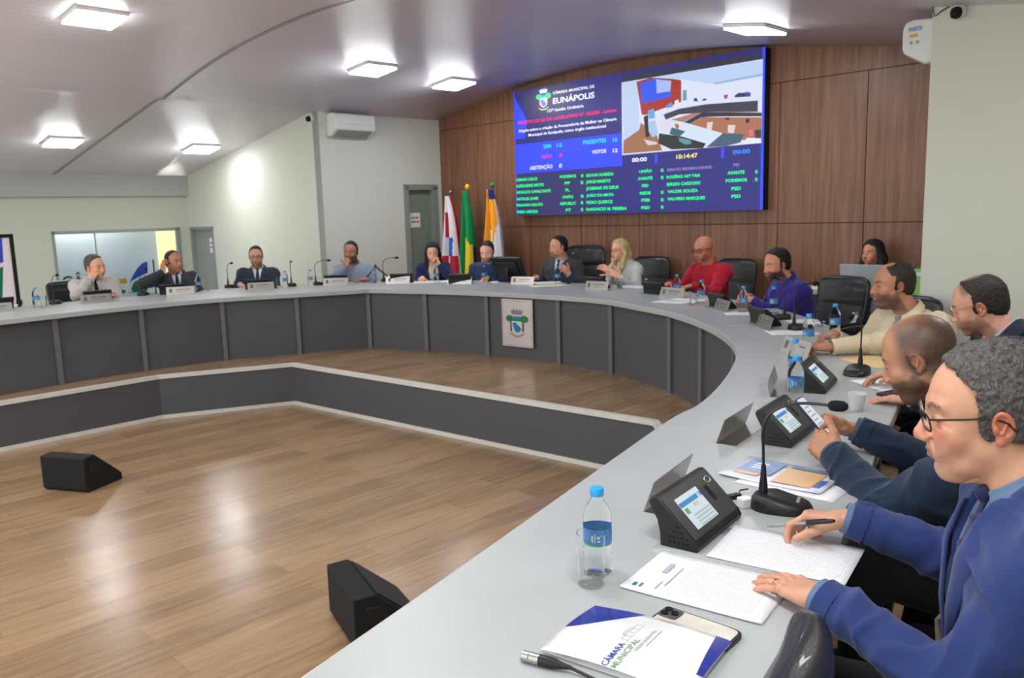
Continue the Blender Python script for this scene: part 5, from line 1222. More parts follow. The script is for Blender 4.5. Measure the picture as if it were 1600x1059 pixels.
P2 = person('person in a charcoal suit and black tie with gold wristwatch, hand raised to the ear',
    head=(-3.874, 9.5, 1.12), face=(.86, -.50), body=(.45, -.89), pitch=0.01, k=1.03, skin=(187, 126, 97), neck=(-3.900, 9.580, 0.987), spine=.44, lean=.02,
    hands=[rest((-3.965, 9.38, 1.01), (.1, .15, .95), (-.5, -.8, .1), curl=RELAX, hint=(-.8, -.4, -.6)), rest((-3.60, 9.30, .81), (-.8, -.5, 0), curl=RELAX)],
    kind='suit', c1=(58, 60, 66), c2=(206, 208, 230), tie=(20, 22, 30), c3=(28, 30, 36), hair=dict(col=H_black, thick=.008, line=LINE_REC, side=.006, amp=.002, fr=110), res=FAR, sh=.182)
P1 = person('person in a cream grey suit with dark tie, resting the face on a hand',
    head=(-4.534, 9.0, 1.113), face=(.92, -.38), body=(.62, -.78), pitch=0.11, roll=.12, k=1.05, skin=(228, 165, 136), neck=(-4.600, 9.060, 0.982), spine=.44, lean=.06,
    hands=[rest((-4.545, 8.90, .985), (.40, .35, .75), (.3, -.85, .2), curl=FIST, hint=(-.3, -.9, -.7)), rest((-4.28, 8.80, .81), (-.3, -.9, 0), curl=RELAX)],
    kind='suit', c1=(190, 186, 180), c2=(206, 204, 200), tie=(24, 24, 28), c3=(120, 116, 110), hair=dict(col=H_grey, thick=.013, line=LINE_FAR, side=.002, amp=.003, fr=110), res=FAR, sh=.185)
P11 = person('person with long curly black hair in a black sleeveless top behind the silver laptop',
    head=(3.357, 7.6, 1.10), face=(-.88, -.45), body=(-.75, -.66), pitch=0.01, k=.97, skin=(206, 143, 110), prof=FEMALE, neck=(3.420, 7.640, 0.962), spine=.42, lean=.02, sh=.15,
    hands=[rest((3.13, 7.52, .82), (-.8, -.5, 0), curl=RELAX), rest((3.29, 7.36, .82), (-.8, -.5, 0), curl=RELAX)],
    kind='top', c1=(22, 20, 22), c3=(26, 26, 34), brows=(40, 30, 26),
    hair=dict(col=H_black, side_k=1.0, thick=.016, line=([-.14, -.10, -.03, .0, .03, .06, .08, .1, .13], [-.06, -.05, -.02, .005, .015, .04, .066, .07, .07]), side=.008, amp=.006, fr=60,
              locks=[([(sx*.070, .015, .05), (sx*.092, -.01, -.03), (sx*.10, .0, -.11), (sx*.095, .02, -.20), (sx*.08, .03, -.26)], [.022, .032, .036, .034, .02], None) for sx in (-1, 1)]+[([(0, -.08, .03), (0, -.105, -.06), (0, -.10, -.16), (0, -.09, -.24)], [.055, .07, .07, .04], None)]),
    headopt=dict(jaw=.88, nose=.9, brow=.6, lipz=1.3, ears=False), res=FAR)
# ---------------------------------------------------------------- furniture and desk objects
def rot2(dx, dy): return math.atan2(dy, dx)
def sect(n, w, d, e=3.0):
    return [(w*math.copysign(abs(math.cos(a))**(2/e), math.cos(a)), d*math.copysign(abs(math.sin(a))**(2/e), math.sin(a))) for a in (2*PI*i/n for i in range(n))]
def stack(mb, rings):
    n = len(rings[0]); vs = [p for r in rings for p in r]; fs = []
    for j in range(len(rings)-1):
        for i in range(n): fs.append((j*n+i, j*n+(i+1) % n, (j+1)*n+(i+1) % n, (j+1)*n+i))
    fs += [list(range(n))[::-1], list(range((len(rings)-1)*n, len(rings)*n))]
    mb.add(vs, fs)
def build_chair(label, group, top=.90, wid=.25, high=False, name='office_chair'):
    t = empty(name, (0, 0, FLOOR), 0, label, 'chair', group)
    z0 = .38; H_ = top-z0; R = []
    for j in range(25):
        v = j/24; z = z0+H_*v
        w = wid*(1-.10*(1-v)**2)*(1-max(0, (v-.86)/.14)**2.2*.30)*(.9+.1*min(1, v*8)); th = .045*(1-.35*abs(2*v-1)**4)
        if high: th *= 1-.30*math.exp(-((v-.62)/.03)**2)
        else: th *= 1-.16*math.exp(-((v-.52)/.03)**2)-.12*math.exp(-((v-.83)/.02)**2)
        if j in (0, 24): w *= .86; th *= .4
        y = -.235-.10*v-.02*math.sin(v*PI)
        R.append([(x, y+yy+.9*x*x, z) for x, yy in sect(28, w, th)])
    m = MB(); stack(m, R); m.build('backrest', M_leather, t, smooth=True, angle=60)
    R = []
    for j in range(13):
        v = j/12; y = -.24+.50*v; w = .245*(1-.1*abs(2*v-1)**4)*(.85 if j in (0, 12) else 1); th = .045*(.45 if j in (0, 12) else 1)
        R.append([(x, y, .305+zz+.02*(1-v)-.012*math.exp(-(x/.12)**2)) for x, zz in sect(24, w, th)])
    m = MB(); stack(m, R); m.build('seat', M_leather, t, smooth=True, angle=60)
    for sx in (-1, 1):
        m = MB(); P = [(sx*.20, .12, .25), (sx*.275, .16, .30), (sx*.285, .17, .44), (sx*.285, .13, .505), (sx*.285, -.05, .515), (sx*.285, -.16, .50), (sx*.28, -.20, .42), (sx*.24, -.25, .40)]
        Q = []
        for i in range(len(P)-1):
            for k in range(4): Q.append(tuple(P[i][d]+(P[i+1][d]-P[i][d])*k/4 for d in range(3)))
        Q.append(P[-1]); m.tube(Q, .010, 8); a = m.build('armrest', M_chrome, t, smooth=True)
        m = MB(); R = [[(sx*.285+x, -.12+.24*j/6, .528+zz) for x, zz in sect(12, .027*(.7 if j in (0, 6) else 1), .012)] for j in range(7)]; stack(m, R); m.build('arm_pad', M_black, a, smooth=True)
    m = MB(); m.lathe([(.028, .07), (.028, .17), (.018, .17), (.018, .27), (.09, .27), (.09, .285)], 16)
    for i in range(5):
        a = 2*PI*i/5+.3; m.tube([(0, 0, .10), (.14*math.cos(a), .14*math.sin(a), .085), (.27*math.cos(a), .27*math.sin(a), .062)], [.022, .018, .012], 8)
    b = m.build('base', M_chrome, t, smooth=True)
    for i in range(5):
        a = 2*PI*i/5+.3; m = MB(); m.at((.27*math.cos(a), .27*math.sin(a), .027), a+.6); m.at(M=Matrix.Translation((.27*math.cos(a), .27*math.sin(a), .027)) @ Matrix.Rotation(a+.6, 4, 'Z') @ Matrix.Rotation(PI/2, 4, 'Y')); m.lathe([(.018, -.02), (.027, -.016), (.027, .016), (.018, .02)], 14); m.build('caster', M_black, b, smooth=True)
    return t
def face_rz(dx, dy): return math.atan2(dy, dx)-PI/2
GCH = 'black leather chairs round the council desk'
ch = build_chair('empty black leather chair between the violet shirt and the beige shirt', GCH)
ch.location = (2.46, 5.36, FLOOR); ch.rotation_euler = (0, 0, face_rz(-.80, -.60))
ch.scale = (1, 1, .90)
def chair(x, y, dx, dy, label, sz=1.0):
    c = dup(ch, (x, y, FLOOR), face_rz(dx, dy), label); c.scale = (1, 1, sz); return c
chair(2.52, 6.62, -.86, -.50, 'black leather chair behind the person in the violet blue shirt', .94)
chair(2.17, 8.44, -.75, -.66, 'black leather chair behind the bald person in the red shirt')
chair(1.46, 9.29, -.62, -.78, 'black leather chair behind the blonde person in the pale blouse')
chair(-.14, 10.12, -.12, -.99, 'black leather chair behind the person in the navy shirt, beside the monitor')
chair(-4.84, 9.22, .80, -.60, 'black leather chair at the far left beside the cream grey suit', .92)
chair(2.13, 3.12, -.86, -.50, 'black leather chair behind the dark suited person by the white wall')
chair(1.30, 2.02, -.86, .50, 'black leather chair with chrome arms under the shaved head person in navy')
chair(1.03, 1.24, -.95, .31, 'black leather chair with chrome arms under the person in bright blue')
chair(2.34, 4.40, -.99, .10, 'black leather chair under the person in the beige shirt', .86)
chair(.052, 1.105, -.80, .60, 'empty black leather chair tucked in at the bottom right, nearest the camera', .985)
hi_ch = build_chair('tall high-backed black leather chair beside the person in the charcoal suit', GCH, top=1.03, wid=.26, high=True, name='executive_chair')
hi_ch.location = (.83, 9.72, FLOOR); hi_ch.rotation_euler = (0, 0, face_rz(-.30, -.95))

# ---- voting terminal: wedge with a slanted touch screen
M_scr = emat('terminal_screen_white', (214, 226, 236), .78); M_scb = emat('terminal_screen_blue', (38, 132, 200), .78); M_scg = emat('terminal_screen_green', (60, 180, 90), .78); M_sct = emat('terminal_screen_tan', (216, 196, 140), .78); M_scl = emat('terminal_screen_lines', (170, 196, 190), .78)
def build_terminal(label, group):
    t = empty('voting_terminal', (0, 0, TOP), 0, label, 'terminal', group)
    prof = [(0, .0), (-.004, .012), (.003, .024), (.094, .112), (.104, .117), (.116, .113), (.121, .102), (.112, .082), (.100, .062), (.093, .03), (.092, 0)]
    m = MB(); n = len(prof); xs = [-.133, .133]
    m.add([(x, y, z) for x in xs for y, z in prof], [list(range(n)), list(range(n, 2*n))[::-1]]+[(i, n+i, n+(i+1) % n, (i+1) % n) for i in range(n)])
    import bmesh
    o = m.build('casing', M_black, t, bevel=.0025)
    bm = bmesh.new(); bm.from_mesh(o.data); bmesh.ops.recalc_face_normals(bm, faces=bm.faces); bm.to_mesh(o.data); bm.free()
    a = math.atan2(.088, .091); S = Matrix.Translation((0, .003, .024)) @ Matrix.Rotation(a, 4, 'X')     # face plane: x right, y up the slope
    L_ = .1266
    m = MB().at(M=S); m.box((-.128, .004, .0), (.128, L_-.004, .0015)); m.build('face_plate', mat('terminal_face', (46, 48, 50), rough=.38), t, bevel=.001)
    m = MB().at(M=S); x0, x1, y0, y1 = -.088, .030, .020, .106
    m.mat(0).box((x0, y0, .0015), (x1, y1, .0022)); q = lambda a_, b_, c_, d_: m.poly([(a_, c_, .0025), (b_, c_, .0025), (b_, d_, .0025), (a_, d_, .0025)])
    m.mat(1); q(x0, x1, y1-.026, y1-.014); m.mat(2); q(x0+.006, x0+.024, y1-.046, y1-.031); m.mat(3); q(x0+.056, x0+.066, y1-.040, y1-.029); q(x0+.070, x0+.080, y1-.040, y1-.029); m.mat(0); q(x1-.022, x1-.008, y1-.027, y1-.015)
    m.mat(4)
    for i in range(4): q(x0+.026, x1-.006, y1-.058-.009*i, y1-.053-.009*i)
    m.build('touch_screen', [M_scr, M_scb, M_scg, M_sct, M_scl], t)
    m = MB().at(M=S); m.box((.060, .050, .0012), (.078, .095, .002)); m.build('finger_slot', M_blackm, t)
    m = MB().at(M=S); m.tube([(.098+.013*math.cos(k*PI/8), .104+.008*math.sin(k*PI/8), .0025) for k in range(16)], .0013, 6, closed=True); m.build('ring_sensor', mat('brass_ring', (206, 196, 150), rough=.3, metal=.8), t)
    m = MB()
    for sx in (-1, 1):
        for i in range(6):
            for j in range(6-i if i > 1 else 5):
                y = .022+.011*j+.002*i; z = .016+.012*i
                if z < .012+y*.9 and y < .086: m.at(M=Matrix.Translation((sx*.1337, y, z)) @ Matrix.Rotation(PI/2, 4, 'Y')).lathe([(.0026, -.0006), (.0026, .0006)], 8)
    o = m.build('speaker_holes', mat('hole_black', (4, 4, 4), rough=.9), t); o['kind'] = 'stuff'
    return t
GT = 'voting terminals on the council desk'
def width_rz(dx, dy): return math.atan2(dy, dx)      # local +x along the terminal's width
t0_ = build_terminal('black voting terminal with lit screen in front of the person in bright blue', GT)
t0_.location = (.487, 1.878, TOP); t0_.rotation_euler = (0, 0, width_rz(.60, .80))
def term(x, y, px, py, label):
    """px, py: direction from the terminal towards its user"""
    return dup(t0_, (x, y, TOP), math.atan2(py, px)+PI/2, label)
term(.972, 2.675, .80, -.58, 'black voting terminal with lit screen in front of the person holding a phone')
term(1.36, 3.43, .85, -.52, 'black voting terminal facing the person by the white wall')
term(1.74, 5.42, .98, .15, 'black voting terminal behind the steel nameplate, near the empty chair')
term(1.71, 6.42, .97, .25, 'black voting terminal in front of the person in the violet shirt')
term(1.40, 7.62, .85, .55, 'black voting terminal in front of the person in the red shirt')
term(.93, 8.42, .75, .65, 'black voting terminal in front of the blonde person')
term(-.56, 9.42, .20, .97, 'black voting terminal in front of the person in the navy shirt')
term(-1.28, 9.75, .0, 1, 'black voting terminal in front of the person in the navy blazer')
term(-2.08, 9.82, -.10, .99, 'black voting terminal in front of the person covering the mouth')
term(-2.93, 9.50, -.25, .97, 'black voting terminal in front of the person with white shirt and glasses')
term(-3.78, 9.16, -.35, .93, 'black voting terminal in front of the person with the gold watch')
term(-4.34, 8.56, -.60, .80, 'black voting terminal in front of the cream grey suit')
term(-5.02, 7.95, -.80, .60, 'black voting terminal at the far left edge of the picture')

# ---- folded steel nameplates
def build_plate(label, group):
    t = empty('nameplate', (0, 0, TOP), 0, label, 'nameplate', group)
    L_ = .145; m = MB()
    m.add([(-L_, .0, .0), (L_, .0, .0), (L_, .030, .085), (-L_, .030, .085), (-L_, .031, .0835), (L_, .031, .0835), (L_, .0025, .0), (-L_, .0025, .0)], [(0, 1, 2, 3), (3, 2, 5, 4), (4, 5, 6, 7), (7, 6, 1, 0), (0, 3, 4, 7), (1, 6, 5, 2)])
    m.box((-L_, .002, .0), (L_, .07, .0015)); m.build('sheet', M_steel, t)
    m = MB(); n_ = lambda x, y: (x, -.0006+.030*y/.085-.0003, y)
    [m.poly([n_(a, c), n_(b, c), n_(b, d), n_(a, d)]) for a, b, c, d in ((-.045, .0, .050, .058), (.006, .034, .050, .058), (.040, .095, .050, .058), (-.045, .02, .030, .034), (.026, .075, .030, .034))]
    for a, b in ((-.115, -.085),): m.poly([n_(a, .025), n_(b, .025), n_(b, .065), n_(a, .065)])
    o = m.build('engraving', mat('engraved_dark', (96, 92, 88), rough=.5), t); return t
GN = 'steel nameplates on the council desk'
p0_ = build_plate('steel nameplate behind the nearest voting terminal, beside the water bottle', GN)
def plate_at(o, ax, ay, bx, by, cx=None):
    """stands from a to b; its face looks at the pit"""
    o.location = ((ax+bx)/2, (ay+by)/2, TOP)
    a = math.atan2(by-ay, bx-ax); n = Vector((math.sin(a), -math.cos(a)))         # local -y
    if n.dot(Vector((-1.6-(ax+bx)/2, 5-(ay+by)/2))) < 0: a += PI
    o.rotation_euler = (0, 0, a)
plate_at(p0_, .328, 2.042, .484, 2.287)
for a, b, lb in [((.669, 2.649), (.835, 2.887), 'steel nameplate behind the terminal of the person holding a phone'), ((1.055, 3.30), (1.13, 3.57), 'steel nameplate seen edge-on behind the twin water bottles'), ((1.45, 4.37), (1.49, 4.09), 'steel nameplate before the person in the beige shirt'),
                 ((1.615, 5.36), (1.61, 5.08), 'steel nameplate at the terminal near the empty chair'), ((1.575, 6.33), (1.60, 6.04), 'steel nameplate before the person in the violet shirt'), ((1.34, 7.36), (1.50, 7.12), 'steel nameplate before the bald person in red'),
                 ((.745, 8.24), (.95, 8.03), 'steel nameplate before the blonde person'), ((.0, 9.08), (.25, 8.93), 'steel nameplate before the charcoal suit, by the open papers'), ((-.71, 9.36), (-.45, 9.28), 'steel nameplate before the person in the navy shirt'),
                 ((-1.47, 9.64), (-1.18, 9.60), 'steel nameplate before the person in the navy blazer'), ((-2.20, 9.62), (-1.91, 9.65), 'steel nameplate before the person covering the mouth'), ((-2.97, 9.24), (-2.69, 9.34), 'steel nameplate before the person with white shirt and glasses'),
                 ((-3.76, 8.95), (-3.50, 9.06), 'steel nameplate before the person with the gold watch'), ((-4.33, 8.24), (-4.11, 8.43), 'steel nameplate before the cream grey suit'), ((-4.90, 7.50), (-4.70, 7.71), 'steel nameplate at the far left edge of the picture')]:
    plate_at(dup(p0_, label=lb), *a, *b)

# ---- gooseneck microphones
def build_mic(label, group):
    t = empty('gooseneck_microphone', (0, 0, TOP), 0, label, 'microphone', group)     # +y points to the user
    R = []
    for j, (z, k) in enumerate([(0, .96), (.004, 1.0), (.020, .98), (.030, .90), (.036, .70)]):
        R.append([(x*k, .025+y*k, z+(.006*(y < 0) if j > 1 else 0)-.010*max(0, y/.08)*(j > 1)) for x, y in sect(28, .055, .078, 2.6)])
    m = MB(); stack(m, R); m.build('base', M_black, t, smooth=True, angle=50)
    m = MB(); m.at((0, -.022, .030)).lathe([(.012, 0), (.011, .03), (.008, .055), (.006, .085)], 14); m.build('neck_socket', M_black, t, smooth=True)
    P = [(0, -.022, .10), (0, -.024, .16), (0, -.026, .20), (0, -.016, .240), (0, .012, .268), (0, .055, .283), (0, .100, .286), (0, .135, .284)]
    Q = []
    for i in range(len(P)-1):
        p0, p1, p2, p3 = P[max(i-1, 0)], P[i], P[i+1], P[min(i+2, len(P)-1)]
        for k in range(5):
            u = k/5; Q.append(tuple(.5*(2*p1[d]+(p2[d]-p0[d])*u+(2*p0[d]-5*p1[d]+4*p2[d]-p3[d])*u*u+(3*p1[d]-p0[d]-3*p2[d]+p3[d])*u**3) for d in range(3)))
    Q.append(P[-1]); m = MB(); m.tube(Q, .0038, 8); m.build('gooseneck', mat('neck_metal', (60, 60, 62), rough=.35, metal=.7), t, smooth=True)
    m = MB(); m.at(M=Matrix.Translation((0, .130, .284)) @ Matrix.Rotation(-PI/2, 4, 'X')); m.lathe([(.006, 0), (.0125, .006), (.0145, .018), (.0135, .036), (.008, .045), (.002, .047)], 16); m.build('windshield', mat('foam', (22, 22, 24), rough=.95, bump=.6, bscale=500), t, smooth=True)
    m = MB()
    for x in (-.015, 0, .015): m.at((x, .066, .029)).lathe([(.005, 0), (.0045, .003)], 10)
    m.build('button', mat('button_grey', (150, 150, 152), rough=.4), t)
    return t
GM = 'gooseneck microphones on the council desk'
m0_ = build_mic('gooseneck microphone bent towards the person in bright blue', GM)
m0_.location = (.665, 2.045, TOP); m0_.rotation_euler = (0, 0, face_rz(.90, -.42))
def mic(x, y, dx, dy, label): return dup(m0_, (x, y, TOP), face_rz(dx, dy), label)
mic(1.60, 3.72, -.62, -.78, 'gooseneck microphone arched over the third voting terminal')
mic(1.80, 5.12, .90, .42, 'gooseneck microphone with tall neck before the empty chair')
mic(1.88, 5.62, -.1, 1, 'gooseneck microphone standing beside the terminal of the violet shirt')
mic(-2.30, 9.78, .85, .5, 'gooseneck microphone left of the person covering the mouth')
mic(-2.58, 9.66, -.2, .97, 'gooseneck microphone between the glasses wearer and the mouth-covering person')
mic(-3.34, 9.72, .0, 1, 'gooseneck microphone left of the person with white shirt and glasses')
mic(-1.52, 9.98, .9, .3, 'gooseneck microphone left of the person in the navy blazer')
mic(-4.06, 9.02, .0, 1, 'gooseneck microphone left of the person with the gold watch')
mic(-4.63, 8.30, -.2, 1, 'gooseneck microphone left of the cream grey suit')

# ---- bottles and glasses
M_pet = mat('clear_plastic_water', (250, 252, 252), rough=.01, trans=1.0, var=0, ior=1.10)
M_cap = mat('cap_blue', (44, 160, 226), rough=.4); M_lab = mat('label_blue', (70, 124, 180), rough=.4, var=.2, scale=40); M_lab2 = mat('label_green', (96, 176, 110), rough=.4); M_labw = mat('label_white', (226, 232, 236), rough=.4)
M_clear = mat('clear_glass', (250, 252, 252), rough=.01, trans=1.0, var=0, ior=1.12); M_cupw = mat('thin_plastic', (236, 238, 236), rough=.35, trans=.55, var=0, ior=1.1); M_drink = mat('tea', (170, 130, 50), rough=.1, trans=.5, var=0, ior=1.2)
def build_bottle(label, group):
    t = empty('water_bottle', (0, 0, TOP), 0, label, 'bottle', group)
    prof = [(.018, .003), (.026, .0), (.031, .006), (.0318, .016), (.0300, .024), (.0318, .032), (.0300, .040), (.0318, .048), (.0300, .056), (.0316, .064), (.0305, .072), (.0305, .118), (.0318, .124), (.0318, .138), (.0290, .152), (.0215, .170), (.0140, .182), (.0120, .188), (.0120, .194)]
    m = MB(); m.lathe(prof, 28); m.build('body', M_pet, t, smooth=True, angle=70)
    m = MB(); m.lathe([(.0312, .076), (.0314, .078), (.0314, .080), (.0314, .112), (.0314, .116), (.0312, .117)], 28, cap=False); m.m = [(1 if i//28 in (0, 1) else 0) for i in range(len(m.m))]; lab = m.build('label', [M_lab, M_lab2], t, smooth=True)
    m = MB()
    for a0 in (0, 2.1, 4.2):
        [m.poly([(.0318*math.cos(a0+u), .0318*math.sin(a0+u), z) for u, z in ((a, b), (a+w, b), (a+w, b+h), (a, b+h))]) for a, b, w, h in ((0, .088, .10, .016), (.22, .086, .05, .022), (.40, .088, .22, .004), (.40, .096, .16, .006))]
    m.build('label_print', M_labw, lab)
    m = MB(); m.lathe([(.0145, .192), (.0152, .194), (.0150, .208), (.0142, .211), (.004, .212)], 22); m.build('cap', M_cap, t, smooth=True, angle=40)
    return t
def build_glass(label, group):
    t = empty('drinking_glass', (0, 0, TOP), 0, label, 'glass', group)
    m = MB(); m.lathe([(.024, 0), (.027, .003), (.0285, .05), (.0305, .115), (.0292, .115), (.0272, .05), (.0255, .010), (.002, .009)], 28); m.build('tumbler', M_clear, t, smooth=True, angle=50); return t
GB = 'small water bottles with blue caps'
b0_ = build_bottle('clear water bottle with blue cap and label nearest the camera, behind a glass', GB); b0_.location = (.173, 1.693, TOP); b0_.scale = (1, 1, .91)
for x, y, lb in [(1.118, 3.175, 'water bottle nearest the second terminal, first of the close row of three'), (1.262, 3.60, 'water bottle directly behind the nearer one of the close row of three'), (1.62, 4.42, 'water bottle beside the hands of the beige shirt, farthest of the close row'),
                 (1.93, 4.84, 'water bottle standing alone in front of the empty leather chair'), (1.93, 5.98, 'water bottle with deep blue label before the violet shirt sleeve'), (1.74, 6.10, 'water bottle by the phone hands of the violet shirt'),
                 (1.57, 6.72, 'water bottle right of the bald person in red, with a glass beside it'), (1.50, 7.36, 'water bottle directly before the chest of the person in red'), (.52, 8.98, 'water bottle before the charcoal suit, beside a glass'),
                 (-.30, 9.52, 'water bottle before the navy shirt, left of the black monitor'), (-.87, 9.66, 'water bottle before the navy blazer'), (-1.63, 9.80, 'water bottle right of the grey shirt, beside the black folded stand'),
                 (-2.36, 9.68, 'water bottle left of the grey shirted person'), (-2.63, 9.58, 'water bottle right of the glasses wearer in white shirt and suit'), (-3.58, 9.40, 'water bottle right of the person with the gold watch'), (-4.68, 8.06, 'water bottle at the far left, beside a small glass')]:
    dup(b0_, (x, y, TOP), (x*7) % 6, lb)
GG = 'clear drinking glasses'
g0_ = build_glass('clear drinking glass in front of the nearest water bottle', GG); g0_.location = (.153, 1.632, TOP)
for x, y, lb in [(1.095, 3.115, 'clear glass at the second nearest water bottle'), (1.98, 5.24, 'clear glass before the empty leather chair'), (.63, 8.90, 'clear glass before the charcoal suit'), (1.09, 8.16, 'clear glass before the blonde person'), (1.78, 6.00, 'clear glass before the violet shirt'), (1.49, 6.66, 'clear glass beside the bottles of the red shirt'),
                 (-2.72, 9.46, 'clear glass right of the person with white shirt and glasses'), (-3.46, 9.36, 'clear glass right of the person with the gold watch'), (-4.56, 7.98, 'clear glass at the far left beside the water bottle')]:
    dup(g0_, (x, y, TOP), 0, lb)
t = empty('plastic_cup', (1.30, 3.03, TOP), 0, 'thin white plastic cup with a little tea near the ringed hand', 'cup')
m = MB(); m.lathe([(.020, 0), (.022, .001), (.033, .066), (.035, .068), (.034, .070), (.0315, .066), (.0205, .004), (.002, .003)], 26); m.build('cup', M_cupw, t, smooth=True, angle=50)
m = MB(); m.lathe([(.0195, .0045), (.0205, .010), (.001, .0105)], 20); m.build('tea', M_drink, t)

# ---- papers
def page_mat(name, col=(236, 238, 242), ink=(146, 148, 156), y0=-.12, y1=.06, pitch=.0068, xw=.085):
    m = mat(name, col, rough=.6, var=.01); nt = m.node_tree; b = nt.nodes['Principled BSDF']; L = nt.links.new
    old = b.inputs['Base Color'].links[0].from_socket
    N = lambda op, a, c=None: (lambda n: (setattr(n, 'operation', op), [L(v, n.inputs[i]) if not isinstance(v, (int, float)) else setattr(n.inputs[i], 'default_value', v) for i, v in enumerate((a, c)) if v is not None], n.outputs[0])[2])(nt.nodes.new('ShaderNodeMath'))
    tc = nt.nodes.new('ShaderNodeTexCoord'); se = nt.nodes.new('ShaderNodeSeparateXYZ'); L(tc.outputs['Object'], se.inputs[0]); x, y = se.outputs[0], se.outputs[1]
    row = N('LESS_THAN', N('FRACT', N('DIVIDE', y, pitch)), .27)
    mp = nt.nodes.new('ShaderNodeMapping'); mp.inputs['Scale'].default_value = (220, 40, 1); L(tc.outputs['Object'], mp.inputs[0]); no = nt.nodes.new('ShaderNodeTexNoise'); no.inputs['Scale'].default_value = 1.0; L(mp.outputs[0], no.inputs[0])
    word = N('GREATER_THAN', no.outputs[0], .43)
    box = N('MULTIPLY', N('MULTIPLY', N('GREATER_THAN', y, y0), N('LESS_THAN', y, y1)), N('LESS_THAN', N('ABSOLUTE', x), xw))
    f = N('MULTIPLY', N('MULTIPLY', row, word), N('MULTIPLY', box, .65))
    mx = nt.nodes.new('ShaderNodeMix'); mx.data_type = 'RGBA'; L(f, mx.inputs[0]); L(old, mx.inputs[6]); mx.inputs[7].default_value = srgb(*ink); L(mx.outputs[2], b.inputs['Base Color']); return m
M_page = page_mat('printed_page'); M_page2 = page_mat('printed_page_dense', y0=-.13, y1=.135, pitch=.0052); M_paper = mat('plain_paper', (234, 236, 240), rough=.6, var=.01); M_yelp = mat('cream_paper', (232, 226, 190), rough=.6, var=.01)
def sheet(name, x, y, rz, label, group=None, mt=None, w=.105, l=.1485, z=0.0, curl=.0, n=1, thick=.0006):
    t = MB()
    fn = lambda u, v: ((u-.5)*2*w, (v-.5)*2*l, .0012+curl*((2*u-1)**4+(2*v-1)**4)*.5)
    for k in range(n):
        t.at((.0006*k*((k*7) % 3-1), .0005*k, k*.0009), ((k*5) % 3-1)*.006*(n > 1)); t.sheet(fn, 8, 10)
    t.X = Matrix.Identity(4)
    o = t.build(name, mt or M_page, smooth=True, solid=thick); o.location = (x, y, TOP+z); o.rotation_euler = (0, 0, rz); return tag(o, label, 'paper', group)
# sheet whose top (header) looks to the pit: local +y from the reader away
s1 = sheet('printed_document', .328, 1.624, math.atan2(-.065+.15, .077+.02), 'stapled printed document under the left hand, next to the marbled phone', mt=M_page, n=4, curl=.0015)
s1.rotation_euler = (0, 0, 0)
def aim(o, tl, tr, bl):
    """put a sheet so that its header corners are tl, tr and the foot corner bl"""
    c = ((tr[0]+bl[0])/2, (tr[1]+bl[1])/2); o.location.x, o.location.y = c
    o.rotation_euler.z = math.atan2(tr[1]-tl[1], tr[0]-tl[0])
aim(s1, (.219, 1.616), (.335, 1.781), (.452, 1.440))
s2 = sheet('printed_document', 0, 0, 0, 'printed letter sheet under the right hand holding a pen', mt=M_page2, n=2, curl=.002); aim(s2, (.454, 1.758), (.571, 1.935), (.640, 1.580))
m = MB(); m.sheet(lambda u, v: ((u-.5)*.23, (v-.5)*.31, .0004), 4, 4); o = m.build('document_sleeve', mat('grey_sleeve', (168, 174, 172), rough=.2), smooth=True, solid=.0006); tag(o, 'grey translucent document sleeve under the letter, below the nearest terminal', 'sleeve'); o.location = (.49, 1.80, TOP); o.rotation_euler = (0, 0, math.atan2(.177, .117)+.02)
m = MB(); zz = lambda a, b, c, d, mi: m.mat(mi).poly([(a, c, .0062), (b, c, .0062), (b, d, .0062), (a, d, .0062)])
zz(-.088, -.072, .124, .132, 0); zz(-.088, -.068, .112, .118, 1); zz(-.08, -.04, .082, .084, 1); zz(-.06, .04, .070, .072, 1); zz(.0, .05, .092, .104, 2)
o = m.build('letterhead', [mat('ink_teal', (40, 120, 120)), mat('ink_grey', (120, 122, 130)), mat('ink_light', (176, 178, 190))], s1)
br = empty('brochure', (.777, 2.300, TOP), math.atan2(-.66, .75), 'glossy brochure with blue picture and orange table near the navy sleeve', 'brochure')
m = MB(); m.sheet(lambda u, v: ((u-.5)*.30, (v-.5)*.21, .0035+.004*(u-.5)**2*4), 8, 4); m.build('pages', mat('glossy_page', (214, 220, 230), rough=.25), br, smooth=True, solid=.002)
m = MB(); R4 = lambda a, b, c, d, mi, dz=0: m.mat(mi).poly([(a, c, .0085+dz), (b, c, .0085+dz), (b, d, .0085+dz), (a, d, .0085+dz)])
R4(-.125, -.02, -.04, .085, 0); R4(-.125, -.05, -.065, -.042, 1); R4(.0, .112, -.085, .055, 1); R4(-.0, .13, .06, .09, 0, .0002); R4(.115, .135, -.07, .0, 2)
for i in range(9): R4(.008, .100, -.078+i*.0145, -.0745+i*.0145, 3, .0004)
for i in range(3): R4(-.10, -.06, .0+.02*i, .012+.02*i, 4, .0004)
m.build('print', [mat('print_blue', (120, 146, 186), rough=.25, var=.25, scale=30), mat('print_orange', (226, 178, 128), rough=.3), mat('print_deep', (92, 112, 190), rough=.3), mat('print_line', (236, 216, 186), rough=.3), mat('print_pale', (214, 224, 240), rough=.3)], br)
o = sheet('printed_document', .795, 2.235, math.atan2(-.66, .75), 'white printed sheet lying under the glossy brochure', mt=M_page, w=.14, l=.10)
GP = 'loose white papers on the council desk'
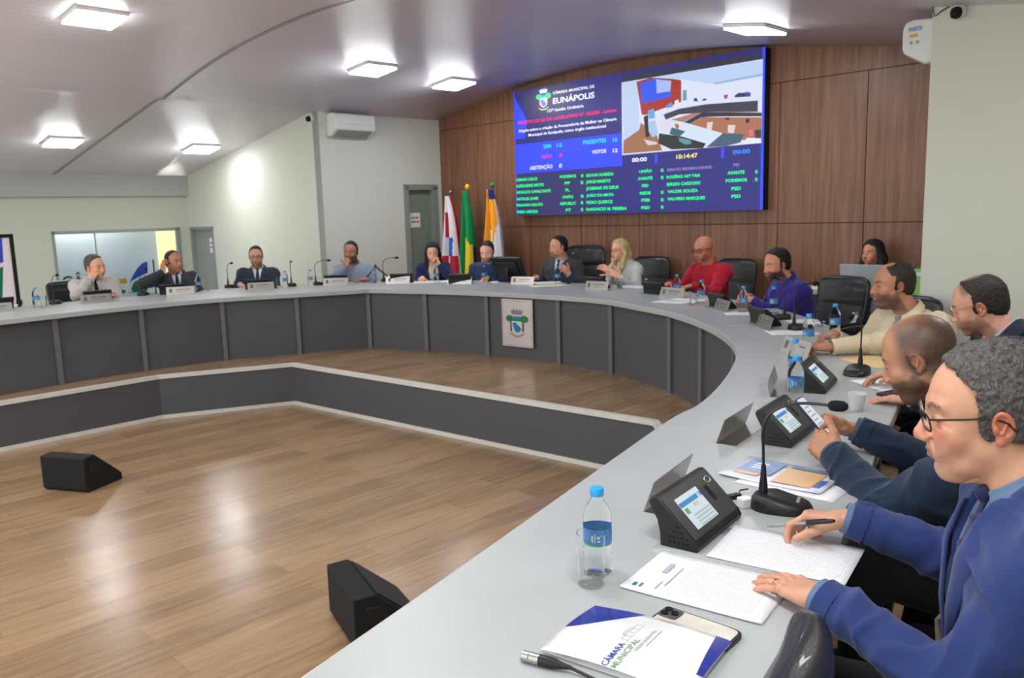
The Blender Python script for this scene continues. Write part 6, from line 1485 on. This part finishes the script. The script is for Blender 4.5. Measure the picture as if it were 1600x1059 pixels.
for x, y, rz, w, l, n, lb, mt in [(1.74, 5.02, 1.5, .105, .15, 2, 'white papers beside the steel nameplate near the empty chair', M_paper), (1.73, 6.0, 1.4, .105, .15, 2, 'white papers before the violet shirt', M_paper), (1.52, 7.0, 1.0, .105, .15, 1, 'white paper at the nameplate of the bald person', M_paper),
                              (1.26, 8.35, .8, .12, .16, 3, 'stack of white papers before the blonde person', M_paper), (1.36, 6.88, .9, .105, .15, 1, 'single white sheet near the inner edge before the red shirt', M_paper), (.42, 9.10, .1, .15, .14, 5, 'white paper pile before the charcoal suit', M_paper), (.42, 8.75, .3, .22, .10, 4, 'open cream notebook pages before the charcoal suit', M_yelp),
                              (-.12, 9.45, .2, .105, .15, 1, 'white sheet in front of the black monitor', M_paper), (-1.02, 9.70, .1, .18, .12, 3, 'open white notebook before the navy blazer', M_paper), (-.74, 9.72, .3, .105, .12, 1, 'white sheet right of the navy blazer bottle', M_paper),
                              (1.60, 3.44, .2, .08, .15, 2, 'white document beside the hand with a ring', M_page), (1.80, 4.00, .3, .11, .15, 1, 'tan sheet under the beige sleeve', mat('tan_paper', (222, 192, 140), rough=.6)), (1.98, 5.5, 1.6, .08, .12, 2, 'white papers at the outer edge before the empty chair', M_paper), (-5.10, 8.20, .5, .13, .1, 3, 'white papers at the far left end of the desk', M_paper)]:
    sheet('paper', x, y, rz, lb, GP, mt, w, l, n=n)

# ---- near small things
fo = empty('presentation_folder', (.265, 1.203, TOP), .962, 'glossy white folder with blue corners and council lettering at the bottom edge', 'folder')
fz = lambda x, y: .006+.010*math.sin(min(1, max(0, x/.2))*PI)*.6+.006*math.sin(min(1, max(0, y/.28))*PI)+.004*math.sin(9*y+5*x)
m = MB(); m.sheet(lambda u, v: (u*.2, v*.28, fz(u*.2, v*.28)), 16, 22); m.build('cover', mat('glossy_white_card', (222, 224, 222), rough=.16, coat=.5, var=.01, bump=.25, bscale=14), fo, smooth=True, solid=.0012)
m = MB(); m.sheet(lambda u, v: (.004+u*.194, .004+v*.27, .0018), 4, 4); m.build('back_cover', mat('glossy_white_card', (222, 224, 222)), fo, smooth=True, solid=.0015)
def drape(mb, tri_fn, nu, nv, dz): mb.sheet(lambda u, v: (lambda p: (p[0], p[1], fz(*p)+dz))(tri_fn(u, v)), nu, nv)
m = MB()
drape(m, lambda u, v: (.085+.115*u, .28-(.11*(u**.8))*v), 12, 6, .0012)
drape(m, lambda u, v: (.06+.14*u, (.012+.018*u)*v), 10, 3, .0012)
m.build('blue_corner', mat('print_royal', (36, 50, 140), rough=.2, coat=.4), fo, smooth=True)
m = MB(); fl = lambda x, y: (x, y, fz(x, y)+.0016)
m.mat(0); text_into(m, 'CÂMARA', .0, .073, .148, .161, fl, .012); m.mat(1); text_into(m, 'MUNICIPAL', -.0+.002, .098, .131, .143, fl, .002); m.mat(2); text_into(m, 'PODER LEGISLATIVO', .062, .146, .121, .127, fl); m.poly([fl(.085, .1135), fl(.150, .1135), fl(.150, .1150), fl(.085, .1150)])
for a, b, c, d in [(.08, .155, .150, .1508), (.085, .150, .163, .1638), (.085, .086, .150, .163), (.10, .101, .150, .168), (.115, .116, .150, .170), (.130, .131, .150, .168), (.149, .150, .150, .163), (.10, .131, .168, .1688)]:
    m.poly([fl(a, c), fl(b, c), fl(b, d), fl(a, d)])
m.build('lettering', [mat('print_navy', (46, 60, 140), rough=.4), mat('print_green', (110, 150, 110), rough=.4), mat('ink_grey2', (130, 134, 140), rough=.4)], fo)
ph = empty('smartphone', (.323, 1.425, TOP), math.atan2(-.668, .744), 'smartphone lying face down with marbled back, three lenses and black case', 'phone')
m = MB(); m.prism([(x, y) for x, y in sect(32, .082, .041, 7)], 0, .0105); m.build('case', M_black, ph, bevel=.002)
m = MB(); m.prism([(x, y) for x, y in sect(32, .0765, .036, 7)], .0105, .0112); m.build('back_glass', mat('marbled_back', (204, 200, 188), rough=.2, var=.12, scale=25), ph)
m = MB(); m.prism([(-.058+x, .015+y) for x, y in sect(24, .0205, .0205, 5)], .0108, .0135); cb = m.build('camera_bump', mat('bump_grey', (78, 76, 74), rough=.25), ph, bevel=.001)
for dx, dy in ((-.0085, .0085), (-.0085, -.0085), (.009, 0)):
    m = MB(); m.at((-.058+dx, .015+dy, .0135)).lathe([(.0078, 0), (.0078, .0018), (.006, .0022), (.0058, .0014), (.001, .0014)], 20); m.build('lens', mat('lens_ring', (20, 20, 22), rough=.15), cb, smooth=True, angle=30)
x_ = empty('audio_connector', (.030, 1.326, TOP), math.atan2(-.04, .075), 'metal audio cable connector with black boot sticking out from under the folder', 'connector')
m = MB().at(M=Matrix.Translation((0, 0, .0102)) @ Matrix.Rotation(PI/2, 4, 'Y')); m.lathe([(.0085, -.032), (.0098, -.031), (.0098, -.018), (.0090, -.017), (.0098, -.016), (.0098, .002)], 20); m.build('barrel', M_steel, x_, smooth=True, angle=30)
m = MB().at(M=Matrix.Translation((0, 0, .0102)) @ Matrix.Rotation(PI/2, 4, 'Y')); m.lathe([(.0100, .002), (.0102, .012), (.0095, .028), (.0060, .044), (.0035, .062), (.003, .064)], 18); m.build('boot', M_black, x_, smooth=True, angle=30)
m = MB(); m.tube([(.060, 0, .0102), (.10, -.004, .0045), (.16, -.02, .0032), (.24, -.03, .0032), (.32, -.01, .0032)], .003, 8); m.build('cable', M_black, x_, smooth=True)
o = MB(); o.tube([(.599, 1.893, .788), (.604, 1.888, .790)], [.0006, .0016], 8); pe = empty('ballpoint_pen', (.655, 1.840, .806), 0, 'clear ballpoint pen with black cap held in the right hand', 'pen')
pv0, pv1 = Vector((.606, 1.893, .792)), Vector((.700, 1.725, .868)); pdir = (pv1-pv0).normalized(); PM = Matrix.Translation(pv0-Vector(pe.location)) @ pdir.to_track_quat('Z', 'Y').to_matrix().to_4x4(); pl = (pv1-pv0).length
m = MB().at(M=PM); m.lathe([(.0005, -.004), (.0025, .006), (.0040, .016), (.0040, pl*.62)], 12); m.build('barrel', mat('smoke_plastic', (150, 150, 152), rough=.15), pe, smooth=True)
m = MB().at(M=PM); m.lathe([(.0052, pl*.62), (.0052, pl*.95), (.0035, pl)], 12); m.box((-.0012, .005, pl*.62), (.0012, .0068, pl*.9)); m.build('cap', M_black, pe, smooth=True, angle=30)
o = empty('power_adapter', (.600, 2.060, TOP), .4, 'small white adapter with black plug and wire between terminal and microphone', 'adapter')
m = MB(); m.box((-.018, -.014, 0), (.016, .014, .026)); m.build('block', M_white, o, bevel=.003)
m = MB(); m.tube([(.016, 0, .012), (.03, .01, .006), (.04, .03, .004), (.03, .06, .006), (.05, .085, .010), (.075, .08, .012)], .0022, 8); m.box((-.005, .055, .0), (.032, .072, .012)); m.build('cable', M_black, o, smooth=True, angle=30)

# ---- phones in hands
def phone_at(loc, x_dir, up_dir, label, lit=True):
    t = empty('smartphone', loc, 0, label, 'phone'); R = frame(up_dir, np.cross(np.array(x_dir, float), np.array(up_dir, float)))
    M4 = Matrix([[*R[0], 0], [*R[1], 0], [*R[2], 0], [0, 0, 0, 1]])
    m = MB().at(M=M4); m.prism([(y, x) for x, y in sect(28, .074, .0355, 8)], -.004, .004); m.build('case', mat('navy_case', (30, 36, 60), rough=.4), t, bevel=.0015)
    m = MB().at(M=M4); m.mat(0).prism([(y, x) for x, y in sect(28, .070, .032, 8)], .004, .0046); m.mat(1)
    for i in range(7): m.box((-.024, .05-.016*i, .0046), (.010+.012*(i % 2), .054-.016*i, .0048))
    m.build('phone_screen', [emat('phone_white', (225, 232, 240), .75), emat('phone_grey', (150, 160, 175), .7)], t); return t
phone_at((.955, 2.545, .890), (.62, .78, 0), (-.55, .40, .73), 'lit smartphone held up in both hands of the person in dark navy')
phone_at((1.83, 6.47, .885), (.2, .98, 0), (-.5, .0, .86), 'smartphone held by the person in the violet shirt')
t = empty('tablet', (1.62, 3.27, TOP), .5, 'dark tablet lying beside the hand with a ring', 'tablet')
m = MB(); m.prism(sect(28, .12, .08, 9), 0, .009); m.build('case', M_black, t, bevel=.002); m = MB(); m.prism(sect(28, .112, .072, 12), .009, .0095); m.build('display', mat('dark_display', (40, 40, 62), rough=.12), t)
# ---- black monitor, folded stand
t = empty('monitor', (-.02, 9.40, TOP), face_rz(.55, .83), 'black desktop monitor seen from behind between navy shirt and charcoal suit', 'monitor')
m = MB(); m.prism(sect(28, .12, .09, 3), 0, .012); m.tube([(0, 0, .01), (0, -.03, .10), (0, -.02, .16)], .018, 8); m.build('stand', M_black, t, smooth=True, angle=40)
m = MB().at(M=Matrix.Translation((0, .0, .17)) @ Matrix.Rotation(.5, 4, 'X')); m.box((-.20, -.012, -.13), (.20, .012, .13)); m.box((-.14, -.03, -.09), (.14, -.012, .08)); m.build('housing', M_black, t, bevel=.006)
m = MB().at(M=Matrix.Translation((0, .0, .17)) @ Matrix.Rotation(.5, 4, 'X')); m.box((-.19, .012, -.115), (.19, .0135, .12)); m.build('monitor_screen', emat('monitor_glow', (180, 196, 214), .5), t)
t = empty('tablet_stand', (-1.62, 10.02, TOP), .1, 'black folded A-shaped stand right of the grey shirted person', 'stand')
m = MB().at(M=Matrix.Translation((0, 0, 0)) @ Matrix.Rotation(0, 4, 'X')); m.add([(-.19, -.05, 0), (-.19, .05, 0), (-.02, .05, .20), (-.02, -.05, .20), (-.17, -.05, 0), (-.17, .05, 0), (-.01, .05, .185), (-.01, -.05, .185)], [(0, 1, 2, 3), (4, 7, 6, 5), (0, 3, 7, 4), (1, 5, 6, 2), (3, 2, 6, 7), (0, 4, 5, 1)]); m.build('front_leaf', M_black, t)
m = MB(); m.add([(.19, -.04, 0), (.19, .04, 0), (-.02, .04, .20), (-.02, -.04, .20), (.175, -.04, 0), (.175, .04, 0), (-.03, .04, .187), (-.03, -.04, .187)], [(3, 2, 1, 0), (5, 6, 7, 4), (4, 7, 3, 0), (2, 6, 5, 1), (7, 6, 2, 3), (1, 5, 4, 0)]); m.build('rear_leaf', M_black, t)
m = MB(); m.tube([(-.02, -.05, .20), (-.02, .05, .20)], .012, 10); m.build('hinge', M_black, t, smooth=True)
# ---- clerk's side table with laptop and green box
t = empty('side_table', (*pw(-2.86, 7.22), FLOOR), ROT, 'white topped side table in front of the person in the black top', 'table')
m = MB(); m.box((-.68, -.27, .655), (.66, .30, .68)); m.build('table_top', M_top, t, bevel=.003)
for sx in (-.62, .60):
    for sy in (-.22, .25): m = MB(); m.box((sx-.02, sy-.02, 0), (sx+.02, sy+.02, .655)); m.build('leg', M_grey2, t)
m = MB(); m.box((-.6, -.24, .30), (.58, -.225, .655)); m.build('modesty_panel', M_grey, t)
tz = FLOOR+.68
t = empty('laptop', (*pw(-2.87, 7.10), tz), ROT+.05, 'open silver laptop on the side table, lid towards the camera', 'laptop')
m = MB(); m.box((-.18, 0, 0), (.18, .25, .014)); m.build('base', mat('silver_plastic', (186, 194, 200), rough=.35), t, bevel=.003)
m = MB().at(M=Matrix.Translation((0, 0, .012)) @ Matrix.Rotation(.22, 4, 'X')); m.box((-.185, -.004, 0), (.185, .004, .235)); m.build('lid', mat('silver_plastic', (186, 194, 200)), t, bevel=.003)
t = empty('file_box', (*pw(-2.42, 7.20), tz), ROT+.1, 'bright green file box at the end of the side table by the white wall', 'box')
m = MB(); m.box((-.08, -.05, 0), (.08, .13, .20)); m.build('box', mat('lime_card', (150, 214, 110), rough=.5), t, bevel=.004); m = MB(); m.box((-.06, -.052, .15), (.06, -.050, .18)); m.build('box_label', M_paper, t)
t = empty('folder_stack', (*pw(-3.28, 7.16), tz), ROT+.3, 'yellow and white folders at the left end of the side table', 'folders')
m = MB(); m.box((-.12, -.09, 0), (.12, .09, .012)); m.build('yellow_folder', mat('yellow_card', (216, 206, 90), rough=.5), t, bevel=.002); m = MB(); m.box((-.11, -.08, .012), (.11, .08, .018)); m.build('white_folder', M_paper, t)

# ---- flags on poles
def flag(s, c, ztop, wid, label, colf, mats, lean=0.0, rz=0.0, knot=None):
    t = empty('flag', (*pw(s, c), FLOOR), ROT+rz, label, 'flag', 'ceremonial flags by the wood wall')
    m = MB(); m.lathe([(.16, 0), (.16, .02), (.05, .05), (.02, .06)], 24); m.build('base', M_chrome, t, smooth=True, angle=40)
    h = ztop-FLOOR; m = MB(); m.tube([(0, 0, .05), (0, 0, h)], .014, 10); m.build('pole', mat('pole_wood', (120, 90, 60), rough=.4), t, smooth=True)
    m = MB(); m.at((0, 0, h)).lathe([(.012, 0), (.028, .015), (.034, .035), (.024, .055), (.004, .075)], 14); m.build('finial', knot or M_steel, t, smooth=True)
    m = MB(); nu, nv = 40, 44; zb = .30
    def P(u, v):
        z = h-.02-(h-.02-zb)*v; w = wid*(.10+.90*min(1, v*1.15)**.75)
        a = (u-.5)*w; f = .045*min(1, v*2+.15)*math.sin(u*PI*5+v*1.5)+.02*math.sin(u*PI*9+1+v*2); return (a+.35*w*lean*v+.02*math.sin(v*5), -.045+f-.03*math.cos((u-.5)*PI), z)
    m.sheet(P, nu, nv); m.m = [colf((i % nu+.5)/nu, (i//nu+.5)/nv) for i in range(nu*nv)]
    m.build('cloth', mats, t, smooth=True, solid=.003, angle=80); return t
FW_ = mat('flag_white', (232, 230, 236), rough=.6); FR_ = mat('flag_red', (196, 24, 56), rough=.6); FB_ = mat('flag_blue', (40, 96, 206), rough=.6); FG_ = mat('flag_green', (10, 142, 78), rough=.6); FY_ = mat('flag_yellow', (250, 214, 50), rough=.6); FN_ = mat('flag_navy', (36, 44, 130), rough=.6); FO_ = mat('flag_orange', (246, 166, 20), rough=.6)
def c1f(u, v):
    if v < .42: return 1 if (u < .22 and v > .05) or (.36 < u < .5 and v > .16) or u > .86 else 0
    if v < .60: return 2 if .45 < u+.4*(v-.5) < .72 else (1 if u > .9 else 0)
    return 1 if (.12 < u < .40) or (.60 < u < .80 and v < .78) else 0
def c2f(u, v):
    if v > .38 and .42 < u < .42+.42*min(1, (v-.36)*6): return 1
    if v > .52 and u > .80: return 2
    return 0
def c3f(u, v):
    if u < .10: return 0
    if u < .26 and v < .25: return 3
    if v < .62 and u < .30+.75*(1-v): 
        if v < .10 and u > .5: return 4
        return 1 if not (.36 < v < .47 and .40 < u < .62) else 3
    if v > .72 and u > .62: return 0
    return 3
flag(-8.83, 7.60, 1.84, .62, 'white and red striped flag with blue triangle, leftmost of the three', c1f, [FW_, FR_, FB_])
flag(-8.50, 7.62, 1.90, .46, 'green flag with yellow and blue, middle of the three', c2f, [FG_, FY_, FN_], knot=FY_)
flag(-7.98, 7.60, 1.90, .62, 'orange, white and green flag, rightmost of the three', c3f, [FG_, FO_, FB_, FW_, FN_], knot=FG_)

# ---- floor monitor speakers in the pit
M_spk = mat('speaker_carpet', (15, 16, 17), rough=.8, bump=.5, bscale=200); M_grille = mat('speaker_grille', (34, 37, 39), rough=.5, bump=.6, bscale=400)
def wedge(x, y, rz, label, w=.40):
    t = empty('floor_speaker', (x, y, PIT), rz, label, 'speaker', 'black floor speakers in the pit')
    P = [(0, .02), (0, .25), (.10, .255), (.34, .05), (.34, .0), (.02, .0)]
    m = MB(); n = len(P); m.add([(xx, a, b) for xx in (0, w) for a, b in P], [list(range(n)), list(range(n, 2*n))[::-1]]+[(i, n+i, n+(i+1) % n, (i+1) % n) for i in range(n)])
    import bmesh
    o = m.build('cabinet', M_spk, t, bevel=.006); bm = bmesh.new(); bm.from_mesh(o.data); bmesh.ops.recalc_face_normals(bm, faces=bm.faces); bm.to_mesh(o.data); bm.free()
    m = MB(); m.add([(.02, .115, .2452), (w-.02, .115, .2452), (w-.02, .33, .0615), (.02, .33, .0615), (.02, .118, .2492), (w-.02, .118, .2492), (w-.02, .333, .0655), (.02, .333, .0655)], [(4, 7, 6, 5), (0, 4, 5, 1), (1, 5, 6, 2), (2, 6, 7, 3), (3, 7, 4, 0)]); m.build('grille', M_grille, t)
    m = MB(); m.box((w-.001, .05, .12), (w+.004, .15, .20)); m.build('handle', M_black, t, bevel=.002); return t
wedge(-3.384, 5.648, math.atan2(-.112, .364), 'black wedge floor speaker at the left of the pit floor', .385)
wedge(-.905, 3.66, math.atan2(-.39, .20), 'black wedge floor speaker partly hidden by the near desk edge', .43)

# ---- air conditioners and security cameras
def aircon(loc, rz, label, sticker=False, ln=.80):
    t = empty('air_conditioner', loc, rz, label, 'air conditioner')          # local x along the wall, -y out of the wall, z = 0 bottom
    P = [(0, .02), (0, .29), (-.15, .30), (-.20, .285), (-.215, .24), (-.215, .12), (-.205, .085), (-.06, .0)]
    n = len(P); m = MB(); m.add([(xx, a, b) for xx in (0, ln) for a, b in P], [list(range(n)), list(range(n, 2*n))[::-1]]+[(i, n+i, n+(i+1) % n, (i+1) % n) for i in range(n)])
    import bmesh
    o = m.build('housing', M_white, t, bevel=.012, seg=3); bm = bmesh.new(); bm.from_mesh(o.data); bmesh.ops.recalc_face_normals(bm, faces=bm.faces); bm.to_mesh(o.data); bm.free()
    m = MB(); m.add([(.05, -.20, .078), (ln-.05, -.20, .078), (ln-.05, -.07, .0), (.05, -.07, .0)], [(0, 1, 2, 3)]); m.build('louver', mat('louver_grey', (150, 154, 152), rough=.5), t, solid=.006)
    m = MB(); m.box((.03, -.217, .155), (ln-.03, -.2155, .158)); m.build('panel_seam', mat('seam_grey', (170, 172, 170)), t)
    if sticker:
        m = MB(); m.mat(0); X_ = ln+.0015; text_into(m, 'INVERTER', -.175, -.085, .225, .252, lambda x, y: (X_, x, y), .02); m.mat(1).poly([(X_, -.17, .185), (X_, -.115, .185), (X_, -.115, .205), (X_, -.17, .205)]); m.mat(2); [m.poly([(X_, -.165+.04*i, .14), (X_, -.145+.04*i, .14), (X_, -.145+.04*i, .16), (X_, -.165+.04*i, .16)]) for i in range(2)]
        m.build('sticker', [mat('sticker_blue', (40, 130, 210)), mat('sticker_yellow', (220, 180, 50)), mat('sticker_grey', (160, 164, 170))], t)
    return t
aircon((*pw(S0+.004, 6.08), 2.615), ROT+PI/2, 'white split air conditioner on the side wall left of the flags', ln=.63)
aircon((*pw(S1-.004, 6.85), 2.475), ROT-PI/2, 'white split air conditioner with stickers beside the white corner at top right', sticker=True)
def seccam(loc, rz, label, wire):
    t = empty('security_camera', loc, rz, label, 'camera')
    m = MB(); m.lathe([(.045, 0), (.048, .012), (.048, .03), (.03, .045)], 20); o = m.build('mount', M_white, t, smooth=True, angle=40); o.rotation_euler = (PI/2, 0, 0)
    m = MB().at((0, -.06, -.01)); m.lathe([(.012, -.036), (.030, -.026), (.036, 0), (.030, .026), (.012, .036)], 18); m.build('eyeball', M_blackm, t, smooth=True, angle=60)
    m = MB(); m.tube(wire, .004, 6); m.build('wire', M_black if len(wire) > 3 else M_white, t, smooth=True); return t
seccam((*pw(-1.86, CM), 2.752), ROT, 'small round camera on the white wall beside the stickered air conditioner', [(0, -.01, .03), (-.05, -.01, .05), (-.10, -.012, .03), (-.145, -.012, .0), (-.155, -.02, .06)])
seccam((*pw(-9.64, CM), 2.86), ROT, 'small camera on the wall left of the other air conditioner', [(0, -.02, .0), (.04, -.03, .04), (.10, -.03, .05)])
# ---- notices on the doors
def notice(loc, rz, label, w=.19, h=.21, lines=('ACESSO', 'RESTRITO')):
    t = empty('door_notice', loc, rz, label, 'notice')
    m = MB(); m.box((-w/2, -.002, -h/2), (w/2, 0, h/2)); m.build('sheet', M_paper, t)
    m = MB(); [m.poly([(a*w, -.003, c*h), (b*w, -.003, c*h), (b*w, -.003, d*h), (a*w, -.003, d*h)]) for a, b, c, d in ((-.36, -.02, .10, .22), (.03, .34, .10, .22), (-.38, .06, -.18, -.06), (.12, .38, -.18, -.06))]; m.build('print', mat('ink_red', (176, 100, 104)), t); return t
notice((*pw(S0-.068, 7.53), 1.50), ROT+PI/2, 'white paper notice on the grey green door near the flags')
notice((*pw(-12.99, CM+.048), 1.18), ROT, 'white paper notice on the grey door at the left', .16, .24)
# ---- jewellery and watches
def hand_pt(rg, i, f, j, u):
    S, E, W, sd, hd = rg['arms'][i]; R = frame(hd['dir'], hd['up']); R[:, 0] *= -sd; k = hd.get('k', .97)
    kw = {a: hd[a] for a in ('splay', 'thumb', 'tcurl') if a in hd}
    pts, rs = hand_joints(hd.get('curl', RELAX), **kw)[f]; p = pts[j]+(pts[j+1]-pts[j])*u
    return W+R @ p*k, R @ (pts[j+1]-pts[j]), rs[j]*k
def band(rg, name, P, D, r, tr, m_, flat=1.0):
    q = Vector(D).to_track_quat('Z', 'Y').to_matrix().to_4x4(); b = rg['base']
    m = MB().at(M=Matrix.Translation(Vector(P)-Vector(b)) @ q); m.tube([(r*math.cos(2*PI*i/28), r*math.sin(2*PI*i/28), 0) for i in range(28)], tr, 8, closed=True); return m.build(name, m_, rg['root'], smooth=True)
M_gold = mat('gold', (226, 178, 86), rough=.22, metal=1.0)
P_, D_, r_ = hand_pt(P15, 1, 2, 0, .55); band(P15, 'wedding_ring', P_, D_, r_*1.03, .0014, M_gold)
P_, D_, r_ = hand_pt(P13, 1, 2, 0, .55); band(P13, 'wedding_ring', P_, D_, r_*1.05, .0014, M_gold)
for rg, i in ((P2, 0), (P8, 1)):
    S, E, W, sd, hd = rg['arms'][i]; band(rg, 'wristwatch', W-unit(W-E)*.015, unit(W-E), .031, .006, M_gold)
